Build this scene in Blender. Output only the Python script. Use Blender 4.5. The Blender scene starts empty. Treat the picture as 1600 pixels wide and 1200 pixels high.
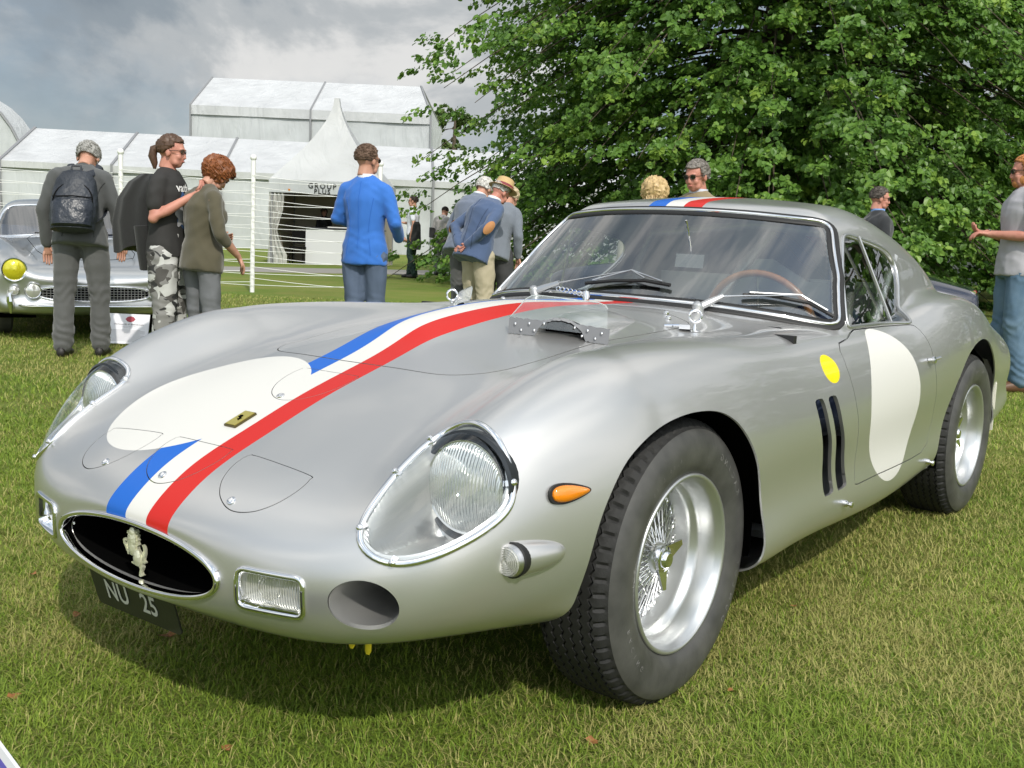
import bpy, math, random, zlib
import numpy as np
from mathutils import Matrix, Vector
SC = bpy.context.scene
COL = SC.collection
random.seed(7)
# ------------------------------------------------------------ camera, sky, sun, exposure
CAM_F = 1675.507
CAM_C = np.array([2.11076, 1.82239, 1.03506])
def cam_axes(yaw, pitch, roll):
    cy, sy = np.cos(yaw), np.sin(yaw); cp, sp = np.cos(pitch), np.sin(pitch)
    F = np.array([cy*cp, sy*cp, -sp]); R = np.array([sy, -cy, 0.]); U = np.cross(R, F)
    cr, sr = np.cos(roll), np.sin(roll)
    return cr*R+sr*U, -sr*R+cr*U, F
CR, CU, CF = cam_axes(*np.radians([216.979175, 7.819511, 2.501056]))
cam = bpy.data.cameras.new('camera'); camo = bpy.data.objects.new('camera', cam); COL.objects.link(camo)
camo.matrix_world = Matrix(((CR[0], CU[0], -CF[0], CAM_C[0]), (CR[1], CU[1], -CF[1], CAM_C[1]), (CR[2], CU[2], -CF[2], CAM_C[2]), (0, 0, 0, 1)))
cam.sensor_width = 36; cam.lens = CAM_F/1600*36; cam.clip_start = .05; cam.clip_end = 2000
SC.camera = camo
SUN_EL, SUN_AZ = math.radians(42), math.radians(54)      # azimuth from +x towards +y
sun = bpy.data.lights.new('sun', 'SUN'); sun.energy = 3.0; sun.angle = math.radians(.9); sun.color = (1, .95, .86)
suno = bpy.data.objects.new('sun', sun); COL.objects.link(suno)
sd = Vector((math.cos(SUN_EL)*math.cos(SUN_AZ), math.cos(SUN_EL)*math.sin(SUN_AZ), math.sin(SUN_EL)))
suno.rotation_euler = sd.to_track_quat('Z', 'Y').to_euler(); suno.location = sd*30
world = bpy.data.worlds.new('World'); SC.world = world; world.use_nodes = True
def build_world():
    nt = world.node_tree; N = nt.nodes; L = nt.links
    for n in list(N): N.remove(n)
    out = N.new('ShaderNodeOutputWorld'); bg = N.new('ShaderNodeBackground'); bg.inputs[1].default_value = .1
    sky = N.new('ShaderNodeTexSky'); sky.sky_type = 'NISHITA'; sky.sun_disc = False
    sky.sun_elevation = SUN_EL; sky.sun_rotation = math.radians(90)-SUN_AZ; sky.dust_density = 1.5
    tc = N.new('ShaderNodeTexCoord')
    def math_(op, a, b=None, c=None, clamp=False):
        n = N.new('ShaderNodeMath'); n.operation = op; n.use_clamp = clamp
        for i, v in enumerate((a, b, c)):
            if v is None: continue
            if hasattr(v, 'links'): L.new(v, n.inputs[i])
            else: n.inputs[i].default_value = v
        return n.outputs[0]
    sep = N.new('ShaderNodeSeparateXYZ'); L.new(tc.outputs['Generated'], sep.inputs[0])
    comb = N.new('ShaderNodeCombineXYZ'); L.new(sep.outputs[0], comb.inputs[0]); L.new(sep.outputs[1], comb.inputs[1]); L.new(math_('MULTIPLY', sep.outputs[2], 1.5), comb.inputs[2])
    def noise(scale, det, rough, dist=0., off=(0, 0, 0), src=None):
        mp = N.new('ShaderNodeMapping'); L.new(src or comb.outputs[0], mp.inputs[0]); mp.inputs['Location'].default_value = off
        n = N.new('ShaderNodeTexNoise'); n.inputs['Scale'].default_value = scale; n.inputs['Detail'].default_value = det
        n.inputs['Roughness'].default_value = rough; n.inputs['Distortion'].default_value = dist
        L.new(mp.outputs[0], n.inputs[0]); return n.outputs[0]
    def ramp(v, pts):
        r = N.new('ShaderNodeValToRGB'); L.new(v, r.inputs[0]); e = r.color_ramp.elements
        r.color_ramp.interpolation = 'EASE'
        while len(e) < len(pts): e.new(.5)
        for k, (p, c) in enumerate(pts):
            e[k].position = p; e[k].color = (*c, 1) if len(c) == 3 else c
        return r.outputs[0]
    cover = ramp(noise(2.1, 8, .58, .25, (3.1, 1.2, .3)), [(.36, (0, 0, 0)), (.50, (1, 1, 1))])
    shade = noise(3.1, 9, .56, .25, (4.6, 8.2, 2))
    col = ramp(shade, [(.32, (2.1, 2.6, 3.15)), (.42, (3.1, 3.6, 4.05)), (.49, (5.0, 5.3, 5.5)), (.56, (8.0, 8.0, 7.9)), (.68, (9.5, 9.4, 9.1))])
    mix = N.new('ShaderNodeMix'); mix.data_type = 'RGBA'
    skyt = N.new('ShaderNodeMix'); skyt.data_type = 'RGBA'; skyt.inputs[0].default_value = .62
    L.new(sky.outputs[0], skyt.inputs[6]); skyt.inputs[7].default_value = (3.3, 3.9, 4.5, 1)
    L.new(cover, mix.inputs[0]); L.new(skyt.outputs[2], mix.inputs[6]); L.new(col, mix.inputs[7])
    # the overcast brightens smoothly towards the veiled sun
    dt = N.new('ShaderNodeVectorMath'); dt.operation = 'DOT_PRODUCT'; L.new(tc.outputs['Generated'], dt.inputs[0]); dt.inputs[1].default_value = tuple(sd)
    gl = math_('MULTIPLY_ADD', math_('POWER', math_('MAXIMUM', math_('MULTIPLY_ADD', dt.outputs['Value'], .5, .5), 0.), 3.2), 2.1, .93)
    vm = N.new('ShaderNodeVectorMath'); vm.operation = 'SCALE'; L.new(mix.outputs[2], vm.inputs[0]); L.new(gl, vm.inputs['Scale']); L.new(vm.outputs[0], bg.inputs[0])
    L.new(bg.outputs[0], out.inputs[0])
build_world()
vs = SC.view_settings; vs.view_transform = 'Standard'; vs.look = 'None'; vs.exposure = .02; vs.gamma = 1
SC.render.engine = 'CYCLES'
# ------------------------------------------------------------ helpers
def bp(px, py, axis=2, val=0.):                        # point of the photograph -> place on a known plane
    d = CF+(px-800)/CAM_F*CR-(py-600)/CAM_F*CU
    return CAM_C+(val-CAM_C[axis])/d[axis]*d
def bpd(px, py, dist):                                 # same, at a known depth
    return CAM_C+dist*(CF+(px-800)/CAM_F*CR-(py-600)/CAM_F*CU)
MATS = {}
def mat(name, color=(.5, .5, .5), rough=.5, metal=0., coat=0., coat_r=.03, bump=None, noise=None, spec=.5, trans=0., sheen=0., ior=1.45, emit=None, alpha=None):
    """bump=(scale, distance[, kind]); noise=(scale, amount, second colour)"""
    if name in MATS: return MATS[name]
    m = bpy.data.materials.new(name); m.use_nodes = True; nt = m.node_tree; N = nt.nodes; L = nt.links
    b = N['Principled BSDF']; I = b.inputs
    I['Base Color'].default_value = (*color, 1); I['Roughness'].default_value = rough; I['Metallic'].default_value = metal
    I['Coat Weight'].default_value = coat; I['Coat Roughness'].default_value = coat_r
    I['Specular IOR Level'].default_value = spec; I['Transmission Weight'].default_value = trans; I['IOR'].default_value = ior
    I['Sheen Weight'].default_value = sheen
    tc = N.new('ShaderNodeTexCoord')
    if noise:
        n = N.new('ShaderNodeTexNoise'); n.inputs['Scale'].default_value = noise[0]; n.inputs['Detail'].default_value = 6
        L.new(tc.outputs['Object'], n.inputs[0])
        r = N.new('ShaderNodeValToRGB'); r.color_ramp.elements[0].position = .5-.25/noise[1] if noise[1] > 1 else .32
        r.color_ramp.elements[1].position = .68
        L.new(n.outputs[0], r.inputs[0])
        mx = N.new('ShaderNodeMix'); mx.data_type = 'RGBA'; L.new(r.outputs[0], mx.inputs[0])
        mx.inputs[6].default_value = (*color, 1); mx.inputs[7].default_value = (*noise[2], 1)
        L.new(mx.outputs[2], I['Base Color'])
    if bump:
        kind = bump[2] if len(bump) > 2 else 'noise'
        if kind == 'noise':
            n = N.new('ShaderNodeTexNoise'); n.inputs['Scale'].default_value = bump[0]; n.inputs['Detail'].default_value = 4
        elif kind == 'wave':
            n = N.new('ShaderNodeTexWave'); n.inputs['Scale'].default_value = bump[0]; n.bands_direction = bump[3] if len(bump) > 3 else 'X'
            n.inputs['Distortion'].default_value = bump[4] if len(bump) > 4 else 0.
        else:
            n = N.new('ShaderNodeTexVoronoi'); n.inputs['Scale'].default_value = bump[0]
        L.new(tc.outputs['Object'], n.inputs['Vector'])
        bn = N.new('ShaderNodeBump'); bn.inputs['Distance'].default_value = bump[1]; bn.inputs['Strength'].default_value = 1
        L.new(n.outputs[0], bn.inputs['Height']); L.new(bn.outputs[0], I['Normal'])
    if emit: I['Emission Color'].default_value = (*emit[:3], 1); I['Emission Strength'].default_value = emit[3]
    MATS[name] = m; return m
def glass_mat(name, tint=(.9, .93, .92), refl=1., rough=.0, base=.04):
    """thin pane: see-through with fresnel reflections"""
    if name in MATS: return MATS[name]
    m = bpy.data.materials.new(name); m.use_nodes = True; nt = m.node_tree; N = nt.nodes; L = nt.links
    for n in list(N): N.remove(n)
    out = N.new('ShaderNodeOutputMaterial'); tr = N.new('ShaderNodeBsdfTransparent'); tr.inputs[0].default_value = (*tint, 1)
    gl = N.new('ShaderNodeBsdfGlossy'); gl.inputs['Roughness'].default_value = rough; gl.inputs[0].default_value = (1, 1, 1, 1)
    fr = N.new('ShaderNodeLayerWeight'); fr.inputs[0].default_value = .5
    p = N.new('ShaderNodeMath'); p.operation = 'POWER'; L.new(fr.outputs['Facing'], p.inputs[0]); p.inputs[1].default_value = 4.
    a = N.new('ShaderNodeMath'); a.operation = 'MULTIPLY_ADD'; L.new(p.outputs[0], a.inputs[0]); a.inputs[1].default_value = .75*refl; a.inputs[2].default_value = base*2*refl; a.use_clamp = True
    mx = N.new('ShaderNodeMixShader'); L.new(a.outputs[0], mx.inputs[0]); L.new(tr.outputs[0], mx.inputs[1]); L.new(gl.outputs[0], mx.inputs[2])
    L.new(mx.outputs[0], out.inputs[0]); MATS[name] = m; return m
def mesh_from(name, V, F, mats, smooth=True, normals=None, mat_idx=None, sharp=None):
    me = bpy.data.meshes.new(name)
    V = np.asarray(V, dtype=np.float64).reshape(-1, 3)
    if isinstance(F, np.ndarray) and F.ndim == 2:
        nF, k = F.shape
        me.vertices.add(len(V)); me.vertices.foreach_set('co', V.astype(np.float32).ravel())
        me.loops.add(nF*k); me.loops.foreach_set('vertex_index', F.astype(np.int32).ravel())
        me.polygons.add(nF); me.polygons.foreach_set('loop_start', np.arange(0, nF*k, k, dtype=np.int32))
        me.update(calc_edges=True)
    else:
        me.from_pydata(V.tolist(), [], [list(map(int, f)) for f in F]); me.update()
    for m in (mats if isinstance(mats, (list, tuple)) else [mats]): me.materials.append(m)
    if mat_idx is not None: me.polygons.foreach_set('material_index', np.asarray(mat_idx, dtype=np.int32))
    me.polygons.foreach_set('use_smooth', np.full(len(me.polygons), bool(smooth)))
    if normals is not None: me.normals_split_custom_set_from_vertices([tuple(n) for n in normals])
    elif sharp: 
        me.set_sharp_from_angle(angle=math.radians(sharp))
    me.update(); return me
def link(name, me, parent=None, loc=None, rot=None):
    o = bpy.data.objects.new(name, me); COL.objects.link(o)
    if parent is not None: o.parent = parent
    if loc is not None: o.location = loc
    if rot is not None: o.rotation_euler = rot
    return o
def empty(name, label, cat, loc=(0, 0, 0), rotz=0., group=None):
    o = bpy.data.objects.new(name, None); COL.objects.link(o); o.empty_display_size = .2
    o.location = loc; o.rotation_euler = (0, 0, rotz); o['label'] = label; o['category'] = cat
    if group: o['group'] = group
    return o
def tag(o, label=None, cat=None, group=None, kind=None):
    if label: o['label'] = label
    if cat: o['category'] = cat
    if group: o['group'] = group
    if kind: o['kind'] = kind
    return o
def copy_tree(o, parent=None):
    c = o.copy(); COL.objects.link(c); c.parent = parent
    for ch in list(o.children): copy_tree(ch, c)
    return c
def nrm(v): v = np.asarray(v, float); return v/max(np.linalg.norm(v), 1e-12)
class MB:
    """collects shapes; build() links them as one mesh"""
    def __init__(s): s.V = []; s.F = []; s.M = []; s.n = 0; s.mi = 0
    def add(s, V, F):
        V = np.asarray(V, float); s.V.append(V); s.F += [tuple(int(i)+s.n for i in f) for f in F]; s.M += [s.mi]*len(F); s.n += len(V); return s
    def box(s, c, size, R=None, taper=1.):
        x, y, z = np.array(size)/2.
        P = np.array([(-x, -y, -z), (x, -y, -z), (x, y, -z), (-x, y, -z), (-x*taper, -y*taper, z), (x*taper, -y*taper, z), (x*taper, y*taper, z), (-x*taper, y*taper, z)])
        if R is not None: P = P@np.asarray(R).T
        return s.add(P+np.asarray(c), [(0, 3, 2, 1), (4, 5, 6, 7), (0, 1, 5, 4), (1, 2, 6, 5), (2, 3, 7, 6), (3, 0, 4, 7)])
    def tube(s, P, r, n=8, closed=False, cap=True, up=None):
        P = np.asarray(P, float); m = len(P); r = np.broadcast_to(np.asarray(r, float), (m,)) if np.ndim(r) < 2 else np.asarray(r)
        T = np.zeros_like(P)
        if closed: T = np.roll(P, -1, 0)-np.roll(P, 1, 0)
        else: T[1:-1] = P[2:]-P[:-2]; T[0] = P[1]-P[0]; T[-1] = P[-1]-P[-2]
        T /= np.maximum(np.linalg.norm(T, axis=1, keepdims=True), 1e-9)
        a = np.asarray(up, float) if up is not None else (np.array([0, 0, 1.]) if abs(T[0][2]) < .9 else np.array([1., 0, 0]))
        A = np.cross(T[0], a); A = nrm(A); V = []
        ang = np.linspace(0, 2*np.pi, n, endpoint=False)
        for k in range(m):
            A = A-T[k]*(A@T[k]); A = nrm(A); B = np.cross(T[k], A)
            rr = r[k]; ra, rb = (rr, rr) if np.ndim(rr) == 0 else rr
            V.append(P[k]+ra*np.cos(ang)[:, None]*A+rb*np.sin(ang)[:, None]*B)
        F = []
        for k in range(m if closed else m-1):
            k2 = (k+1) % m
            for j in range(n):
                j2 = (j+1) % n; F.append((k*n+j, k*n+j2, k2*n+j2, k2*n+j))
        if cap and not closed: F += [tuple(range(n))[::-1], tuple((m-1)*n+j for j in range(n))]
        return s.add(np.concatenate(V), F)
    def lathe(s, prof, c=(0, 0, 0), axis=(0, 0, 1), n=24, x=None, arc=None):
        """prof: (radius, height) along axis"""
        ax = nrm(axis); a = np.array([0, 0, 1.]) if abs(ax[2]) < .9 else np.array([1., 0, 0])
        if x is not None: a = np.cross(ax, x)
        A = nrm(np.cross(a, ax)); B = np.cross(ax, A); m = len(prof)
        ang = np.linspace(0, 2*np.pi, n, endpoint=False) if arc is None else np.linspace(arc[0], arc[1], n)
        V = [np.asarray(c)+ax*h+r*(np.cos(ang)[:, None]*A+np.sin(ang)[:, None]*B) for r, h in prof]
        F = []
        for k in range(m-1):
            for j in range(n if arc is None else n-1):
                j2 = (j+1) % n; F.append((k*n+j, k*n+j2, (k+1)*n+j2, (k+1)*n+j))
        return s.add(np.concatenate(V), F)
    def disc(s, c, axis, r, n=24):
        ax = nrm(axis); a = np.array([0, 0, 1.]) if abs(ax[2]) < .9 else np.array([1., 0, 0])
        A = nrm(np.cross(a, ax)); B = np.cross(ax, A); ang = np.linspace(0, 2*np.pi, n, endpoint=False)
        return s.add(np.asarray(c)+r*(np.cos(ang)[:, None]*A+np.sin(ang)[:, None]*B), [tuple(range(n))])
    def ball(s, c, r, n=12, m=8, R=None):
        r = np.broadcast_to(np.asarray(r, float), (3,)); V = [(0, 0, 1.)]
        for i in range(1, m):
            t = math.pi*i/m
            for j in range(n):
                p = 2*math.pi*j/n; V.append((math.sin(t)*math.cos(p), math.sin(t)*math.sin(p), math.cos(t)))
        V.append((0, 0, -1.)); V = np.array(V)*r
        if R is not None: V = V@np.asarray(R).T
        F = [(0, 1+j, 1+(j+1) % n) for j in range(n)]
        for i in range(m-2):
            for j in range(n): a = 1+i*n+j; b = 1+i*n+(j+1) % n; F.append((a, a+n, b+n, b))
        e = len(V)-1; o = 1+(m-2)*n
        F += [(e, o+(j+1) % n, o+j) for j in range(n)]
        return s.add(V+np.asarray(c), F)
    def prism(s, pts, depth, frame=None, o=(0, 0, 0)):
        """2D outline extruded by depth along the frame's third axis"""
        X, Y, Z = frame if frame is not None else (np.array([1, 0, 0.]), np.array([0, 1., 0]), np.array([0, 0, 1.]))
        P = np.array([(p[0]*X+p[1]*Y) for p in pts])+np.asarray(o); n = len(pts)
        V = np.concatenate([P, P+np.asarray(Z)*depth])
        F = [tuple(range(n))[::-1], tuple(range(n, 2*n))]+[(j, (j+1) % n, n+(j+1) % n, n+j) for j in range(n)]
        return s.add(V, F)
    def loft(s, rings, closed=True, cap=True):
        m = len(rings); n = len(rings[0]); F = []
        for k in range(m-1):
            for j in range(n if closed else n-1):
                j2 = (j+1) % n; F.append((k*n+j, k*n+j2, (k+1)*n+j2, (k+1)*n+j))
        if cap and closed: F += [tuple(range(n))[::-1], tuple((m-1)*n+j for j in range(n))]
        return s.add(np.concatenate([np.asarray(r, float) for r in rings]), F)
    def build(s, name, mats, parent=None, smooth=True, sharp=40, loc=None, rot=None):
        me = mesh_from(name, np.concatenate(s.V), s.F, mats, smooth, mat_idx=s.M if isinstance(mats, (list, tuple)) else None, sharp=sharp if smooth else None)
        return link(name, me, parent, loc, rot)
def rotm(axis, deg):
    return np.array(Matrix.Rotation(math.radians(deg), 3, Vector(axis)))
def text_faces(txt, size, font_bold=False, res=3, spacing=1.):
    cu = bpy.data.curves.new('t', 'FONT'); cu.body = txt; cu.size = size; cu.resolution_u = res; cu.align_x = 'CENTER'; cu.align_y = 'CENTER'; cu.space_character = spacing
    if font_bold: cu.offset = size*.018
    o = bpy.data.objects.new('t', cu); COL.objects.link(o)
    dg = bpy.context.evaluated_depsgraph_get(); me = o.evaluated_get(dg).to_mesh()
    V = np.array([v.co[:] for v in me.vertices]); F = [tuple(p.vertices) for p in me.polygons]
    o.evaluated_get(dg).to_mesh_clear(); bpy.data.objects.remove(o); bpy.data.curves.remove(cu)
    return V, F
def catmull(P, n=8, closed=True):
    P = np.asarray(P, float); m = len(P); out = []
    for i in range(m if closed else m-1):
        p0, p1, p2, p3 = [P[(i+k) % m] if closed else P[min(max(i+k, 0), m-1)] for k in (-1, 0, 1, 2)]
        for t in np.linspace(0, 1, n, endpoint=False):
            out.append(.5*((2*p1)+(-p0+p2)*t+(2*p0-5*p1+4*p2-p3)*t*t+(-p0+3*p1-3*p2+p3)*t**3))
    if not closed: out.append(P[-1])
    return np.array(out)
# ------------------------------------------------------------ body surface of the grey sports car
def mouth_ring(W,Hh,x0,dx,zc,lean=0.):
    A=np.radians([90,70,50,36,25,15,6,-2,-10,-22,-40,-58,-75,-90])
    out=[]
    for a in A:
        cy=max(np.cos(a),0)**.92*W;cz=np.sign(np.sin(a))*abs(np.sin(a))**.92*Hh
        out.append((x0-dx*(cy/.27)**2-lean*cz,cy,zc+cz))
    return out
def side_ring(x,pts,zb=.19):
    # pts j0..j11 as (y,z) ; append underside
    o=[(x,p[0],p[1]) for p in pts]
    y,z=pts[-1]
    return o+[(x,y*.5,zb),(x,0,zb-.005)]
RINGS=[
 mouth_ring(.255,.057,.895,.004,.383),
 mouth_ring(.262,.064,.911,.004,.383),
 mouth_ring(.274,.076,.914,.008,.383),
 [(.895,0,.487),(.895,.12,.486),(.893,.215,.478),(.889,.285,.466),(.885,.335,.452),(.882,.368,.434),(.880,.390,.413),(.879,.398,.392),(.878,.395,.370),(.878,.378,.345),(.879,.335,.322),(.881,.255,.304),(.883,.14,.295),(.884,0,.292)],
 [(.81,0,.552),(.81,.15,.549),(.81,.275,.538),(.81,.37,.522),(.81,.445,.507),(.81,.502,.492),(.806,.545,.464),(.802,.568,.427),(.80,.572,.387),(.80,.557,.345),(.805,.50,.307),(.81,.39,.278),(.815,.2,.262),(.82,0,.258)],
 [(.67,0,.612),(.67,.17,.610),(.672,.31,.600),(.68,.41,.588),(.69,.485,.590),(.695,.555,.605),(.692,.617,.588),(.684,.660,.532),(.68,.680,.458),(.68,.672,.385),(.685,.625,.322),(.69,.505,.275),(.70,.27,.245),(.705,0,.24)],
 [(.50,0,.678),(.50,.18,.676),(.50,.32,.665),(.505,.42,.657),(.512,.50,.682),(.52,.585,.718),(.515,.66,.693),(.505,.712,.62),(.495,.738,.52),(.487,.742,.42),(.49,.715,.345),(.50,.61,.275),(.50,.32,.23),(.50,0,.225)],
 side_ring(.30,[(0,.742),(.18,.738),(.31,.722),(.41,.714),(.49,.745),(.58,.790),(.67,.768),(.735,.695),(.768,.59),(.780,.48),(.772,.38),(.735,.285)]),
 side_ring(.18,[(0,.793),(.15,.772),(.30,.742),(.40,.731),(.485,.757),(.58,.803),(.673,.782),(.738,.713),(.773,.612),(.789,.497),(.784,.38),(.752,.276)]),
 side_ring(.05,[(0,.832),(.15,.792),(.30,.762),(.40,.750),(.48,.768),(.58,.812),(.675,.79),(.74,.725),(.777,.63),(.795,.51),(.795,.385),(.768,.27)]),
 side_ring(-.25,[(0,.858),(.16,.832),(.31,.800),(.40,.778),(.48,.784),(.58,.812),(.675,.793),(.74,.73),(.777,.64),(.795,.52),(.795,.39),(.77,.25)]),
 side_ring(-.55,[(0,.850),(.18,.845),(.31,.822),(.40,.802),(.48,.797),(.58,.803),(.67,.785),(.735,.725),(.772,.64),(.79,.53),(.785,.40),(.75,.245)]),
 side_ring(-.85,[(0,.85),(.18,.848),(.31,.84),(.40,.825),(.48,.815),(.58,.808),(.665,.790),(.73,.735),(.77,.65),(.788,.53),(.78,.40),(.742,.24)]),
 side_ring(-1.2,[(0,.85),(.18,.848),(.31,.84),(.40,.83),(.48,.82),(.58,.812),(.66,.800),(.725,.755),(.77,.67),(.788,.54),(.78,.40),(.742,.235)]),
 side_ring(-1.55,[(0,.84),(.18,.84),(.31,.84),(.40,.83),(.48,.825),(.58,.825),(.665,.815),(.73,.775),(.774,.69),(.787,.55),(.77,.40),(.733,.245)]),
 side_ring(-1.85,[(0,.84),(.18,.84),(.31,.84),(.40,.84),(.48,.845),(.57,.862),(.67,.866),(.743,.825),(.784,.72),(.787,.57),(.765,.41),(.725,.265)]),
 side_ring(-2.15,[(0,.84),(.18,.84),(.31,.84),(.39,.845),(.46,.855),(.56,.877),(.665,.882),(.742,.84),(.783,.73),(.788,.57),(.768,.41),(.735,.275)]),
 side_ring(-2.5,[(0,.83),(.18,.83),(.31,.83),(.38,.835),(.45,.843),(.55,.858),(.65,.858),(.718,.808),(.757,.705),(.768,.57),(.755,.41),(.725,.29)],.22),
 side_ring(-2.85,[(0,.795),(.17,.795),(.30,.793),(.37,.793),(.44,.795),(.53,.80),(.60,.79),(.672,.742),(.712,.655),(.727,.54),(.72,.42),(.69,.31)],.25),
 side_ring(-3.2,[(0,.765),(.16,.764),(.28,.76),(.35,.757),(.41,.752),(.49,.742),(.565,.722),(.635,.68),(.68,.61),(.69,.52),(.682,.43),(.65,.34)],.30),
 side_ring(-3.38,[(0,.785),(.16,.783),(.27,.775),(.34,.765),(.39,.752),(.46,.730),(.53,.700),(.59,.655),(.625,.60),(.635,.52),(.628,.44),(.60,.36)],.34),
]
def bs_basis(n,m):
    # uniform cubic B-spline clamped by reflection: n control pts -> m samples ; returns m x (n+2) weights
    t=np.linspace(0,n-1,m);i=np.minimum(t.astype(int),n-2);f=t-i
    W=np.zeros((m,n+2));r=np.arange(m)
    w=[(1-f)**3/6,(3*f**3-6*f**2+4)/6,(-3*f**3+3*f**2+3*f+1)/6,f**3/6]
    for k in range(4):W[r,i+k]+=w[k]
    return W
def padu(P):
    return np.concatenate([2*P[:1]-P[1:2],P,2*P[-1:]-P[-2:-1]],0)
def padv(P):
    m=np.array([1,-1,1.])
    return np.concatenate([P[:,1:2]*m,P,P[:,-2:-1]*m],1)
def surf(P,mu,mv):
    Q=padv(padu(P));nu,nv=P.shape[:2]
    # pad order: u padded rows, v padded cols
    A=bs_basis(nu,mu);B=bs_basis(nv,mv)
    return np.einsum('ai,ijk,bj->abk',A,Q,B)
def fitnet(D,it=6,g=.75):
    P=D.copy()
    for _ in range(it):
        S=surf(P,D.shape[0],D.shape[1])
        P=P+g*(D-S);P[:,0,1]=0;P[:,-1,1]=0
    return P
ZR=np.array([(-.6,1.06),(-1.0,1.145),(-1.2,1.180),(-1.4,1.203),(-1.6,1.212),(-1.8,1.193),(-2.0,1.155),(-2.2,1.105),(-2.4,1.045),(-2.6,.97),(-2.8,.925),(-3.0,.84),(-3.4,.68)])
def hermite(x,T):
    # smooth interpolation through table (descending x ok)
    T=T[np.argsort(T[:,0])];X,Y=T[:,0],T[:,1]
    d=np.gradient(Y,X);x=np.clip(x,X[0],X[-1])
    i=np.clip(np.searchsorted(X,x)-1,0,len(X)-2);h=X[i+1]-X[i];t=(x-X[i])/h
    return (2*t**3-3*t**2+1)*Y[i]+(t**3-2*t*t+t)*h*d[i]+(-2*t**3+3*t*t)*Y[i+1]+(t**3-t*t)*h*d[i+1]
TP=np.array([(-.8,.0),(-1.2,.0),(-1.6,.006),(-1.9,.022),(-2.2,.045),(-2.5,.10),(-2.8,.18),(-3.1,.27),(-3.4,.36)])
def smax(a,b,k):
    h=np.maximum(k-np.abs(a-b),0)/k
    return np.maximum(a,b)+h*h*k*.25
def ws_f(x,y,z):
    return (x+.75+.34*(np.abs(y)/.67)**2.2+(z-.84)*1.30)/np.sqrt(1+1.3**2)
def side_f(x,y,z):
    return (np.abs(y)-(.668-(z-.80)*.44-.25*np.maximum(z-.8,0)**2*0-hermite(x,TP)))/1.09
def roof_f(x,y,z):
    return (z-(hermite(x,ZR)-.15*y**2))/1.08
def cab_f(x,y,z):
    f=smax(roof_f(x,y,z),side_f(x,y,z),.10)
    return smax(f,ws_f(x,y,z),.02)
def displace(S):
    x,y,z=S[...,0],S[...,1],S[...,2];zc=.55
    m=(x<-.60)&(z>.6)
    out=S.copy()
    X,Y,Z=x[m],y[m],z[m]
    r=np.hypot(Y,Z-zc);cy,cz=Y/r,(Z-zc)/r
    lo=np.full_like(r,.01);hi=np.full_like(r,1.5)
    for _ in range(40):
        mid=(lo+hi)/2;ins=cab_f(X,mid*cy,zc+mid*cz)<0
        lo=np.where(ins,mid,lo);hi=np.where(ins,hi,mid)
    # blend radius: small near the windscreen/door, large at sail panel
    k=np.interp(X,[-3.1,-2.2,-1.95,-1.75,-1.0],[.10,.11,.08,.02,.008])
    rn=smax(r,lo,k)
    out[m]=np.stack([X,rn*cy,zc+rn*cz],-1)
    return out
def make(mu=430,mv=200):
    D=np.array(RINGS,float)
    P=fitnet(D)
    # denser sampling where rails are wide: resample in v non uniformly not needed
    S=surf(P,mu,mv)
    S[:,0,1]=0;S[:,-1,1]=0
    S=displace(S)
    dU=np.gradient(S,axis=0);
    Sv=np.concatenate([S[:,1:2]*[1,-1,1],S,S[:,-2:-1]*[1,-1,1]],1);dV=(Sv[:,2:]-Sv[:,:-2])/2
    N=np.cross(dV,dU);L=np.linalg.norm(N,axis=-1,keepdims=True);N=N/np.maximum(L,1e-12)
    return S,N
def full(S,N):
    # mirror to full ring: columns j=0..mv-1 (left), then mirrored back
    M=np.array([1,-1,1.])
    Sf=np.concatenate([S,(S*M)[:,-2:0:-1]],1);Nf=np.concatenate([N,(N*M)[:,-2:0:-1]],1)
    a,b=Sf.shape[:2];idx=np.arange(a*b).reshape(a,b)
    i0=idx[:-1,:];i1=idx[1:,:]
    j1=np.roll(i0,-1,1);k1=np.roll(i1,-1,1)
    q=np.stack([i0,i1,k1,j1],-1).reshape(-1,4)
    return Sf.reshape(-1,3),Nf.reshape(-1,3),q
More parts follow.
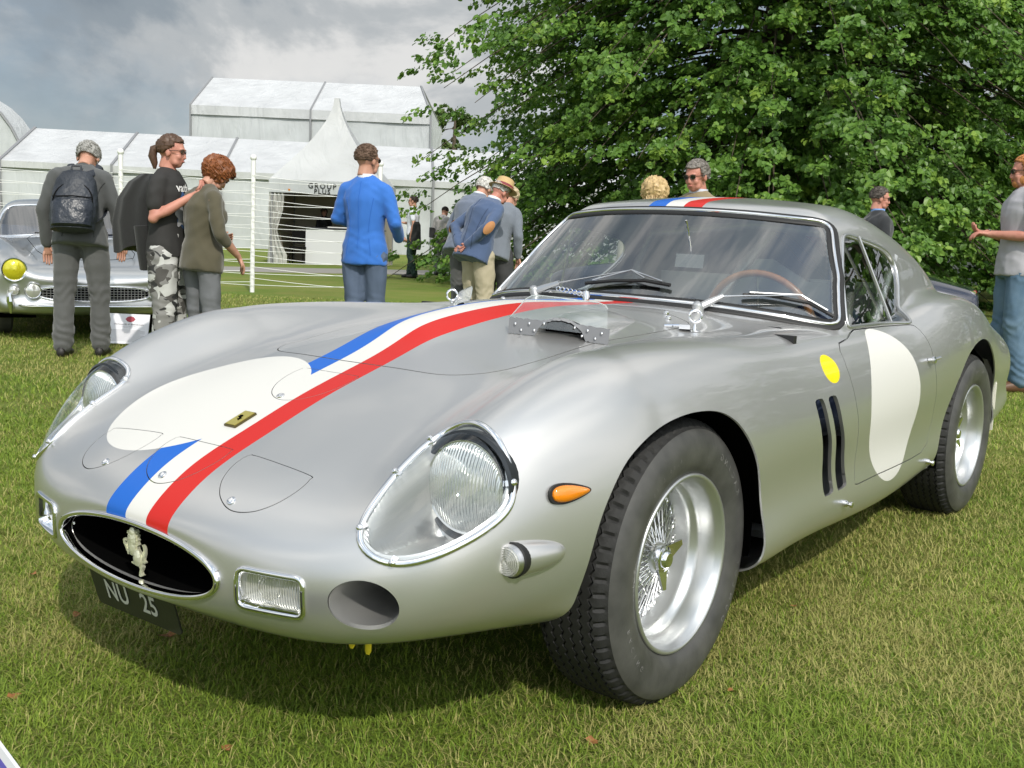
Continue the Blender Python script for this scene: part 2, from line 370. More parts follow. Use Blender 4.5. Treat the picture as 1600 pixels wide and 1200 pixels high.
# ------------------------------------------------------------ clipping of the body surface
class Surf:
    def __init__(s, V, N, T): s.V, s.N, s.T = V, N, T
    def sub(s, mask):
        T = s.T[mask]; u = np.unique(T); mp = np.full(len(s.V), -1); mp[u] = np.arange(len(u))
        return Surf(s.V[u], s.N[u], mp[T])
def split(S, f):
    """cuts S along f = 0; returns (f<0 part, f>0 part)"""
    f = np.where(np.abs(f) < 1e-6, 1e-6, f); T = S.T; neg = f[T] < 0; c = neg.sum(1)
    inn, out = T[c == 3], T[c == 0]; mx = T[(c == 1) | (c == 2)]
    if len(mx) == 0: return S.sub(c == 3), S.sub(c == 0)
    nm = f[mx] < 0; one = nm.sum(1) == 1
    # rotate so that the odd vertex comes first
    odd = np.where(one[:, None], nm, ~nm); k = odd.argmax(1); r = np.arange(len(mx))
    a, b, d = mx[r, k], mx[r, (k+1) % 3], mx[r, (k+2) % 3]
    def edge(p, q):
        lo, hi = np.minimum(p, q), np.maximum(p, q); return lo.astype(np.int64)*len(S.V)+hi
    e1, e2 = edge(a, b), edge(a, d); ue, inv = np.unique(np.concatenate([e1, e2]), return_inverse=True)
    lo, hi = ue//len(S.V), ue % len(S.V); t = f[lo]/(f[lo]-f[hi])
    nV = S.V[lo]*(1-t)[:, None]+S.V[hi]*t[:, None]; nN = S.N[lo]*(1-t)[:, None]+S.N[hi]*t[:, None]
    nN /= np.maximum(np.linalg.norm(nN, axis=1, keepdims=True), 1e-9)
    V = np.concatenate([S.V, nV]); N = np.concatenate([S.N, nN]); i1 = inv[:len(e1)]+len(S.V); i2 = inv[len(e1):]+len(S.V)
    tip = np.stack([a, i1, i2], 1); q1 = np.stack([i1, b, d], 1); q2 = np.stack([i1, d, i2], 1)
    Tn = np.concatenate([inn, tip[one], q1[~one], q2[~one]]); To = np.concatenate([out, tip[~one], q1[one], q2[one]])
    def comp(T_): return Surf(V, N, T_).sub(np.ones(len(T_), bool))
    return comp(Tn), comp(To)
def join(L):
    V, N, T, n = [], [], [], 0
    for s in L: V.append(s.V); N.append(s.N); T.append(s.T+n); n += len(s.V)
    return Surf(np.concatenate(V), np.concatenate(N), np.concatenate(T))
def poly_sd(P2, poly, margin=.06):
    """signed distance (negative inside) to a closed 2D outline, exact near it"""
    poly = np.asarray(poly, float); lo, hi = poly.min(0)-margin, poly.max(0)+margin
    f = np.full(len(P2), margin); m = ((P2 > lo) & (P2 < hi)).all(1); Q = P2[m]
    A = poly; B = np.roll(poly, -1, 0); D = B-A; L2 = np.maximum((D**2).sum(1), 1e-12)
    best = np.full(len(Q), 1e9); ins = np.zeros(len(Q), bool)
    for k in range(len(A)):
        w = Q-A[k]; t = np.clip((w@D[k])/L2[k], 0, 1); best = np.minimum(best, ((w-t[:, None]*D[k])**2).sum(1))
        if A[k][1] != B[k][1]:
            cr = ((A[k][1] > Q[:, 1]) != (B[k][1] > Q[:, 1])) & (Q[:, 0] < (B[k][0]-A[k][0])*(Q[:, 1]-A[k][1])/(B[k][1]-A[k][1])+A[k][0])
            ins ^= cr
    d = np.sqrt(best); f[m] = np.where(ins, -d, d); return f
def boundary_lip(S, depth):
    """rim along every open edge, going inwards"""
    T = S.T; E = np.concatenate([T[:, [0, 1]], T[:, [1, 2]], T[:, [2, 0]]]).astype(np.int64)
    key = np.minimum(E[:, 0], E[:, 1])*len(S.V)+np.maximum(E[:, 0], E[:, 1])
    u, first, cnt = np.unique(key, return_index=True, return_counts=True); be = E[first[cnt == 1]]
    uu = np.unique(be); mp = np.full(len(S.V), -1); mp[uu] = np.arange(len(uu)); n = len(uu)
    V0 = S.V[uu]; d = depth(V0) if callable(depth) else depth
    V = np.concatenate([V0, V0-S.N[uu]*np.reshape(d, (-1, 1))]); a, b = mp[be[:, 0]], mp[be[:, 1]]
    F = np.stack([b, a, a+n, b+n], 1)
    return V, F
def surf_obj(name, S, mats, parent, idx=None, lip=None, lipmat=0, both=False):
    V, T, N = S.V, S.T, S.N
    F = T
    if lip is not None:
        LV, LF = boundary_lip(S, lip)
        # rim normals: take them from the faces
        A = LV[LF[:, 1]]-LV[LF[:, 0]]; B = LV[LF[:, 2]]-LV[LF[:, 1]]; fn = np.cross(A, B); fn /= np.maximum(np.linalg.norm(fn, axis=1, keepdims=True), 1e-12)
        LN = np.zeros_like(LV)
        for k in range(4): np.add.at(LN, LF[:, k], fn)
        LN /= np.maximum(np.linalg.norm(LN, axis=1, keepdims=True), 1e-12)
        tri = np.concatenate([LF[:, [0, 1, 2]], LF[:, [0, 2, 3]]])+len(V)
        V = np.concatenate([V, LV]); N = np.concatenate([N, LN]); F = np.concatenate([T, tri])
        idx = np.concatenate([idx if idx is not None else np.zeros(len(T), int), np.full(len(tri), lipmat)])
    me = mesh_from(name, V, F, mats, True, N, idx); return link(name, me, parent)
def loop_on(S2, pts2, proj):
    """outline given in the projection -> 3D points and normals on the surface (nearest vertices blended)"""
    P2 = proj(S2.V); out = []; on = []
    for p in pts2:
        d = ((P2-p)**2).sum(1); k = np.argpartition(d, 6)[:6]; A = np.c_[P2[k]-p, np.ones(6)]
        w_ = 1/(d[k]+1e-6); av = (S2.V[k]*w_[:, None]).sum(0)/w_.sum(); sol = np.linalg.lstsq(A, S2.V[k], rcond=None)[0][2]
        out.append(sol if np.linalg.norm(sol-av) < .012 else av)
        n = S2.N[k].mean(0); on.append(nrm(n))
    return np.array(out), np.array(on)
def resample(P, step, closed=True):
    Q = np.concatenate([P, P[:1]]) if closed else P; d = np.r_[0, np.cumsum(np.linalg.norm(np.diff(Q, axis=0), axis=1))]
    n = max(int(d[-1]/step), 4); t = np.linspace(0, d[-1], n, endpoint=not closed)
    return np.stack([np.interp(t, d, Q[:, k]) for k in range(Q.shape[1])], 1)
def sweep(mb, P, Nn, prof, closed=True):
    """prof: list of (side, up); side = along N x tangent"""
    P = np.asarray(P); m = len(P)
    T = np.roll(P, -1, 0)-np.roll(P, 1, 0) if closed else np.gradient(P, axis=0)
    T /= np.maximum(np.linalg.norm(T, axis=1, keepdims=True), 1e-9); Sd = np.cross(Nn, T); Sd /= np.maximum(np.linalg.norm(Sd, axis=1, keepdims=True), 1e-9)
    rings = [[P[k]+a*Sd[k]+b*Nn[k] for a, b in prof] for k in range(m)]
    k = len(prof); F = []
    for i in range(m if closed else m-1):
        i2 = (i+1) % m
        for j in range(k): F.append((i*k+j, i*k+(j+1) % k, i2*k+(j+1) % k, i2*k+j))
    if not closed: F += [tuple(range(k))[::-1], tuple((m-1)*k+j for j in range(k))]
    mb.add(np.concatenate([np.array(r) for r in rings]), F)
def smooth_pts(A, w=3):
    K = np.array(A)
    for _ in range(w): K = (np.roll(K, 1, 0)+2*K+np.roll(K, -1, 0))/4
    return K
# ------------------------------------------------------------ materials of the cars
PAINT = mat('silver_paint', (.60, .595, .585), .335, .80, coat=.6, coat_r=.02)
def tune_paint():
    nt = PAINT.node_tree; N = nt.nodes; L = nt.links; b = N['Principled BSDF']; tc = N.new('ShaderNodeTexCoord')
    n = N.new('ShaderNodeTexNoise'); n.inputs['Scale'].default_value = 3; n.inputs['Detail'].default_value = 8; L.new(tc.outputs['Object'], n.inputs[0])
    r = N.new('ShaderNodeMapRange'); r.inputs[1].default_value = .3; r.inputs[2].default_value = .7; r.inputs[3].default_value = .24; r.inputs[4].default_value = .30
    L.new(n.outputs[0], r.inputs[0]); L.new(r.outputs[0], b.inputs['Roughness'])
WHITE = mat('white_stripe_paint', (.62, .61, .575), .45, 0, coat=.1)
RED = mat('red_stripe_paint', (.50, .010, .005), .5, 0, coat=.08)
BLUE = mat('blue_stripe_paint', (.004, .105, .47), .5, 0, coat=.08)
YELLOW = mat('yellow_paint', (.85, .68, .0), .35, 0, coat=.5)
CHROME = mat('chrome', (.82, .82, .83), .07, 1.)
BRUSH = mat('aluminium', (.62, .62, .62), .32, 1., bump=(300, .0002))
RIMM = mat('wheel_alloy', (.60, .61, .61), .30, .85)
RUBBER = mat('black_gasket', (.012, .012, .012), .55)
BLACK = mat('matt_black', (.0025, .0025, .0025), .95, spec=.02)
DARK = mat('near_black', (.01, .01, .01), .9, spec=.05)  # plain near-black for seam line, zip, lanyard, chair and dial
TYRE = mat('tyre_rubber', (.045, .045, .043), .42, noise=(14, 1, (.082, .081, .076)), bump=(60, .0006))
TREAD = mat('tread_rubber', (.017, .017, .0165), .7, bump=(260, .0006))
LETTER = mat('raised_lettering', (.14, .138, .13), .6)
GLASS = glass_mat('window_glass', (.86, .90, .88), base=.11)
PERSPEX = glass_mat('perspex', (.93, .95, .94), base=.035)
COVERG = glass_mat('headlamp_cover', (.93, .95, .95), base=.03)
LENS = mat('ribbed_lens', (.66, .68, .67), .13, .72, coat=1., bump=(46, .0035, 'wave', 'Y', .5))
MIRROR = mat('lamp_reflector', (.85, .85, .84), .12, 1., bump=(30, .002))
BUCKET = mat('lamp_bucket', (.045, .05, .055), .3, .7)
AMBER = mat('amber_lens', (.85, .25, .005), .25, 0, coat=1., bump=(160, .0006, 'wave', 'X'))
CLEARL = mat('clear_ringed_lens', (.62, .62, .58), .12, .55, coat=1.)
PLATE = mat('black_plate', (.022, .023, .02), .4, bump=(120, .0003))
PLATEW = mat('plate_lettering', (.55, .55, .5), .4)
GOLD = mat('gold_badge', (.55, .47, .12), .3, .6)
HORSE = mat('nickel_horse', (.66, .66, .50), .35, .55, bump=(160, .002))
SEAT = mat('blue_seat_cloth', (.03, .045, .10), .8, sheen=.3)
TRIMG = mat('grey_cabin_paint', (.34, .345, .34), .45, .3)
DASH = mat('black_dash', (.012, .012, .013), .5)
WOOD = mat('wheel_wood', (.36, .15, .045), .3, coat=.6, noise=(40, 1, (.25, .09, .03)))
CREAM = mat('cream_inner_panel', (.62, .60, .52), .5)
PLATED = mat('grey_plate', (.15, .155, .165), .55, .2)
# ------------------------------------------------------------ the grey racing coupe
ARCH_F = catmull([(.435, .10), (.432, .25), (.431, .33), (.428, .403), (.412, .475), (.380, .537), (.325, .599), (.262, .636), (.186, .660), (.10, .674), (.012, .676), (-.07, .666), (-.135, .640), (-.185, .600), (-.227, .548), (-.258, .49), (-.279, .43), (-.285, .38), (-.280, .33), (-.272, .28), (-.262, .10)], 5)
ARCH_R = catmull([(-1.80, .10), (-1.80, .25), (-1.834, .35), (-1.875, .42), (-1.905, .50), (-1.94, .576), (-1.995, .637), (-2.075, .685), (-2.196, .715), (-2.324, .72), (-2.45, .700), (-2.56, .655), (-2.65, .59), (-2.71, .51), (-2.745, .43), (-2.75, .33), (-2.74, .10)], 5)
WIN_S = catmull([(-1.112, .808), (-1.155, .875), (-1.205, .945), (-1.275, 1.02), (-1.338, 1.074), (-1.40, 1.088), (-1.536, 1.074), (-1.69, 1.055), (-1.775, 1.034), (-1.812, .995), (-1.79, .945), (-1.70, .87), (-1.615, .810), (-1.58, .804), (-1.35, .806), (-1.15, .805)], 6)
WS = [(0, .860), (.134, .8585), (.325, .8515), (.495, .8345), (.61, .816), (.650, .812), (.662, .824), (.645, .868), (.595, .96), (.535, 1.075), (.512, 1.108), (.480, 1.124), (.409, 1.131), (.236, 1.142), (0, 1.147)]
WS = catmull(WS+[(-y, z) for y, z in WS[-2:0:-1]], 5)
DOOR = [(-1.106, .790), (-1.03, .776), (-.95, .768), (-.915, .748), (-.90, .705), (-.905, .655), (-.916, .60), (-.935, .54), (-.95, .47), (-.948, .40), (-.943, .366), (-.96, .360), (-1.15, .363), (-1.49, .360), (-1.62, .363), (-1.70, .385), (-1.735, .455), (-1.705, .545), (-1.66, .65), (-1.632, .739), (-1.612, .781), (-1.601, .7965), (-1.58, .799), (-1.15, .7965)]
DOOR = np.array(DOOR)
BON = [(.343, -.02+.02), (.340, .12), (.330, .225), (.307, .285), (.26, .325), (.20, .345), (.05, .364), (-.157, .363), (-.357, .380), (-.552, .392), (-.610, .390), (-.640, .36), (-.662, .25), (-.672, .12), (-.676, 0)]
BON = catmull(BON+[(x, -y) for x, y in BON[-2:0:-1]], 4)
HL3 = np.array([(.805, .513, .493), (.789, .506, .518), (.745, .501, .556), (.668, .496, .605), (.604, .490, .641), (.573, .512, .668), (.566, .565, .683), (.570, .622, .676), (.576, .657, .653), (.586, .683, .609), (.592, .694, .577), (.601, .698, .556), (.630, .692, .530), (.678, .674, .503), (.728, .644, .476), (.769, .606, .460), (.794, .569, .460), (.806, .537, .475)])
def hl_proj(V): return np.stack([V[:, 1], (V[:, 2]-V[:, 0])*.7071], 1)
HL = catmull(smooth_pts(hl_proj(HL3), 1), 5)
VENTS = [catmull([(-.622, .628), (-.633, .640), (-.672, .640), (-.684, .628), (-.708, .564), (-.740, .498), (-.775, .385), (-.772, .368), (-.715, .366), (-.704, .375), (-.684, .470), (-.650, .548)], 4),
         catmull([(-.716, .628), (-.727, .640), (-.766, .640), (-.779, .628), (-.805, .562), (-.843, .490), (-.878, .388), (-.874, .370), (-.818, .367), (-.807, .377), (-.775, .490), (-.742, .561)], 4)]
DUCT = [(.541+.056*math.cos(a)*1., .384+.046*math.sin(a)) for a in np.linspace(0, 2*np.pi, 49)[:-1]]
FOG = []
for cx, cy, sx, sy in ((1, 1, 1, 1), (-1, 1, -1, 1), (-1, -1, -1, -1), (1, -1, 1, -1)):
    for a in np.linspace(0, 90, 5):
        a = math.radians(a); u, v = math.cos(a), math.sin(a)
        if (cx*cy) < 0: u, v = v, u
        FOG.append((.373+cx*(.071-.014+.014*u), .383+cy*(.038-.014+.014*v)))
def hatch_outline(yc, xb=.742, xf=.862, w=.092):
    L_ = xf-xb; half = [(0, .94), (.045, 1.), (.20, 1.04), (.42, 1.0), (.66, .85), (.85, .60), (.96, .30)]
    pts = [(xb, yc)]+[(xb+u*L_, yc+v*w) for u, v in half]+[(xf, yc)]+[(xb+u*L_, yc-v*w) for u, v in half[::-1]]
    return catmull(pts, 5)
HATCHES = [hatch_outline(0.), hatch_outline(.236), hatch_outline(-.236), hatch_outline(.015, .405, .555, .092)]
XZ = lambda V: V[:, [0, 2]]; XY = lambda V: V[:, [0, 1]]; YZ = lambda V: V[:, [1, 2]]
S0, N0 = make(); _V, _N, _Q = full(S0, N0)
BODY = Surf(_V, _N, np.concatenate([_Q[:, [0, 2, 1]], _Q[:, [0, 3, 2]]]))
WHOLE = BODY
car = empty('sports_car', 'silver racing coupe with blue, white and red stripes, nearest the camera', 'car', (0, 0, 0))
def cut_out(S, f, g):
    """three-way cut: returns (piece inside, rest); the strip |f|<g is dropped"""
    a, rest = split(S, f(S)-g) if g else split(S, f(S))
    if g: a, _ = split(a, f(a)+g)
    return a, rest
# wheel arches
def arch(poly): return lambda S: np.where(np.abs(S.V[:, 1]) > .42, poly_sd(XZ(S.V), poly), .06)
for poly in (ARCH_F, ARCH_R):
    _, BODY = split(BODY, arch(poly)(BODY))
WELL_EDGE = None
# windscreen and side windows
def f_ws(S): return np.where((S.V[:, 0] > -1.6) & (S.V[:, 0] < -.6) & (S.V[:, 2] > .8), poly_sd(YZ(S.V), WS), .06)
SCREEN, BODY = cut_out(BODY, f_ws, 0)
def f_win(sg): return lambda S: np.where((S.V[:, 1]*sg > .40) & (S.V[:, 2] > .78), poly_sd(XZ(S.V), WIN_S), .06)
WINS = {}
for sg in (1, -1): WINS[sg], BODY = cut_out(BODY, f_win(sg), 0)
# headlamp covers, ducts, fog lamps, vents
LC = {}; FOGP = {}
for sg in (1, -1):
    def f(S):
        P = S.V*[1, sg, 1]; return np.where((P[:, 1] > .3) & (P[:, 0] > .5) & (P[:, 2] > .42), poly_sd(hl_proj(P), HL), .06)
    LC[sg], BODY = cut_out(BODY, f, 0)
    def f(S):
        P = S.V*[1, sg, 1]; return np.where((P[:, 0] > .7) & (S.N[:, 0] > .1), poly_sd(YZ(P), DUCT), .06)
    _, BODY = cut_out(BODY, f, 0)
    def f(S):
        P = S.V*[1, sg, 1]; return np.where((P[:, 0] > .8) & (S.N[:, 0] > .1), poly_sd(YZ(P), FOG), .06)
    FOGP[sg], BODY = cut_out(BODY, f, 0)
    for vp in VENTS:
        def f(S): return np.where(S.V[:, 1]*sg > .5, poly_sd(XZ(S.V), vp), .06)
        _, BODY = cut_out(BODY, f, 0)
def f_bon(S): return np.where((S.N[:, 2] > .3) & (S.V[:, 2] > .5), poly_sd(XY(S.V), BON), .06)
BONNET, BODY = cut_out(BODY, f_bon, .0016)
DOORS = {}
for sg in (1, -1):
    def f(S): return np.where(S.V[:, 1]*sg > .55, poly_sd(XZ(S.V), DOOR), .06)
    DOORS[sg], BODY = cut_out(BODY, f, .0015)
HPIECES = []
for hp in HATCHES:
    def f(S): return np.where((S.N[:, 2] > .3) & (S.V[:, 2] > .45), poly_sd(XY(S.V), hp), .06)
    h, BODY = cut_out(BODY, f, .0008); HPIECES.append(h)
# flat paint: stripes, roundels
def paint(S):
    """splits along the stripe and roundel edges; returns surface and material index"""
    SE = (-.090, -.022, .046, .114)
    parts = [(S, None)]
    top, low = split(S, .40-S.V[:, 2]) if S.V[:, 2].min() < .40 else (S, None)
    for y in SE:
        a, b = split(top, top.V[:, 1]-y); top = join([a, b])
    ccx, ccy, cr = .583, -.19, .225
    if S.V[:, 0].max() > .3 and np.hypot(S.V[:, 0]-ccx, S.V[:, 1]-ccy).min() < cr:
        a, b = split(top, np.where(top.N[:, 2] > .1, np.hypot(top.V[:, 0]-ccx, top.V[:, 1]-ccy)-cr, .1)); top = join([a, b])
    R = join([top, low]) if low is not None and len(low.T) else top
    def ell(R, cx, cz, rx, rz):
        f = np.where(np.abs(R.V[:, 1]) > .5, (np.hypot((R.V[:, 0]-cx)/rx, (R.V[:, 2]-cz)/rz)-1)*min(rx, rz), .1)
        if (f < 0).any(): a, b = split(R, f); R = join([a, b])
        return R
    R = ell(R, -1.272, .560, .235, .235); R = ell(R, -.787, .709, .054, .0375)
    C = R.V[R.T].mean(1); Nz = R.N[R.T].mean(1)[:, 2]; idx = np.zeros(len(C), int)
    t = C[:, 2] > .40; y = C[:, 1]
    idx[t & (y > SE[0]) & (y < SE[1])] = 3; idx[t & (y > SE[1]) & (y < SE[2])] = 1; idx[t & (y > SE[2]) & (y < SE[3])] = 2
    rd = (np.hypot(C[:, 0]-ccx, C[:, 1]-ccy) < cr) & (Nz > .1) & (y < SE[1]); idx[rd] = 1
    idx[(np.hypot((C[:, 0]+1.272)/.235, (C[:, 2]-.56)/.235) < 1) & (np.abs(y) > .5)] = 1
    idx[(np.hypot((C[:, 0]+.787)/.054, (C[:, 2]-.709)/.0375) < 1) & (np.abs(y) > .5)] = 4
    return R, idx
PM = [PAINT, WHITE, RED, BLUE, YELLOW, DARK]
R_, i_ = paint(BODY)
def lipdepth(V):
    d = np.full(len(V), .010)
    d[(np.abs(V[:, 1]) > .4) & (V[:, 2] < .73) & (((V[:, 0] < .45) & (V[:, 0] > -.3)) | (V[:, 0] < -1.78))] = .005
    return d
surf_obj('body_shell', R_, PM, car, i_, lipdepth, 0)
R_, i_ = paint(BONNET); bonnet = surf_obj('bonnet', R_, PM, car, i_, .010, 0)
doors = {}
for sg in (1, -1):
    R_, i_ = paint(DOORS[sg]); doors[sg] = surf_obj('door', R_, PM, car, i_, .012, 0)
# fasteners on the access hatches
for k, h in enumerate(HPIECES):
    R_, i_ = paint(h); ho = surf_obj('hatch', R_, PM, car, i_, .004, 0)
    fx, fy = (.846, (.0, .222, -.205)[k]) if k < 3 else (.541, .003)
    kk = np.argmin(((h.V[:, :2]-[fx, fy])**2).sum(1)); p, n = h.V[kk], h.N[kk]
    m = MB(); m.lathe([(.0, .0035), (.007, .0035), (.0095, .002), (.010, 0)], p, n, 20); u = nrm(np.cross(n, [0, 1, 0]))
    m.box(p+n*.0045, (.009, .0022, .0016), np.stack([u, np.cross(n, u), n], 1)); m.build('turn_fastener', CHROME, ho)
# glass
W1 = surf_obj('windscreen', SCREEN, GLASS, car)
for sg in (1, -1):
    w = WINS[sg]; sub = Surf(w.V-w.N*.004, w.N, w.T); surf_obj('side_window', sub, GLASS, car)
# trims
def loop3(poly, proj, sel, step=.012, sm=2):
    Sx = WHOLE.sub(sel(WHOLE.V[WHOLE.T].mean(1), WHOLE.N[WHOLE.T].mean(1)))
    p2 = resample(np.asarray(poly), step); P, Nn = loop_on(Sx, p2, proj)
    return smooth_pts(P, sm), smooth_pts(Nn, sm+3)
def dome(a, b, h, base=-.004): 
    w = (b-a)
    return [(a, base), (a, h*.45), (a+w*.15, h*.85), (a+w*.35, h), (a+w*.65, h), (a+w*.85, h*.85), (b, h*.45), (b, base)]
P, Nn = loop3(WS, YZ, lambda C, N: (C[:, 0] > -1.6) & (C[:, 0] < -.6) & (C[:, 2] > .79) & (N[:, 0] > .25) & (np.abs(C[:, 1]) < .75))
Nn = np.array([nrm(n+np.array([.5, 0, .5])) for n in Nn])
cen = P.mean(0); T = np.roll(P, -1, 0)-np.roll(P, 1, 0); side = np.sign(np.median(np.einsum('ij,ij->i', np.cross(Nn, T), P-cen)))
m = MB(); sweep(m, P, Nn, dome(-.007*1, .005, .011)[:: 1] if side > 0 else dome(-.005, .007, .011)); m.build('windscreen_trim', CHROME, car)
m = MB(); sweep(m, P, Nn, dome(-.024, -.006, .006) if side > 0 else dome(.006, .024, .006)); m.build('windscreen_gasket', RUBBER, car)
m = MB(); sweep(m, P, Nn, dome(.004, .020, .005) if side > 0 else dome(-.020, -.004, .005)); m.build('windscreen_seal', RUBBER, car)
for sg in (1, -1):
    Wp = [(x, z) for x, z in WIN_S]
    P, Nn = loop3(Wp, XZ, lambda C, N: (C[:, 1]*sg > .42) & (C[:, 2] > .74) & (C[:, 0] < -1.), .014)
    m = MB(); sweep(m, P, Nn, dome(-.006, .006, .006)); m.build('window_trim', BRUSH, car)
    # divider and lower corner catch of the sliding window
    m = MB(); a = np.array([-1.415, sg*.575, 1.085]); b = np.array([-1.50, sg*.681, .806]); m.tube([a+[0, -sg*.008, 0], b+[0, -sg*.008, 0]], .0055, 6); m.build('window_divider', BRUSH, car)
# headlamps
for sg in (1, -1):
    mr = np.array([1, sg, 1.]); lamp = link('headlight', mesh_from('headlight', LC[sg].V, LC[sg].T, COVERG, True, LC[sg].N), car)
    sm_ = LC[sg]; P = sm_.V*mr; d = -poly_sd(hl_proj(P), HL)
    u = np.clip((d-.004)/.030, 0, 1); u = u*u*(3-2*u); dz = np.maximum(P[:, 2]-(.462+.45*np.maximum(np.abs(P[:, 1]-.585)-.03, 0)**1.3), 0)
    Q = P-np.array([0, 0, 1.])*(u*dz)[:, None]-np.array([1., 0, 0])*.004
    Q = Q*mr; m = MB(); m.add(Q, sm_.T); m.build('lamp_recess', PAINT, lamp)
    c = np.array([.600, .592, .572])*mr; ax = nrm(np.array([1, .04*sg, .03]))
    m = MB(); m.lathe([(.104, -.09), (.106, .004), (.100, .008), (.096, .004), (.090, -.006), (.088, -.05)], c, ax, 48); m.build('lamp_bucket', BUCKET, lamp)
    m = MB(); m.lathe([(.003, -.070), (.03, -.064), (.055, -.050), (.075, -.026), (.0845, -.003), (.0865, 0)], c, ax, 40); m.build('reflector', MIRROR, lamp)
    m = MB(); m.lathe([(.0835, .0), (.0845, .010), (.080, .016), (.06, .026), (.035, .033), (.0, .035)], c, ax, 48); m.build('lamp_lens', LENS, lamp)
    m = MB(); m.lathe([(.083, .003), (.084, .010), (.088, .011), (.090, .006), (.090, -.004)], c, ax, 48); m.build('lamp_rim', CHROME, lamp)
    Pl, Nn = loop3([(y, b) for y, b in HL], lambda V: hl_proj(V*mr), lambda C, N: (C[:, 1]*sg > .42) & (C[:, 0] > .5) & (C[:, 2] > .40), .010)
    m = MB(); sweep(m, Pl, Nn, dome(-.0055, .0075, .0065)); m.build('cover_trim', CHROME, lamp)
    for q in ((.778, .575, .462), (.795, .510, .510), (.690, .497, .594), (.583, .688, .590), (.600, .500, .650)):
        kk = np.argmin(((Pl-np.array(q)*mr)**2).sum(1)); p, n = Pl[kk], Nn[kk]; m = MB(); m.lathe([(0, .013), (.004, .0125), (.0065, .010), (.0065, .004)], p, n, 12); inw = nrm(Pl.mean(0)-p)
        m.box(p+inw*.007+n*.006, (.014, .012, .003), np.stack([inw, np.cross(n, inw), n], 1)); m.build('cover_screw', CHROME, lamp)
    # brake duct: a tube that goes back into the body
    m = MB(); rings = []
    e3, en = loop3(DUCT, lambda V: YZ(V*mr), lambda C, N: (C[:, 1]*sg > .4) & (C[:, 0] > .7) & (N[:, 0] > .05), .008)
    cc = e3.mean(0)
    for k, (t, sc_) in enumerate(((0, 1.0), (.012, .97), (.05, .90), (.10, .84), (.17, .8))):
        rings.append((e3-cc)*[.2 if k > 2 else (1, .8, .5)[k], sc_, sc_]+cc+np.array([-t-.001, -.25*t*sg, .02*t]))
    m.loft(rings, cap=False); m.build('brake_duct', PAINT, car); m = MB(); m.loft([rings[-1], (rings[-1]-rings[-1].mean(0))*.02+rings[-1].mean(0)], cap=True); m.build('duct_end', BLACK, car)
    # fog lamp
    fl = FOGP[sg]; cf = fl.V.mean(0); nf = nrm(fl.N.mean(0)); P, Nn = loop3(FOG, lambda V: YZ(V*mr), lambda C, N: (C[:, 1]*sg > .2) & (C[:, 0] > .75) & (N[:, 0] > .05), .006, 1)
    fog = link('fog_lamp', mesh_from('fog_lamp', fl.V-fl.N*.020, fl.T, mat('fog_lens', (.66, .66, .60), .16, .5, coat=1., bump=(60, .003, 'wave', 'Y')), True, fl.N), car)
    m = MB(); c0 = P.mean(0)
    m.loft([c0+(P-c0)*1.0-Nn*.001, c0+(P-c0)*.985-Nn*.022], cap=False); m.build('lamp_surround', RUBBER, fog)
    P9 = c0+(P-c0)*.955; m = MB(); sweep(m, P9, Nn, dome(-.0055, .0055, .006, -.022)); m.build('lamp_frame', CHROME, fog)
    m = MB()
    for r0 in (.006, .012, .018, .024): m.lathe([(r0-.0015, 0), (r0, .0022), (r0+.0015, 0)], cf-nf*.0195, nf, 20)
    m.build('lens_rings', mat('fog_lens2', (.6, .6, .56), .1, .6), fog)
    # parking lamp pod
    pc = np.array([.604, .716, .462])*mr; ax = nrm(np.array([.86, .42*sg, -.03])); kk = np.argmin(((WHOLE.V-pc)**2).sum(1)); ns = WHOLE.N[kk]; ft = nrm(np.cross(np.array([0, 0, 1.]), ns)*sg)
    if ft[0] < 0: ft = -ft
    upv = nrm(np.cross(ns, ft)); upv = upv if upv[2] > 0 else -upv
    pod = MB(); rings = []
    for t in np.linspace(-.115, .012, 12):
        w = math.sqrt(max(1-((t-.012)/-.127)**2, 0)) if t < .012 else 1
        w = max(w, .03); rings.append([WHOLE.V[kk]+ft*t+upv*(.0335*w*math.cos(a))+ns*(.030*w*math.sin(a)-.004-.0*t) for a in np.linspace(-.3, math.pi+.3, 17)])
    pod.loft(rings, closed=False, cap=False); pk = pod.build('parking_lamp', PAINT, car)
    pf = WHOLE.V[kk]+ft*.014+ns*.002; la = nrm(ft*.93+ns*.36)
    m = MB(); m.lathe([(.031, -.028), (.031, .0), (.0285, .006), (.027, .012)], pf, la, 32); m.build('lamp_ring', BRUSH, pk)
    m = MB(); m.lathe([(.032, -.02), (.0335, -.001), (.031, .001)], pf, la, 32); m.build('rubber_ring', RUBBER, pk)
    m = MB(); pr = [(.0275, .010)]
    for r0 in (.024, .020, .016, .012, .008, .004): pr += [(r0+.001, .0145-r0*.12), (r0, .018-r0*.12), (r0-.002, .0145-r0*.12)]
    pr.append((0, .018)); m.lathe(pr, pf, la, 32); m.build('lamp_lens', CLEARL, pk)
    m = MB(); rr = []
    for t in np.linspace(.0, .075, 9):
        w = (1-(t/.075)**1.5); rr.append([WHOLE.V[kk]+ft*(t+.005)+upv*(.036*w*math.cos(a))-ns*(.004) + ns*(-.012*w*math.sin(a)**2+.003) for a in np.linspace(0, math.pi, 13)])
    # side marker: amber drop
    kk = np.argmin(((WHOLE.V-np.array([.475, .738, .567])*mr)**2).sum(1)); p0, n0 = WHOLE.V[kk], WHOLE.N[kk]; f0 = nrm(np.cross(np.array([0, 0, 1.]), n0)); f0 = f0 if f0[0] > 0 else -f0; u0 = nrm(np.cross(n0, f0)); u0 = u0 if u0[2] > 0 else -u0
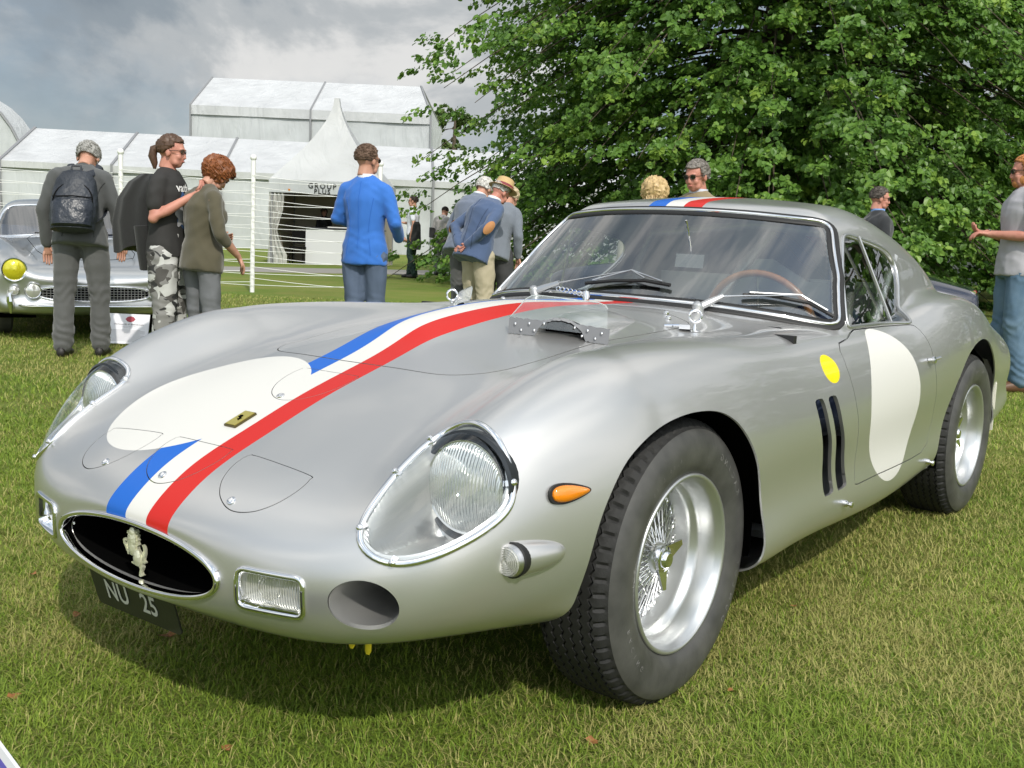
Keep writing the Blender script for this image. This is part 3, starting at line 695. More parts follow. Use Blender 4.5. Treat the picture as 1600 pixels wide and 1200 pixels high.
    def drop(L_, R_2, n=28):
        o = []
        for a in np.linspace(0, 2*np.pi, n, endpoint=False):
            x = math.cos(a); w = R_2*np.sign(math.sin(a))*abs(math.sin(a))**.85*(1.0+.48*x)/1.15; o.append((x*L_, w))
        return o
    mk = MB(); mk.loft([[p0+f0*a*1.12+u0*b*1.25-n0*.004 for a, b in drop(.046, .0165)], [p0+f0*a*1.12+u0*b*1.25+n0*.006 for a, b in drop(.046, .0165)]]); mo = mk.build('side_marker', RUBBER, car)
    mk = MB(); mk.loft([[p0+f0*a*s_+u0*b*s_+n0*h_ for a, b in drop(.046, .0165)] for s_, h_ in ((1, .004), (.98, .010), (.85, .0145), (.5, .018), (.05, .019))]); mk.build('marker_lens', AMBER, mo)
    # latches on the cowl
    lt = np.array([-.551, .441, 0])*mr; kk = np.argmin(((WHOLE.V[:, :2]-lt[:2])**2).sum(1)+(WHOLE.V[:, 2] < .6)*9); p0 = WHOLE.V[kk]
    m = MB(); m.lathe([(.014, 0), (.014, .004), (.006, .006), (.004, .020), (.0, .022)], p0, (0, 0, 1), 14)
    vd = nrm(np.array([1, .8*sg*sg, 0])); ringc = p0+[0, 0, .042]; a1 = nrm(np.array([-.6, .8, 0])); m.tube([ringc+.017*(math.cos(t)*a1+math.sin(t)*np.array([0, 0, 1.])) for t in np.linspace(0, 2*np.pi, 20, endpoint=False)], .0035, 8, closed=True)
    m.box(p0+[.0, -.03*sg, .012], (.05, .03, .012), rotm((0, 0, 1), 25*sg)); m.tube([p0+[.02, -.035*sg, .015], p0+[.035, -.075*sg, .012]], .004, 8); m.build('bonnet_latch', CHROME, car)
    # jacking studs along the sill, door button
    for q in ((-.856, .789, .318), (-1.70, .776, .325)):
        kk = np.argmin(((WHOLE.V-np.array(q)*mr)**2).sum(1)); m = MB(); m.lathe([(.010, 0), (.010, .010), (.006, .013), (.006, .018), (.009, .020), (.009, .026), (0, .028)], WHOLE.V[kk], WHOLE.N[kk], 12); m.build('sill_stud', CHROME, car)
    kk = np.argmin(((WHOLE.V-np.array([-1.622, .779, .683])*mr)**2).sum(1)); p0, n0 = WHOLE.V[kk], WHOLE.N[kk]
    m = MB(); m.lathe([(.009, 0), (.009, .012), (.012, .014), (.012, .022), (0, .024)], p0+[.025, 0, 0], n0, 14); m.tube([p0+[.03, 0, 0]+n0*.012, p0+[-.035, 0, .004]+n0*.02], .0055, 8); m.build('door_handle', CHROME, doors[sg])
# mouth: trim, dark duct, prancing horse
ang = np.linspace(0, 2*np.pi, 120, endpoint=False)
def mouth_pt(k, x): return np.stack([np.full(120, x)-.004*(np.cos(ang)*k)**2, np.cos(ang)*.262*k, .383+np.sign(np.sin(ang))*np.abs(np.sin(ang))**.94*.0635*k], 1)
m = MB(); cm_ = mouth_pt(1, .915); sweep(m, cm_, np.tile([1., 0, 0], (120, 1)), dome(-.0055, .0055, .007, -.012)); grille = m.build('grille_surround', CHROME, car)
m = MB(); r_ = [mouth_pt(.975, .905), mouth_pt(.97, .80), mouth_pt(.95, .62)]; m.loft(r_, cap=False); m.add(mouth_pt(.95, .62), [tuple(range(120))]); m.build('air_intake', BLACK, car)
def hz_(L_, k=1.): return [((X-340)*.000394*k, -((Y-465)-.42*(X-340))*.000223*k) for X, Y in L_]
HP = hz_([(262, 268), (266, 248), (285, 240), (305, 228), (318, 240), (338, 248), (348, 270), (343, 290), (356, 300), (348, 322), (360, 345), (350, 362), (362, 388), (348, 398), (352, 425), (366, 452), (386, 468), (398, 492), (404, 522), (398, 548), (392, 570), (398, 592), (390, 618), (380, 640), (390, 662), (402, 668), (378, 680), (366, 668), (368, 640), (374, 606), (366, 588), (344, 574), (322, 560), (304, 548), (300, 534), (318, 534), (340, 548), (352, 546), (342, 520), (332, 492), (328, 462), (310, 436), (292, 418), (276, 402), (262, 378), (264, 352), (278, 326), (288, 300), (290, 282), (276, 280)])
HLEG = hz_([(272, 330), (258, 316), (244, 312), (236, 326), (238, 352), (250, 384), (262, 418), (272, 440), (276, 462), (288, 466), (284, 440), (274, 412), (262, 380), (252, 350), (252, 332), (266, 344)])
HLEG2 = hz_([(300, 400), (286, 392), (268, 398), (262, 420), (274, 428), (276, 412), (290, 408), (302, 414)])
HTAIL = hz_([(394, 470), (404, 440), (400, 412), (390, 392), (398, 386), (412, 402), (420, 432), (420, 470), (414, 506), (410, 530), (424, 548), (418, 560), (402, 548), (396, 520), (404, 496)])
hc_ = np.array([.905, 0, 0]); _q = bp(212.3, 865.2, 0, .905); hc_ = np.array([.905, _q[1], _q[2]])
fr = (np.array([0, 1., 0]), np.array([.0, 0, 1.]), np.array([-1., 0, 0]))
m = MB(); m.prism(HP, .007, fr, hc_); m.prism(HLEG, .005, fr, hc_+[.002, 0, 0]); m.prism(HLEG2, .005, fr, hc_+[.001, 0, 0]); m.prism(HTAIL, .005, fr, hc_)
for (X, Y), r_ in (((318, 270), (.005, .010, .012)), ((315, 335), (.006, .014, .022)), ((318, 400), (.006, .012, .018)), ((362, 500), (.007, .012, .018))):
    (a_, b_), = hz_([(X, Y)]); m.ball(hc_+[0.002, a_, b_], r_, 10, 6)
m.tube([hc_+[0, .018, -.075], hc_+[0, .018, -.050]], .005, 8); m.build('horse_emblem', HORSE, car, sharp=30)
for y in (-.24, -.232): 
    m = MB(); m.ball((.90, y, .385+(.01 if y > -.235 else .022)), .0035, 8, 6); m.build('grille_rivet', CHROME, car)
# number plate under the mouth
pr_ = rotm((0, 1, 0), 10)
npc = np.array([.862, -.075, .256]); m = MB(); pw, ph = .294, .092; cr_ = .012; pts = []
for sx, sy, a0 in ((1, 1, 0), (-1, 1, 90), (-1, -1, 180), (1, -1, 270)):
    for a in (0, 30, 60, 90): a = math.radians(a0+a); pts.append((sx*(pw/2-cr_)+cr_*math.cos(a), sy*(ph/2-cr_)+cr_*math.sin(a)))
fx_, fy_, fz_ = np.array([0, 1., 0]), pr_@np.array([0, 0, 1.]), pr_@np.array([1., 0, 0]); fy_ = np.array([.28, 0, .96]); fz_ = np.array([-.96, 0, .28])
m.prism(pts, .004, (fx_, fy_, fz_), npc); plate = m.build('number_plate', PLATE, car)
for txt, off in (('NU', -.058), ('25', .056)):
    tv, tf = text_faces(txt, .064, True, 3, 1.05); tv = tv*[.86, 1, 1]; m = MB(); m.add(np.array([npc+fx_*(v[0]+off)+fy_*v[1]-fz_*.0015 for v in tv]), tf); m.build('plate_lettering', PLATEW, plate, smooth=False)
# enamel badge on the nose
kk = np.argmin(((WHOLE.V[:, :2]-[.652, .005])**2).sum(1)+(WHOLE.V[:, 2] < .5)*9); p0, n0 = WHOLE.V[kk], WHOLE.N[kk]; u0 = nrm(np.cross(np.array([0, 1., 0]), n0)); R3 = np.stack([u0, np.cross(n0, u0), n0], 1)
m = MB(); m.box(p0+n0*.002, (.062, .036, .006), R3); bd = m.build('nose_badge', mat('badge_edge', (.12, .10, .04), .3, .8), car)
m = MB(); m.box(p0+n0*.0055, (.057, .031, .002), R3); m.build('badge_face', GOLD, bd)
m = MB(); m.prism([(-a*.28, b*.22) for a, b in HP][::-1], .0012, (-R3[:, 1], -u0, n0), p0+n0*.0066); m.build('badge_emblem', BLACK, bd, smooth=False)
# yellow towing eyes
for y in (.425, .468):
    m = MB(); m.tube([(.722, y, .30), (.724, y, .255), (.725, y, .248)], [(.008, .004), (.008, .004), (.004, .002)], 10); m.build('towing_eye', mat('yellow_hook', (.75, .60, .03), .4), car)
# scoops with deflector plates on the bonnet
def surf_z(x, y):
    kk = np.argmin((WHOLE.V[:, 0]-x)**2+(WHOLE.V[:, 1]-y)**2+(WHOLE.V[:, 2] < .6)*9+(WHOLE.V[:, 2] > .9)*9); return WHOLE.V[kk, 2]
for sg in (1, -1):
    dx_ = 0 if sg > 0 else -.30; ks = 1. if sg > 0 else .55; a = np.array([-.035+dx_, .190]); b = np.array([-.195+dx_, .388]); mid = (a+b)/2; al = (b-a)/np.linalg.norm(b-a); bk = np.array([-al[1], -abs(al[0])]); bk = np.array([-.90, -.10]); bk /= np.linalg.norm(bk)
    rings = []
    mid2 = mid+al*.008
    LS = .36 if sg > 0 else .2
    for t in np.linspace(0, LS, 16):
        s = t/LS; w = .056*(1-.30*s); h = (.050 if sg > 0 else .012)*(1-s**2.2)+.0005; c2 = mid2+bk*t*1. ; al2 = nrm(al*(1-s)+np.array([0, 1])*s*1.) if s > .15 else al
        rr = []
        for th in np.linspace(0, math.pi, 21):
            q = c2-al2*w*math.cos(th)*1.25; q = np.array([q[0], q[1]*1]); rr.append((q[0], q[1]*sg, surf_z(q[0], abs(q[1]))-.004+h*math.sin(th)**.75+.002*math.sin(th)))
        rings.append(rr)
    m = MB(); m.loft(rings, closed=False, cap=False); sc = m.build('bonnet_scoop', PAINT, car)
    m = MB(); r0 = np.array(rings[2]); sg < 0 or m.add(np.concatenate([r0, r0[::-1]*[1, 1, 1]-[0, 0, .03]]), [tuple(range(len(r0)))]); m.build('scoop_mouth', BLACK, sc) if sg > 0 else None  # black sheet across the opening stands in for the shade inside the scoop
    # riveted strip with an arch cut out
    Z = np.array([0, 0, 1.]); L_ = np.linalg.norm(b-a); strip = []; n_ = 44; lo, hi = [], []
    for k in range(n_+1):
        u = k/n_*L_; q = a+al*u-bk*.004; zb = surf_z(q[0], q[1]); arch_ = 0
        e = (u-L_/2-.004)/.062
        if abs(e) < 1: arch_ = .044*math.sqrt(1-e*e)
        lo.append((q[0], q[1]*sg, zb+.0005+arch_)); hi.append((q[0]-.004, q[1]*sg, max(zb+.040, zb+arch_+.0065)))
    V = np.array(lo+hi); V2 = V+[.0035, .002*sg, 0]; nn = n_+1; F = []
    for k in range(n_): F += [(k, k+1, nn+k+1, nn+k), (2*nn+k+1, 2*nn+k, 3*nn+k, 3*nn+k+1), (nn+k, nn+k+1, 3*nn+k+1, 3*nn+k), (k+1, k, 2*nn+k, 2*nn+k+1)]
    m = MB(); m.add(np.concatenate([V, V2]), F); st = m.build('deflector_strip', PLATED, sc, sharp=25) if sg > 0 else None
    for u, dz in () if sg < 0 else ((.02, .029), (.035, .014), (.055, .031), (.068, .014), (.092, .034), (L_-.085, .033), (L_-.066, .014), (L_-.052, .030), (L_-.032, .013), (L_-.016, .028)):
        q = a+al*u-bk*.008; zb = surf_z(q[0], q[1]); m = MB(); m.ball((q[0]+.004, q[1]*sg+.002*sg, zb+dz), .0034, 8, 5); m.build('rivet', CHROME, st)
    pl = []; lean = np.array([-.020, -.012])
    for u, h in ((.004, .020), (.0, .034), (.040, .088), (.055, .097), (.075, .100), (L_-.03, .100), (L_-.012, .097), (L_-.006, .088), (L_-.004, .020)):
        q = a+al*u-bk*.006+lean*h/.1; pl.append(np.array([q[0], q[1]*sg, surf_z(*(a+al*u))+h*ks]))
    nrm_ = nrm(np.cross(pl[5]-pl[0], pl[2]-pl[0])); V = np.array(pl); n2 = len(V); m = MB()
    m.add(np.concatenate([V, V+nrm_*.0025]), [tuple(range(n2))[::-1], tuple(range(n2, 2*n2))]); shield = m.build('perspex_shield', PERSPEX, sc, smooth=False)
    m = MB(); m.tube(V[1:-1], .0014, 5); m.build('shield_edge', mat('perspex_edge', (.42, .45, .45), .2, .2), shield)
    # wipers: arm, blade holder and blade
    if sg == 1: piv = np.array([-.625, .400, .848]); tip0 = np.array([-.870, .600, .878]); bl = (np.array([-.80, .428, .883]), np.array([-.965, .590, .850])); 
    else: piv = np.array([-.640, -.095, .872]); tip0 = np.array([-.840, -.06, .945]); bl = None
    m = MB(); wp = link('wiper', None, car) if False else None
# wipers sit on the glass: solve places on the windscreen plane
def on_ws(y, z, off=.012):
    x = -.75-.34*(abs(y)/.67)**2.2-(z-.84)*1.30; n = nrm(np.array([1, .34*2.2/.67*(abs(y)/.67)**1.2*np.sign(y), 1.3])); return np.array([x, y, z])+n*off, n
def hit_ws(px, py, off=.012):
    d = CF+(px-800)/CAM_F*CR-(py-600)/CAM_F*CU; t = 1.5
    lo, hi = 1.5, 5.
    for _ in range(50):
        mid = (lo+hi)/2; q = CAM_C+mid*d
        if ws_f(q[0], q[1], q[2]) > 0: lo = mid
        else: hi = mid
    q = CAM_C+lo*d; n = nrm(np.array([1, .34*2.2/.67*(abs(q[1])/.67)**1.2*np.sign(q[1]), 1.3])); return q+n*off
for A_, B_, C_, bl in (((1090, 492), (1128, 474), (1248, 470), ((1160, 466), (1192, 465), (1262, 478), (1300, 499))), ((842, 466), (880, 453), (990, 432), ((917, 448), (960, 444), (1010, 444), (1048, 451)))):
    pa, pb, pc_ = hit_ws(*A_, .03), hit_ws(*B_, .03), hit_ws(*C_, .026)
    m = MB(); m.lathe([(.016, -.02), (.016, .01), (.010, .018), (0, .02)], pa, (.6, 0, .8), 14); m.tube([pa, pa+(pb-pa)*.5, pb], [.012, .011, .008], 8); m.tube([pb, pc_], [(.0045, .003), (.003, .002)], 6); wo = m.build('wiper', BRUSH, car)
    q = [hit_ws(*p, .014) for p in bl]; m = MB(); m.tube([q[0]+[0, 0, .0], q[1], q[2], q[3]], .0065, 6); m.build('wiper_blade', RUBBER, wo)
    m = MB(); qq = [hit_ws(*p, .024) for p in bl]; m.tube([qq[0]*.7+qq[1]*.3, pc_, qq[3]*.7+qq[2]*.3], .003, 6); m.tube([pc_, qq[2]], .003, 6); m.build('blade_bridge', BRUSH, wo)
# chain hinge pins and screws on the cowl
kk = None
for y in (-.02,):
    z0 = surf_z(-.655, y); m = MB(); m.lathe([(.011, 0), (.011, .02), (.009, .03), (0, .034)], (-.655, y+.03, z0), (0, 0, 1), 12)
    for k in range(7): m.tube([np.array([-.655, y+.02-.016*k, z0+.020+.002*k])+.007*np.array([0, math.cos(t), math.sin(t)]) for t in np.linspace(0, 2*np.pi, 10, endpoint=False)], .0018, 5, closed=True)
    m.build('locking_chain', CHROME, car)
for x, y in ((-.640, .30), (-.60, .33), (-.64, -.3)):
    m = MB(); m.lathe([(.009, 0), (.009, .006), (.005, .010), (0, .011)], (x, y, surf_z(x, y)), (0, 0, 1), 10); m.build('washer_jet', CHROME, car)
# wheels
def wheel_parts():
    root = bpy.data.objects.new('wheel', None)
    # axis = +y outwards, outer tyre face at y = 0
    RO, RR = .3275, .203; W = .190; prof = []
    side = [(RR-.004, -.012), (RR+.003, -.006), (RR+.012, .002), (.235, .010), (.262, .0125), (.285, .009), (.300, .002), (.307, -.004)]
    tr = [(.3105, -.008), (.317, -.013), (.323, -.020)]
    m = MB(); m.lathe(side, (0, 0, 0), (0, 1, 0), 96); m.lathe([(r, -W-h) for r, h in side][::-1], (0, 0, 0), (0, 1, 0), 96)
    tyre_me = MB(); tyre_me.V, tyre_me.F, tyre_me.M, tyre_me.n = m.V, m.F, m.M, m.n
    nb = 64; K = nb*5; th = np.linspace(0, 2*np.pi, K, endpoint=False)
    h_ = [-.004, -.009, -.0125, -.0165, -.022, -.030]; r_b = [.307, .3105, .314, .3185, .3225, .3250]; gz = [0]*6
    for k in range(6):
        c_ = -.034-.0244*k
        for dh, dr in ((0, 0), (-.0012, -.0065), (-.0044, -.0065), (-.0056, 0)): h_.append(c_+dh); r_b.append(.3262+.0022*math.sin(math.pi*(k+.2)/5.4)+dr); gz.append(1)
    hc2 = -(W/2); half = list(zip(r_b, h_, gz)); tail_ = [(r, -W-h, 0) for r, h, _ in list(zip(r_b, h_, gz))[:6][::-1]]; prof = half+tail_
    V = []; nP = len(prof)
    for k, (r, h, g_) in enumerate(prof):
        edge = min(k, nP-1-k); rr = np.full(K, r); hz2 = h+g_*.0042*(np.abs((np.arange(K) % 4)-2)-1)
        if 1 <= edge <= 4: rr = rr-np.where(np.arange(K) % 5 == 0, (.0, .002, .006, .0075, .0075)[edge], 0)
        V.append(np.stack([rr*np.cos(th), hz2, rr*np.sin(th)], 1))
    F = []
    for k in range(nP-1):
        for j in range(K): j2 = (j+1) % K; F.append((k*K+j, k*K+j2, (k+1)*K+j2, (k+1)*K+j))
    t1 = MB(); t1.add(np.concatenate([np.concatenate(m.V), ]), m.F); me_side = mesh_from('tyre', np.concatenate(m.V), m.F, TYRE, True)
    ty = bpy.data.objects.new('tyre', me_side)
    trd = bpy.data.objects.new('tread', mesh_from('tread', np.concatenate(V), F, TREAD, True, sharp=25))
    # sidewall words
    lm = MB()
    def arc_text(txt, a0, r, size, da):
        for i, ch in enumerate(txt):
            if ch == ' ': continue
            tv, tf = text_faces(ch, size, True, 2); a = a0-i*da
            er = np.array([math.cos(a), 0, math.sin(a)]); et = np.array([math.sin(a), 0, -math.cos(a)])*1.
            P = np.array([er*(r+v[1])+et*v[0] for v in tv]); rr = np.hypot(P[:, 0], P[:, 2])
            P[:, 1] = np.interp(rr, [s[0] for s in side], [s[1] for s in side])+.0009; lm.add(P, tf)
    arc_text('RACING', math.radians(150), .262, .021, .105); arc_text('DUNLOP', math.radians(222), .262, .021, .11); arc_text('RACING', math.radians(-20), .262, .016, .09); arc_text('6.00 L 15', math.radians(75), .255, .013, .06)
    let = bpy.data.objects.new('sidewall_lettering', lm.build('x', LETTER, None, smooth=False).data)
    for o in list(COL.objects):
        if o.name.startswith('x'): bpy.data.objects.remove(o)
    m = MB(); m.lathe([(RR-.002, -.014), (RR+.004, -.004), (RR+.002, .001), (RR-.004, .0015), (RR-.008, -.004), (.190, -.012), (.184, -.020), (.182, -.055), (.178, -.066), (.171, -.073), (.168, -.085), (.168, -.118), (.160, -.128), (.150, -.130)], (0, 0, 0), (0, 1, 0), 96)
    rim = bpy.data.objects.new('rim', mesh_from('rim', np.concatenate(m.V), m.F, RIMM, True))
    m = MB(); m.lathe([(.030, .020-.075), (.034, -.058), (.037, -.075), (.040, -.11), (.055, -.125), (.056, -.14), (.03, -.15)], (0, 0, 0), (0, 1, 0), 36); hub = bpy.data.objects.new('hub', mesh_from('hub', np.concatenate(m.V), m.F, RIMM, True))
    sp = MB(); npm = MB(); rng = random.Random(3)
    for k in range(24):
        for lay, (yo, yi, dr, ri_) in enumerate(((-.118, -.070, .32, .036), (-.121, -.118, -.42, .052))):
            for s2 in (1, -1):
                a = 2*math.pi*(k+.25*lay+.12*s2)/24; a2 = a+dr*s2
                if lay == 1 and s2 == -1 and k % 2: continue
                p1 = np.array([.1655*math.cos(a), yo, .1655*math.sin(a)]); p2 = np.array([ri_*math.cos(a2), yi, ri_*math.sin(a2)]); sp.tube([p1, p2], .0021, 5, cap=False)
                npm.tube([p1+(p1-p2)*.02, p1+(p2-p1)*.13], [.0048, .0034], 6)
    spo = bpy.data.objects.new('spokes', mesh_from('spokes', np.concatenate(sp.V), sp.F, CHROME, True)); spo['kind'] = 'stuff'
    nip = bpy.data.objects.new('spoke_nipples', mesh_from('spoke_nipples', np.concatenate(npm.V), npm.F, CHROME, True)); nip['kind'] = 'stuff'
    back = MB(); back.lathe([(.150, -.131), (.05, -.1405), (.0, -.141)], (0, 0, 0), (0, 1, 0), 40)
    br = bpy.data.objects.new('brake_disc', mesh_from('brake_disc', np.concatenate(back.V), back.F, mat('brake_disc', (.22, .22, .22), .4, .9), True))
    s = MB(); s.lathe([(0, -.036), (.016, -.036), (.021, -.040), (.023, -.046), (.030, -.048), (.031, -.060)], (0, 0, 0), (0, 1, 0), 36)
    for k in range(3):
        a = math.radians(35+120*k); er = np.array([math.cos(a), 0, math.sin(a)]); et = np.array([-math.sin(a), 0, math.cos(a)]); Y = np.array([0, 1., 0])
        s.add([er*.016-et*.022-Y*.052, er*.016+et*.022-Y*.052, er*.070+et*.007-Y*.040, er*.070-et*.007-Y*.040, er*.016-et*.022-Y*.060, er*.016+et*.022-Y*.060, er*.070+et*.007-Y*.046, er*.070-et*.007-Y*.046],
              [(0, 1, 2, 3), (7, 6, 5, 4), (0, 4, 5, 1), (1, 5, 6, 2), (2, 6, 7, 3), (3, 7, 4, 0)])
    spn = bpy.data.objects.new('spinner', mesh_from('spinner', np.concatenate(s.V), s.F, CHROME, True, sharp=35))
    w = MB(); w.box((.180, -.036, .030), (.008, .022, .018)); w.box((.181, -.036, -.0), (.006, .016, .03)); wt = bpy.data.objects.new('balance_weight', mesh_from('balance_weight', np.concatenate(w.V), w.F, BRUSH, False))
    for o in (ty, trd, let, rim, hub, spo, nip, br, spn, wt): COL.objects.link(o); o.parent = root
    COL.objects.link(root); return root
WH = wheel_parts()
for k, (x, sg) in enumerate(((0, 1), (-2.4, 1), (0, -1), (-2.4, -1))):
    o = WH if k == 0 else copy_tree(WH); o.parent = car; o.location = (x, (.738)*sg, .3225); o.rotation_euler = (0, math.radians((0, 40, 10, 70)[k]), math.pi if sg < 0 else (math.radians(-.3) if k == 0 else 0))
# dark wheel wells
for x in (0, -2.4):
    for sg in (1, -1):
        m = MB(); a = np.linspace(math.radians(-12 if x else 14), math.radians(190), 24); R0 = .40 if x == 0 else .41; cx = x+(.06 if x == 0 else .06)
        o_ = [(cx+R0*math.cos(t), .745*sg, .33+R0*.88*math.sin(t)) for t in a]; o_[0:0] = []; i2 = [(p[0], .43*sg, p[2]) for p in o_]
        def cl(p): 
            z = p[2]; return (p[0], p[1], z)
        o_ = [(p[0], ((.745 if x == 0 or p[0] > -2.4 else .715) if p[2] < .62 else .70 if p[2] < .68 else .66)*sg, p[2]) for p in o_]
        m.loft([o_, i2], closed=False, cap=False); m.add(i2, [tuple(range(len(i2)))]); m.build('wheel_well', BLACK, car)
m = MB(); m.add([(-2.80, .70, .60), (-2.80, .70, .28), (-2.80, .44, .28), (-2.80, .44, .60)], [(0, 1, 2, 3)]); 
V = [(-2.775, y, z) for y, z in ((.735, .30), (.735, .50), (.69, .60), (.55, .62), (.45, .60), (.45, .30))]; m = MB(); m.add(V+[(-2.79, v[1], v[2]) for v in V], [tuple(range(6)), tuple(range(6, 12))[::-1]]+[(i, (i+1) % 6, 6+(i+1) % 6, 6+i) for i in range(6)]); m.build('inner_wing_panel', CREAM, car, smooth=False)
# cabin
m = MB(); m.box((-1.45, 0, .255), (1.7, 1.40, .02)); m.box((-1.4, 0, .34), (1.5, .24, .20)); m.build('cabin_floor', TRIMG, car)
m = MB(); m.box((-.68, 0, .53), (.02, 1.36, .54)); m.build('firewall', DASH, car)
m = MB(); pr = [(-.74, .845), (-.82, .835), (-.92, .815), (-1.00, .79), (-1.02, .76), (-1.00, .70), (-.96, .60), (-.72, .60)]
m.prism([(x-.07, z) for x, z in pr], 1.16, (np.array([1., 0, 0]), np.array([0, 0, 1.]), np.array([0, 1., 0])), (0, -.58, -.035)); m.build('dashboard', DASH, car, sharp=60)
for y in (.28, .40, .10, -.05, -.17):
    m = MB(); r0 = .045 if y in (.28, .40) else .028; m.lathe([(r0, 0), (r0, .012), (r0-.005, .014), (0, .010)], (-1.085, y, .72), (-1, 0, .2), 20); m.build('gauge', BRUSH, car)
# bulkhead behind the seats: silver panels, top rail, roll-over tubes
m = MB(); m.box((-2.02, 0, .54), (.012, 1.30, .46)); m.box((-2.02, 0, .84), (.012, 1.0, .16)); m.box((-2.20, 0, .86), (.36, .80, .012)); m.build('rear_bulkhead', mat('cabin_silver', (.55, .55, .53), .4, .6), car)
m = MB(); m.prism([(-.25, .70), (.25, .70), (.40, .82), (.40, .90), (.10, .91), (-.05, .99), (-.12, .99), (-.30, .86)], .03, (np.array([0, 1., 0]), np.array([0, 0, 1.]), np.array([-1., 0, 0])), (-1.98, .08, .0)); m.build('shelf_panel', mat('cabin_silver2', (.38, .39, .38), .35, .7), car, smooth=False)
m = MB(); m.tube([(-1.90, .56, .30), (-1.90, .55, .95), (-1.88, .47, 1.08), (-1.88, 0, 1.125), (-1.88, -.47, 1.08), (-1.90, -.55, .95), (-1.90, -.56, .30)], .02, 10); m.build('roll_hoop', mat('tube_grey', (.45, .46, .45), .35, .6), car)
m = MB(); m.tube([(-1.90, .05, 1.10), (-1.72, -.1, .80), (-1.60, -.15, .40)], .021, 10); m.tube([(-1.90, .38, .93), (-1.5, .52, .55)], .019, 10); m.tube([(-1.60, .58, .78), (-1.88, .54, 1.02)], .017, 10); m.build('roll_brace', mat('tube_grey', (.45, .46, .45), .35, .6), car)
for y in (.33, -.33):
    m = MB(); rings = []
    for t, w, x, z in ((0, .19, -1.22, .40), (.2, .21, -1.30, .44), (.5, .21, -1.60, .40), (.6, .21, -1.70, .46), (.8, .20, -1.76, .62), (.95, .17, -1.80, .78), (1, .11, -1.815, .825)):
        rings.append([(x+.035*(1 if abs(c_) > .6 else -.25)*(z > .45), y+w*c_, z+(.05 if abs(c_) > .7 and z < .47 else 0)) for c_ in (-1, -.8, -.5, 0, .5, .8, 1)])
    lo = [[(a-.06*(c[2] > .5), b, c_-.05*(c[2] < .5)) for (a, b, c_) in [c]][0] for c in []]
    m.loft(rings, closed=False, cap=False); mm = m.build('seat', SEAT, car, sharp=60); md = mm.modifiers.new('s', 'SOLIDIFY'); md.thickness = .05; md2 = mm.modifiers.new('b', 'SUBSURF'); md2.levels = 1; md2.render_levels = 2
# steering wheel
sc_c = np.array([-1.215, .335, .770]); ax = nrm(np.array([-1, 0, .30])); A = np.array([0, 1., 0]); B = np.cross(ax, A)
m = MB(); m.tube([sc_c+.19*(math.cos(t)*A+math.sin(t)*B) for t in np.linspace(0, 2*np.pi, 48, endpoint=False)], .012, 10, closed=True); sw = m.build('steering_wheel', WOOD, car)
m = MB()
for k in (0, 1, 2):
    t = math.radians(-90+120*k+0); m.tube([sc_c-ax*.02, sc_c+.185*(math.cos(t)*A+math.sin(t)*B)], (.006), 6)
m.lathe([(.03, 0), (.03, .02), (0, .03)], sc_c-ax*.02, ax, 20); m.tube([sc_c, sc_c-ax*.22+[0, 0, -.0]], .014, 8); m.build('wheel_spokes', BRUSH, sw)
# mirror hung from the roof
mc = hit_ws(1075, 381, -.07); m = MB(); m.box(mc, (.014, .125, .050), rotm((0, 0, 1), -12)@rotm((0, 1, 0), -6)); mo = m.build('rear_view_mirror', DASH, car)
m = MB(); m.box(mc+np.array([.0, 0, 0])-np.array([.009, .0, 0]), (.002, .115, .042), rotm((0, 0, 1), -12)@rotm((0, 1, 0), -6)); m.build('mirror_glass', CHROME, mo)
m = MB(); m.box(mc+np.array([.009, 0, 0]), (.002, .118, .044), rotm((0, 0, 1), -12)@rotm((0, 1, 0), -6)); m.build('mirror_back', mat('mirror_back', (.35, .36, .36), .25, .9), mo)
m = MB(); m.tube([mc+[0, 0, .02], mc+[.03, 0, .09], mc+[.05, 0, .13]], .004, 6); m.build('mirror_stem', CHROME, mo)
# exhaust tips and lamps at the tail
for y in (-.42, -.36, .36, .42):
    m = MB(); m.tube([(-3.0, y, .25), (-3.46, y, .25)], .024, 14, cap=False); m.build('exhaust_pipe', BRUSH, car)
for sg in (1, -1):
    m = MB(); m.lathe([(.045, 0), (.043, .02), (.02, .03), (0, .031)], (-3.375, .50*sg, .60), (-1, 0, 0), 24); m.build('tail_lamp', mat('red_lens', (.45, .01, .01), .2, coat=1.), car)
e = S0[-1]; ring = np.concatenate([e, (e*[1, -1, 1])[-2:0:-1]]); m = MB(); m.add(np.concatenate([ring-[.0, 0, 0], [(ring[:, 0].mean()+.01, 0, .56)]]), [(i, (i+1) % len(ring), len(ring)) for i in range(len(ring))]); m.build('tail_panel', PAINT, car, smooth=False)
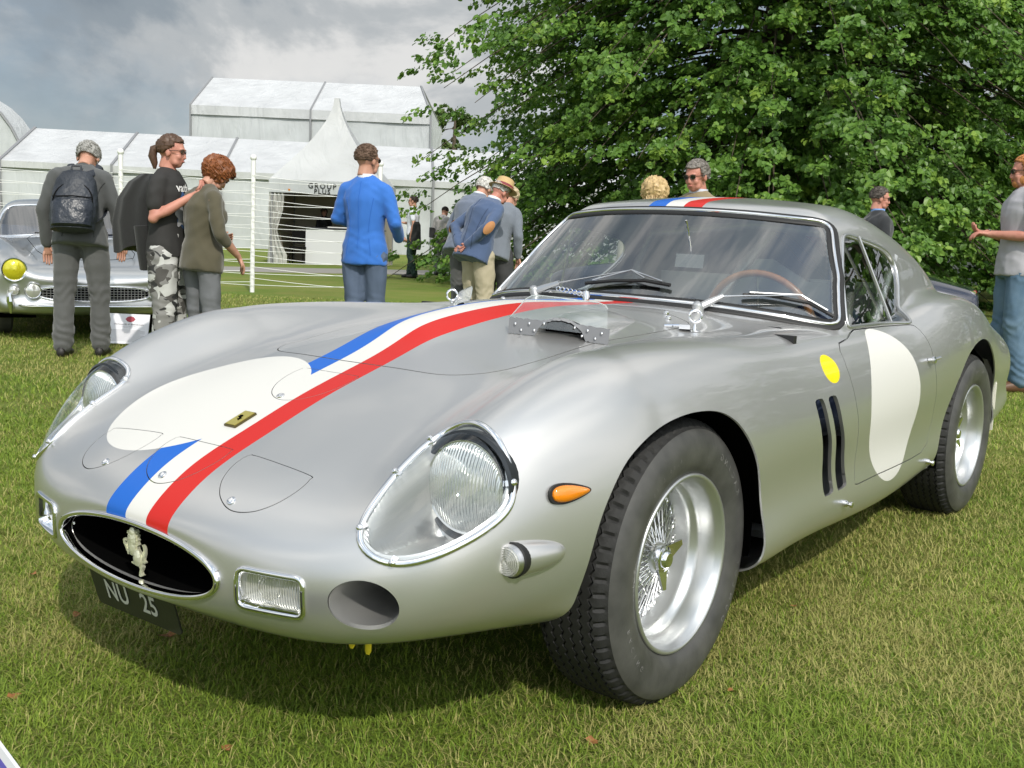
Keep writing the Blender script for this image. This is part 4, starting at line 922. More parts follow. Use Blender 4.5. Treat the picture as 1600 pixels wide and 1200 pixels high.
# ------------------------------------------------------------ ground, path
def node_mat(name):
    m = bpy.data.materials.new(name); m.use_nodes = True; return m, m.node_tree, m.node_tree.nodes, m.node_tree.links
def wave_noise(P, seed, sc):
    """smooth value noise on an irregular lattice, 0..1"""
    rs = np.random.RandomState(seed); G = rs.rand(64, 64); x, y = P[:, 0]*sc, P[:, 1]*sc; xi, yi = np.floor(x).astype(int), np.floor(y).astype(int); fx, fy = x-xi, y-yi
    fx, fy = fx*fx*(3-2*fx), fy*fy*(3-2*fy); g = lambda a, b: G[a % 64, b % 64]
    return (g(xi, yi)*(1-fx)+g(xi+1, yi)*fx)*(1-fy)+(g(xi, yi+1)*(1-fx)+g(xi+1, yi+1)*fx)*fy
def grass_ground():
    m, nt, N, L = node_mat('lawn'); b = N['Principled BSDF']; b.inputs['Roughness'].default_value = .95; b.inputs['Specular IOR Level'].default_value = .15
    tc = N.new('ShaderNodeTexCoord')
    def nz(s, d=6, r=.6, st=(1, 1, 1)):
        mp = N.new('ShaderNodeMapping'); mp.inputs['Scale'].default_value = st; L.new(tc.outputs['Object'], mp.inputs[0])
        n = N.new('ShaderNodeTexNoise'); n.inputs['Scale'].default_value = s; n.inputs['Detail'].default_value = d; n.inputs['Roughness'].default_value = r; L.new(mp.outputs[0], n.inputs[0]); return n.outputs[0]
    def ramp(v, pts):
        r = N.new('ShaderNodeValToRGB'); L.new(v, r.inputs[0]); e = r.color_ramp.elements
        while len(e) < len(pts): e.new(.5)
        for k, (p, c) in enumerate(pts): e[k].position = p; e[k].color = (*c, 1)
        return r.outputs[0]
    def mix(f, a, c, fac=None):
        x = N.new('ShaderNodeMix'); x.data_type = 'RGBA'
        if fac is not None: x.inputs[0].default_value = fac
        else: L.new(f, x.inputs[0])
        L.new(a, x.inputs[6]); L.new(c, x.inputs[7]); return x
    base = ramp(nz(90, 8, .75), [(.30, (.055, .10, .014)), (.5, (.135, .21, .034)), (.68, (.23, .29, .06))])
    dry = ramp(nz(60, 8, .8), [(.3, (.13, .15, .035)), (.7, (.32, .31, .10))])
    f = ramp(nz(.9, 5, .65), [(.38, (.1, .1, .1)), (.62, (.85, .85, .85))])
    c = mix(f, base, dry).outputs[2]
    big = ramp(nz(.25, 4, .5, (1, 1, 1)), [(.35, (.85, .9, .8)), (.65, (1.1, 1.08, 1.05))])
    mm = mix(None, c, big, 1.); mm.blend_type = 'MULTIPLY'; L.new(mm.outputs[2], b.inputs['Base Color'])
    bn = N.new('ShaderNodeBump'); bn.inputs['Distance'].default_value = .03; bn.inputs['Strength'].default_value = .8; L.new(nz(70, 6, .8), bn.inputs['Height']); L.new(bn.outputs[0], b.inputs['Normal'])
    return m
LAWN = grass_ground()
g = MB(); n_ = 40; xs = np.linspace(-260, 140, n_); V = [(x, y, 0) for x in xs for y in xs]; F = [(i*n_+j, (i+1)*n_+j, (i+1)*n_+j+1, i*n_+j+1) for i in range(n_-1) for j in range(n_-1)]
g.add(V, F); tag(g.build('ground', LAWN, smooth=False), kind='structure')
pth = MB(); A = [bp(x, y) for x, y in ((-500, 409), (300, 423.5), (720, 431), (1000, 437))]; B = [bp(x, y) for x, y in ((-500, 399), (300, 416), (720, 424), (1000, 430))]
V = []; 
for a, b in zip(A, B): V += [a+[0, 0, .012], b+[0, 0, .012], a-[0, 0, .01], b-[0, 0, .01]]
F = []
for k in range(3): o = 4*k; F += [(o, o+4, o+5, o+1), (o+2, o+6, o+4, o), (o+1, o+5, o+7, o+3)]
pth.add(V, F); tag(pth.build('path', mat('trackway', (.26, .245, .22), .7, bump=(8, .01)), smooth=False), kind='structure')
# low hedge and hill line far off
# ------------------------------------------------------------ tents
def canvas_mat(name, col, streak=True):
    m, nt, N, L = node_mat(name); b = N['Principled BSDF']; b.inputs['Roughness'].default_value = .45; tc = N.new('ShaderNodeTexCoord')
    n = N.new('ShaderNodeTexNoise'); n.inputs['Scale'].default_value = .9; n.inputs['Detail'].default_value = 7; L.new(tc.outputs['Object'], n.inputs[0])
    r = N.new('ShaderNodeValToRGB'); r.color_ramp.elements[0].position = .3; r.color_ramp.elements[1].position = .62; r.color_ramp.elements[0].color = (*[c*.86 for c in col], 1); r.color_ramp.elements[1].color = (*col, 1)
    L.new(n.outputs[0], r.inputs[0]); L.new(r.outputs[0], b.inputs['Base Color'])
    w = N.new('ShaderNodeTexNoise'); w.inputs['Scale'].default_value = 1.3; w.inputs['Detail'].default_value = 3; w.inputs['Distortion'].default_value = 1.4
    mp = N.new('ShaderNodeMapping'); mp.inputs['Scale'].default_value = (1, 1, .25); L.new(tc.outputs['Object'], mp.inputs[0]); L.new(mp.outputs[0], w.inputs[0])
    bn = N.new('ShaderNodeBump'); bn.inputs['Distance'].default_value = .16; bn.inputs['Strength'].default_value = .6; L.new(w.outputs[0], bn.inputs['Height']); L.new(bn.outputs[0], b.inputs['Normal'])
    MATS[name] = m; return m
ROOFM = canvas_mat('tent_roof_canvas', (.52, .53, .54)); WALLM = canvas_mat('tent_wall_canvas', (.48, .50, .51))
RIB = mat('grey_rib', (.22, .225, .235), .5)
DGREY = mat('inside_tent', (.50, .44, .36), .9)
CRG = nrm([CR[0], CR[1], 0]); CFG = nrm([CF[0], CF[1], 0]); UP = np.array([0, 0, 1.])
def at(px, depth, z=0.):
    """place seen in image column px (at horizon height) at that depth, height z"""
    h = 600+CAM_F*(CF[2]+(px-800)/CAM_F*CR[2])/CU[2]
    p = bpd(px, h, depth); return np.array([p[0], p[1], z])
def zat(px, py, depth): return bpd(px, py, depth)[2]
def marquee(label, xl, xr, dl, dr, eave, ridge, width, bays, name='marquee', gableL=True, wallz=0., hip=0., group=None, val=.28):
    """long gabled tent; front wall from (xl,dl) to (xr,dr) in image column / depth"""
    a, b = at(xl, dl), at(xr, dr); u = nrm(b-a); L_ = np.linalg.norm(b-a); w = np.cross(UP, u); 
    if w@CFG < 0: w = -w
    t = empty(name, label, 'tent', tuple((a+b)/2), 0, group); off = -(a+b)/2
    P = lambda s, d, z: a+u*s+w*d+UP*z+off
    for k in range(bays):
        s0, s1 = L_*k/bays+.03, L_*(k+1)/bays-.03; m = MB(); n = 8; rings = []
        for q in np.linspace(0, 1, n): rings.append([P(s0+(s1-s0)*q, 0, z)+w*(.04*math.sin(q*9+k)+.05*math.sin(z*2+q*5)) for z in np.linspace(wallz, eave, 6)])
        m.loft(rings, closed=False, cap=False); m.build('wall_panel', WALLM, t)
        m = MB(); rings = []
        for q in np.linspace(0, 1, n):
            sag = -.10*math.sin(math.pi*q); rings.append([P(s0+(s1-s0)*q, -.12, eave-val), P(s0+(s1-s0)*q, -.14, eave)]+[P(s0+(s1-s0)*q-(hip*v if k == bays-1 else 0)*q, -.14+(width/2+.14)*v, eave+(ridge-eave)*v+sag*math.sin(math.pi*v)) for v in np.linspace(.1, 1, 6)]+[P(s0+(s1-s0)*q-(hip*v if k == bays-1 else 0)*q, width/2+width/2*(1-v), eave+(ridge-eave)*v) for v in np.linspace(.9, 0, 4)])
        m.loft(rings, closed=False, cap=False); m.build('roof_panel', ROOFM, t, sharp=25)
    for k in range(bays+1):
        s = L_*k/bays; m = MB(); hh = hip if k == bays else 0
        m.tube([P(s, -.17, wallz), P(s, -.17, eave+.02), P(s-hh, width/2, ridge+.03), P(s, width+.1, eave)], .07, 4); m.build('rib', RIB, t)
    for s, hh in ((0, 0), (L_, hip)):
        m = MB(); m.add([P(s, .02, wallz), P(s, width-.02, wallz), P(s, width-.02, eave), P(s-hh, width/2, ridge-.02), P(s, .02, eave)], [(0, 1, 2, 3, 4)]); m.build('gable', WALLM, t, smooth=False)
    m = MB(); m.add([P(0, width, wallz), P(L_, width, wallz), P(L_, width, eave), P(0, width, eave)], [(0, 1, 2, 3)]); m.build('back_wall', WALLM, t, smooth=False)
    return t
marquee('long low white marquee with grey roof ribs behind the rope fence', 3, 990, 47, 50, 3.36, 5.15, 9, 6)
marquee('taller white marquee rising behind the long low one', 298, 668, 66, 66, 8.1, 10.35, 9, 2, hip=1.1, val=.55)
marquee('white marquee glimpsed through the leaves behind the big tree', 1080, 1900, 44, 36, 3.3, 5.0, 8, 4)
# small flaps on the long roof
# arched tent at the left edge
t = empty('arched_tent', 'white arched tent with rounded roof at the left edge of the photo', 'tent', tuple(at(-60, 60)))
m = MB(); rings = []; base = at(-60, 60)
for d in np.linspace(0, 2.5, 4):
    rings.append([CRG*4.0*math.cos(a)+CFG*d+UP*(1.6+6.1*math.sin(a)) if math.sin(a) >= 0 else CRG*4.*np.sign(math.cos(a))+CFG*d for a in np.linspace(-.3, math.pi+.3, 22)])
m.loft(rings, closed=False, cap=False); m.add(rings[0], [tuple(range(22))]); m.build('canopy', WALLM, t, sharp=40)
m = MB(); m.tube([p-CFG*.05 for p in rings[0][1:-1]], .08, 5); m.build('rib', RIB, t)
# pagoda tent with reception desk
pg = at(523, 31.6); t = empty('pagoda_tent', 'small white pagoda tent with a tall pointed roof and open front', 'tent', tuple(pg)); hw = 1.52
def sq(r, z, n=8):
    out = []
    for sx, sy, ex, ey in ((-1, -1, 1, -1), (1, -1, 1, 1), (1, 1, -1, 1), (-1, 1, -1, -1)):
        for q in np.linspace(0, 1, n, endpoint=False): out.append(CRG*r*(sx+(ex-sx)*q)+CFG*r*(sy+(ey-sy)*q)+UP*z)
    return out
m = MB(); m.loft([sq(hw*(1-v)**1.65+.07, 2.32+2.46*v**.92) for v in np.linspace(0, 1, 14)]); m.build('roof', canvas_mat('pagoda_canvas', (.50, .51, .51)), t, sharp=50)
m = MB(); m.loft([sq(hw+.07, 2.34), sq(hw+.06, 1.98)], cap=False); va = m.build('valance', WALLM, t, smooth=False)
for txt, dz, w_ in (('GROUP', 2.19, .17), ('PLUS', 2.04, .15)):
    tv, tf = text_faces(txt, w_*1.2, True, 2, 1.25); m = MB(); c0 = CRG*-.10-CFG*(hw+.085)+UP*dz; m.add([c0+CRG*v[0]+UP*v[1] for v in tv], tf); m.build('lettering', mat('ink_black', (.02, .02, .02), .7), va, smooth=False)
m = MB(); m.box(CRG*-1.02-CFG*(hw+.08)+UP*2.06, (.04, .04, .05)); m.build('logo', mat('logo_orange', (.6, .22, .03), .6), va)
for sx in (-1, 1):
    for sy in (-1, 1):
        m = MB(); m.tube([CRG*hw*sx+CFG*hw*sy, CRG*hw*sx+CFG*hw*sy+UP*2.3], .035, 6); m.build('pole', RIB, t)
        if sy < 0:
            m = MB(); rings = []
            for z in np.linspace(0, 2.2, 10):
                pin = 1-abs(z-1.0)*.0; w_ = .34-.16*math.exp(-((z-.95)/.35)**2)+.10*(z < .3); rings.append([CRG*(hw*sx-sx*(w_*(q)))+CFG*(-hw+.06*math.sin(q*20+z*3))+UP*z for q in np.linspace(-.25, 1, 14)])
            m.loft(rings, closed=False, cap=False); m.build('tied_curtain', canvas_mat('curtain', (.5, .5, .47)), t)
m = MB()
for a, b in (((-1, 1), (1, 1)), ((-1, -1), (-1, 1)), ((1, -1), (1, 1))):
    p, q = CRG*hw*a[0]+CFG*hw*a[1], CRG*hw*b[0]+CFG*hw*b[1]; m.add([p, q, q+UP*2.3, p+UP*2.3], [(0, 1, 2, 3)])
m.build('inner_wall', DGREY, t, smooth=False)
dk = at(540, 31.0); t = empty('reception_desk', 'white reception desk with dark top inside the pagoda tent', 'desk', tuple(dk)); Rd = np.stack([CRG, CFG, UP], 1)
m = MB(); m.box((0, 0, .51), (2.2, .5, 1.0), Rd); m.build('desk_front', mat('desk_white', (.62, .63, .64), .6), t, smooth=False)
m = MB(); m.box((0, 0, 1.035), (2.28, .6, .045), Rd); m.build('desk_top', mat('desk_top', (.03, .03, .035), .4), t, smooth=False)
m = MB(); m.box((.1, -.1, 1.075), (.7, .3, .03), Rd); tag(m.build('paper_stack', mat('paper', (.7, .7, .68), .7), None, loc=tuple(dk+[0, 0, .0])), 'stack of white papers lying on the reception desk', 'papers')
t = empty('folding_chair', 'dark folding chair just left of the reception desk', 'chair', tuple(at(466, 30.6)))
m = MB(); m.box((0, 0, .46), (.42, .42, .04), Rd); m.build('seat', DARK, t); m = MB(); m.box(CFG*.2+UP*.75, (.42, .03, .36), Rd); m.build('backrest', DARK, t)
for sx in (-1, 1):
    for sy in (-1, 1): m = MB(); m.tube([CRG*.19*sx+CFG*.19*sy, CRG*.19*sx+CFG*.19*sy+UP*.46], .015, 5); m.build('leg', DARK, t)
# rope fence
FWH = mat('white_fence_paint', (.78, .78, .76), .4); ROPE = mat('white_rope', (.80, .80, .78), .6)
posts = [at(-130, 16.7), at(189, 16.6), at(395, 16.6), at(592, 16.8)]
fc = empty('rope_fence', 'white post fence strung with zigzag white ropes in front of the tents', 'fence', tuple(posts[1]))
off = posts[1]
for p in posts:
    m = MB(); m.tube([p-off, p-off+UP*2.02], .036, 12); m.ball(p-off+UP*2.065, .052, 12, 8); m.build('post', FWH, fc)
for a, b in zip(posts[:-1], posts[1:]):
    for k in range(10):
        z = 1.80-.175*k
        for z0, z1 in ((z, z-.115), (z-.105, z-.06)):
            pa, pb = a-off+UP*z0, b-off+UP*z1; d = -CFG*.05; q = [pa+(pb-pa)*s+d*(1 if z0 == z else 1.3)-UP*.02*math.sin(math.pi*s) for s in np.linspace(0, 1, 7)]
            m = MB(); m.tube(q, .0042, 4); m.build('rope', ROPE, fc)
# ------------------------------------------------------------ trees
def leaf_mat(name, c1, c2, c3):
    m, nt, N, L = node_mat(name); b = N['Principled BSDF']; out = [n for n in N if n.type == 'OUTPUT_MATERIAL'][0]
    at_ = N.new('ShaderNodeAttribute'); at_.attribute_name = 'tint'; r = N.new('ShaderNodeValToRGB'); e = r.color_ramp.elements; e.new(.5)
    for k, (p, c) in enumerate(((0, c1), (.55, c2), (1, c3))): e[k].position = p; e[k].color = (*c, 1)
    L.new(at_.outputs['Fac'], r.inputs[0]); L.new(r.outputs[0], b.inputs['Base Color']); b.inputs['Roughness'].default_value = .42; b.inputs['Specular IOR Level'].default_value = .45
    tr = N.new('ShaderNodeBsdfTranslucent'); L.new(r.outputs[0], tr.inputs[0]); mx = N.new('ShaderNodeMixShader'); mx.inputs[0].default_value = .36
    L.new(b.outputs[0], mx.inputs[1]); L.new(tr.outputs[0], mx.inputs[2]); L.new(mx.outputs[0], out.inputs[0]); return m
LEAF = leaf_mat('lime_leaves', (.07, .155, .028), (.14, .27, .043), (.28, .41, .065))
LEAF2 = leaf_mat('far_leaves', (.07, .12, .03), (.11, .17, .045), (.17, .23, .06))
BARK = mat('bark', (.09, .07, .05), .9, bump=(12, .03))
def leaves_obj(name, C, D, Nn, size, tint, m, parent):
    """kite-shaped folded leaves; C centres, D pointing direction, Nn face normal"""
    n = len(C); D = D/np.linalg.norm(D, axis=1, keepdims=True); S = np.cross(D, Nn); S /= np.maximum(np.linalg.norm(S, axis=1, keepdims=True), 1e-6); U = np.cross(S, D); s = size[:, None]
    pts = ((0, -.5, 0), (.46, -.22, .12), (.36, .28, .10), (0, .58, -.05), (-.36, .28, .10), (-.46, -.22, .12))
    V = np.stack([C+S*(a*s)+D*(b*s)+U*(h*s) for a, b, h in pts], 1).reshape(-1, 3); o = np.arange(n)[:, None]*6
    F = np.concatenate([o+[0, 1, 2, 3], o+[0, 3, 4, 5]]); me = mesh_from(name, V, F.astype(np.int64), m, False)
    a = me.attributes.new('tint', 'FLOAT', 'POINT'); a.data.foreach_set('value', np.repeat(tint, 6).astype(np.float32))
    return link(name, me, parent)
def tree(label, loc, R, H, boughs, sprays, per, leaf, seed, m=LEAF, z0=.1, name='lime_tree', trunk_r=.45, arc=None, group=None, squash=1.):
    rs = np.random.RandomState(seed); t = empty(name, label, 'tree', tuple(loc), 0, group)
    C, D, Nn, Sz, Tn = [], [], [], [], []; lm = MB()
    toc = math.atan2(CAM_C[1]-loc[1], CAM_C[0]-loc[0])
    for b in range(boughs):
        az = rs.uniform(-math.pi, math.pi) if arc is None or rs.rand() < .25 else rs.uniform(-arc, arc)
        az += toc; v = rs.rand()**1.15; zt = z0+(H-z0)*v; rr = R*(math.sin(math.pi*min(max((.16+.84*(1-v)), 0), 1)*.5)**.75)*(.82+.34*rs.rand())
        rr *= (1, .92, .66, 1, .84)[b % 5]
        dirv = np.array([math.cos(az), math.sin(az), 0]); zs = min(zt+rr*.32, H*.93)
        tip = dirv*rr+UP*zt; st = UP*zs; P = [st*(1-s)+tip*s+UP*(.09*rr*math.sin(math.pi*s))+np.array([0, 0, -.35*s**4]) for s in np.linspace(.03, 1, 9)]
        lm.tube(P, np.linspace(.034, .006, 9)*trunk_r/.45, 4, cap=False); side = np.array([-dirv[1], dirv[0], 0])
        tb = rs.normal(0, .10)
        for k in range(sprays):
            s = .42+.58*((k+rs.rand())/sprays)**.8; i = s*8; i0 = min(int(i), 7); base = P[i0]*(1-(i-i0))+P[i0+1]*(i-i0)
            base = base+rs.normal(0, 1, 3)*np.array([.22, .22, .38])*R/8; sg = 1 if k % 2 else -1; sdir = nrm(dirv*(.75+.5*rs.rand())+side*sg*(1.25-s)*1.1*rs.uniform(.4, 1.2)+UP*rs.uniform(-.30, .12)); L_ = rs.uniform(.7, 1.35)*(1.15-.35*s)*R/8
            q = rs.rand(per); ss = q*L_; lat = rs.normal(0, 1, per)*.13*(1.15-q)*R/8*1.6; sw = nrm(np.cross(sdir, UP)); 
            c = base+sdir*ss[:, None]+sw*lat[:, None]+UP*(-.28*ss**1.7-.35*np.abs(lat)+rs.normal(0, .045, per))[:, None]
            n_ = UP*.75+sdir*.45+rs.normal(0, .42, (per, 3)); d = sdir*.6+sw*np.sign(lat)[:, None]*.7-UP*.55+rs.normal(0, .35, (per, 3))
            C.append(c); D.append(d); Nn.append(n_); Sz.append(leaf*rs.uniform(.5, 1.3, per)); Tn.append(np.clip(.42+tb+rs.normal(0, .13)+rs.normal(0, .14, per)+.22*(q-.5)+.10*(s-.7), 0, 1))
    C = np.concatenate(C); keep = C[:, 2] > .02; leaves_obj('crown', C[keep], np.concatenate(D)[keep], np.concatenate(Nn)[keep], np.concatenate(Sz)[keep], np.concatenate(Tn)[keep], m, t)
    k = MB(); k.tube([(0, 0, -.1), (.05, 0, H*.2), (-.05, .08, H*.45), (.05, 0, H*.7), (0, 0, H*.95)], np.array([1.15, .85, .65, .4, .1])*trunk_r, 12); k.build('trunk', BARK, t); lm.build('limbs', BARK, t)
    return t
tree('huge spreading lime tree whose leafy boughs droop to the lawn behind the car', at(1186, 24), 7.2, 15, 740, 9, 52, .102, 5, arc=1.65)
tree('second lime tree closing the right edge behind the big one', at(1640, 27), 6.5, 12, 110, 9, 56, .115, 11, arc=1.6)
tree('round green tree seen beside the taller marquee', at(705, 95), 4.6, 12.5, 60, 8, 30, .30, 21, m=LEAF2, name='distant_tree')
tree('darker tree filling the gap behind the big lime on the right', at(1330, 44), 8., 12, 70, 8, 36, .25, 31, m=LEAF2, name='distant_tree')
for k_, (az_, ds_) in enumerate(((183, 31), (168, 30), (152, 32))):
    a_ = math.radians(az_); tree(('lime tree standing in line past the right edge of the photo', 'lime tree in the same line, further round to the right', 'last lime tree of the line on the right')[k_], (ds_*math.cos(a_), ds_*math.sin(a_), 0), 7., 12.5, 110, 8, 26, .22, 50+k_, group='lime trees standing in a line on the right')
# ------------------------------------------------------------ lawn blades near the camera
def lawn_blades():
    rs = np.random.RandomState(4); m, nt, N, L = node_mat('grass_blades'); b = N['Principled BSDF']; at_ = N.new('ShaderNodeAttribute'); at_.attribute_name = 'col'; L.new(at_.outputs['Color'], b.inputs['Base Color'])
    b.inputs['Roughness'].default_value = .6; b.inputs['Specular IOR Level'].default_value = .25; out = [n for n in N if n.type == 'OUTPUT_MATERIAL'][0]
    tr = N.new('ShaderNodeBsdfTranslucent'); L.new(at_.outputs['Color'], tr.inputs[0]); mx = N.new('ShaderNodeMixShader'); mx.inputs[0].default_value = .25; L.new(b.outputs[0], mx.inputs[1]); L.new(tr.outputs[0], mx.inputs[2]); L.new(mx.outputs[0], out.inputs[0])
    zones = ((1.5, 3.2, 115000, .8), (3.2, 5.5, 120000, 1.0), (5.5, 9.5, 100000, 1.4), (9.5, 16, 60000, 2.0))
    Vs, Fs, Cs, o = [], [], [], 0
    for d0, d1, n, k in zones:
        u = rs.rand(n); d = np.sqrt(d0*d0+(d1*d1-d0*d0)*u); lat = rs.uniform(-.60, .60, n)*d
        P = CAM_C[None, :2]+CFG[None, :2]*d[:, None]+CRG[None, :2]*lat[:, None]
        # leave out what stands under the car's tyres and deep below the body
        inside = (P[:, 0] < .35) & (P[:, 0] > -3.2) & (np.abs(P[:, 1]) < .5); keep = ~(inside & (rs.rand(n) < .6)); P = P[keep]; n = len(P)
        h1, h2, h3 = wave_noise(P, 1, 1.7), wave_noise(P, 2, 5.), wave_noise(P, 3, .6); clump = wave_noise(P, 9, 11.)
        dry = np.clip((h1*.5+h2*.3+h3*.35-.46)*3.0, 0, 1); hgt = (.009+.015*clump*(1-.4*dry)+np.minimum(rs.exponential(.0045, n), .03))*k**.3; a = rs.uniform(0, 2*np.pi, n); bend = rs.uniform(.3, 2.2, n); w = rs.uniform(.0009, .0021, n)*k
        D = np.stack([np.cos(a), np.sin(a)], 1); S = np.stack([-D[:, 1], D[:, 0]], 1); z0 = np.zeros(n)
        base = np.c_[P, z0]; mid = np.c_[P+D*(hgt*bend*.35)[:, None], hgt*.62]; tip = np.c_[P+D*(hgt*bend)[:, None], hgt*rs.uniform(.75, 1.05, n)]; S3 = np.c_[S, z0]*w[:, None]
        V = np.stack([base-S3, base+S3, mid+S3*.8, mid-S3*.8, tip], 1).reshape(-1, 3); i = np.arange(n)[:, None]*5+o
        Fs.append(np.concatenate([i+[0, 1, 2], i+[0, 2, 3], i+[3, 2, 4]])); Vs.append(V); o += n*5
        g1, g2, st, st2 = np.array([.13, .215, .026]), np.array([.29, .375, .05]), np.array([.46, .43, .15]), np.array([.31, .30, .10])
        t = np.clip(rs.normal(.45, .28, n)+.3*(h2-.5), 0, 1)[:, None]; col = g1*(1-t)+g2*t; isdry = rs.rand(n) < (.16+.60*dry); t2 = rs.rand(n)[:, None]; dc = st*(1-t2)+st2*t2; col = np.where(isdry[:, None], dc, col)
        Cs.append(np.repeat(np.c_[col, np.ones(n)], 5, 0))
    me = mesh_from('lawn_grass', np.concatenate(Vs), np.concatenate(Fs), m, False); a = me.attributes.new('col', 'FLOAT_COLOR', 'POINT'); a.data.foreach_set('color', np.concatenate(Cs).astype(np.float32).ravel())
    tag(link('lawn_grass', me), 'short mown lawn of green and straw coloured blades around the cars', 'grass', kind='stuff')
lawn_blades()
# fallen leaves
LV = mat('fallen_leaf', (.30, .13, .04), .7, noise=(60, 1, (.20, .09, .03)))
for k, (x, y, lab) in enumerate(((262, 1000, 'curled brown leaf lying under the number plate'), (925, 1170, 'ochre leaf lying on the lawn below the front wheel'), (22, 1098, 'brown leaf lying near the left edge of the lawn'), (1143, 1090, 'small tan leaf lying right of the front tyre'), (1240, 955, 'small reddish leaf lying on the lawn right of the front wheel'), (52, 905, 'brown leaf lying left of the car nose'), (120, 970, 'brown leaf lying in the shade left of the number plate'), (353, 1180, 'tiny orange leaf lying at the bottom edge of the lawn'))):
    p = bp(x, y); s = (.020, .011, .011, .010, .008, .008, .010, .009)[k]; rs = np.random.RandomState(k); m = MB(); a = np.linspace(0, 2*np.pi, 11)[:-1]; r = s*(1+.35*np.sin(a*5+k)*.6)
    pts = np.stack([r*np.cos(a)*1.3, r*np.sin(a), .35*s*np.cos(2*a)], 1); m.add(np.concatenate([pts, [(0, 0, -.1*s)], pts-[0, 0, .001], ]), [(i, (i+1) % 10, 10) for i in range(10)]); 
    o = m.build('fallen_leaf', LV, loc=(p[0], p[1], .018), rot=(.2, .15, k*1.3), smooth=False); tag(o, lab, 'leaf', 'fallen leaves on the lawn')
# sign boards
sb = bp(196, 541); t = empty('information_board', 'white information card with red emblem in front of the silver car', 'sign', tuple(sb)); fr_ = nrm(-CFG+UP*.35-CRG*.05); sr = nrm(CRG); su = nrm(np.cross(fr_, sr)); su = su if su[2] > 0 else -su
Wb, Hb = .355, .255; Rb = np.stack([sr, su, np.cross(sr, su)], 1)
m = MB(); m.box(su*Hb/2+UP*.02, (Wb, Hb, .006), Rb); bo = m.build('board', mat('card_white', (.74, .74, .78), .5), t, smooth=False)
fn = np.cross(sr, su); fn = fn if fn@CFG < 0 else -fn
m = MB(); m.prism([(-.042, .0), (-.026, .018), (0, .026), (.026, .018), (.042, 0), (.026, -.018), (0, -.026), (-.026, -.018)], .001, (sr, su, fn), su*(Hb-.045)+UP*.02+fn*.0035+sr*.02); m.build('emblem', mat('crest_red', (.35, .05, .07), .5), t, smooth=False)
for i, (txt, sz, v) in enumerate((('1962 Ferrari 250 GT Berlinetta Lusso', .0135, .165), ('Presented on the lawn by its owner', .007, .148), ('Entered by invitation', .007, .136))):
    tv, tf = text_faces(txt, sz*1.2, i == 0, 1); m = MB(); m.add([su*v+UP*.02+sr*(q[0]+.01)+su*q[1]+fn*.004 for q in tv], tf); m.build('lettering', mat('print_grey', (.12, .10, .10), .7), t, smooth=False)
m = MB()
for k in range(11): L_ = .30 if k % 4 else .26; m.box(su*(.118-.0095*k)+UP*.02+fn*.0036-sr*(.30-L_)/2, (L_, .0026, .0008), Rb)
m.build('small_print', mat('print_pale', (.36, .36, .38), .7), t, smooth=False)
m = MB(); m.tube([su*.2-fn*.005, -CFG*-.12+UP*.0], .005, 5); m.build('stake', RIB, t)
e0, e1 = bpd(-2, 1163, 1.62), bpd(28, 1204, 1.55); t = empty('corner_board', 'corner of a white edged grey board at the bottom left of the photo', 'sign', tuple(e1)); ed = nrm(e1-e0); inn = nrm(np.cross(ed, CF)); inn = inn if inn@CR < 0 else -inn
fr = (ed, inn, nrm(np.cross(ed, inn)))
def quad(a, b, c, d): return [(a, c), (b, c), (b, d), (a, d)]
m = MB(); m.prism(quad(-.25, .35, 0, .014), .006, fr, e0-e1); m.build('white_edge', mat('card_white', (.74, .74, .78), .5), t, smooth=False)
m = MB(); m.prism(quad(-.25, .35, .0142, .024), .0055, fr, e0-e1); m.build('blue_line', mat('violet_line', (.12, .10, .45), .5), t, smooth=False)
m = MB(); m.prism(quad(-.25, .35, .0242, .30), .005, fr, e0-e1); m.build('grey_panel', mat('panel_grey', (.16, .16, .15), .5), t, smooth=False)
m = MB(); q = (e0-e1)+inn*.1; m.tube([q, [q[0], q[1], -e1[2]]], .008, 6); m.build('stake', RIB, t)
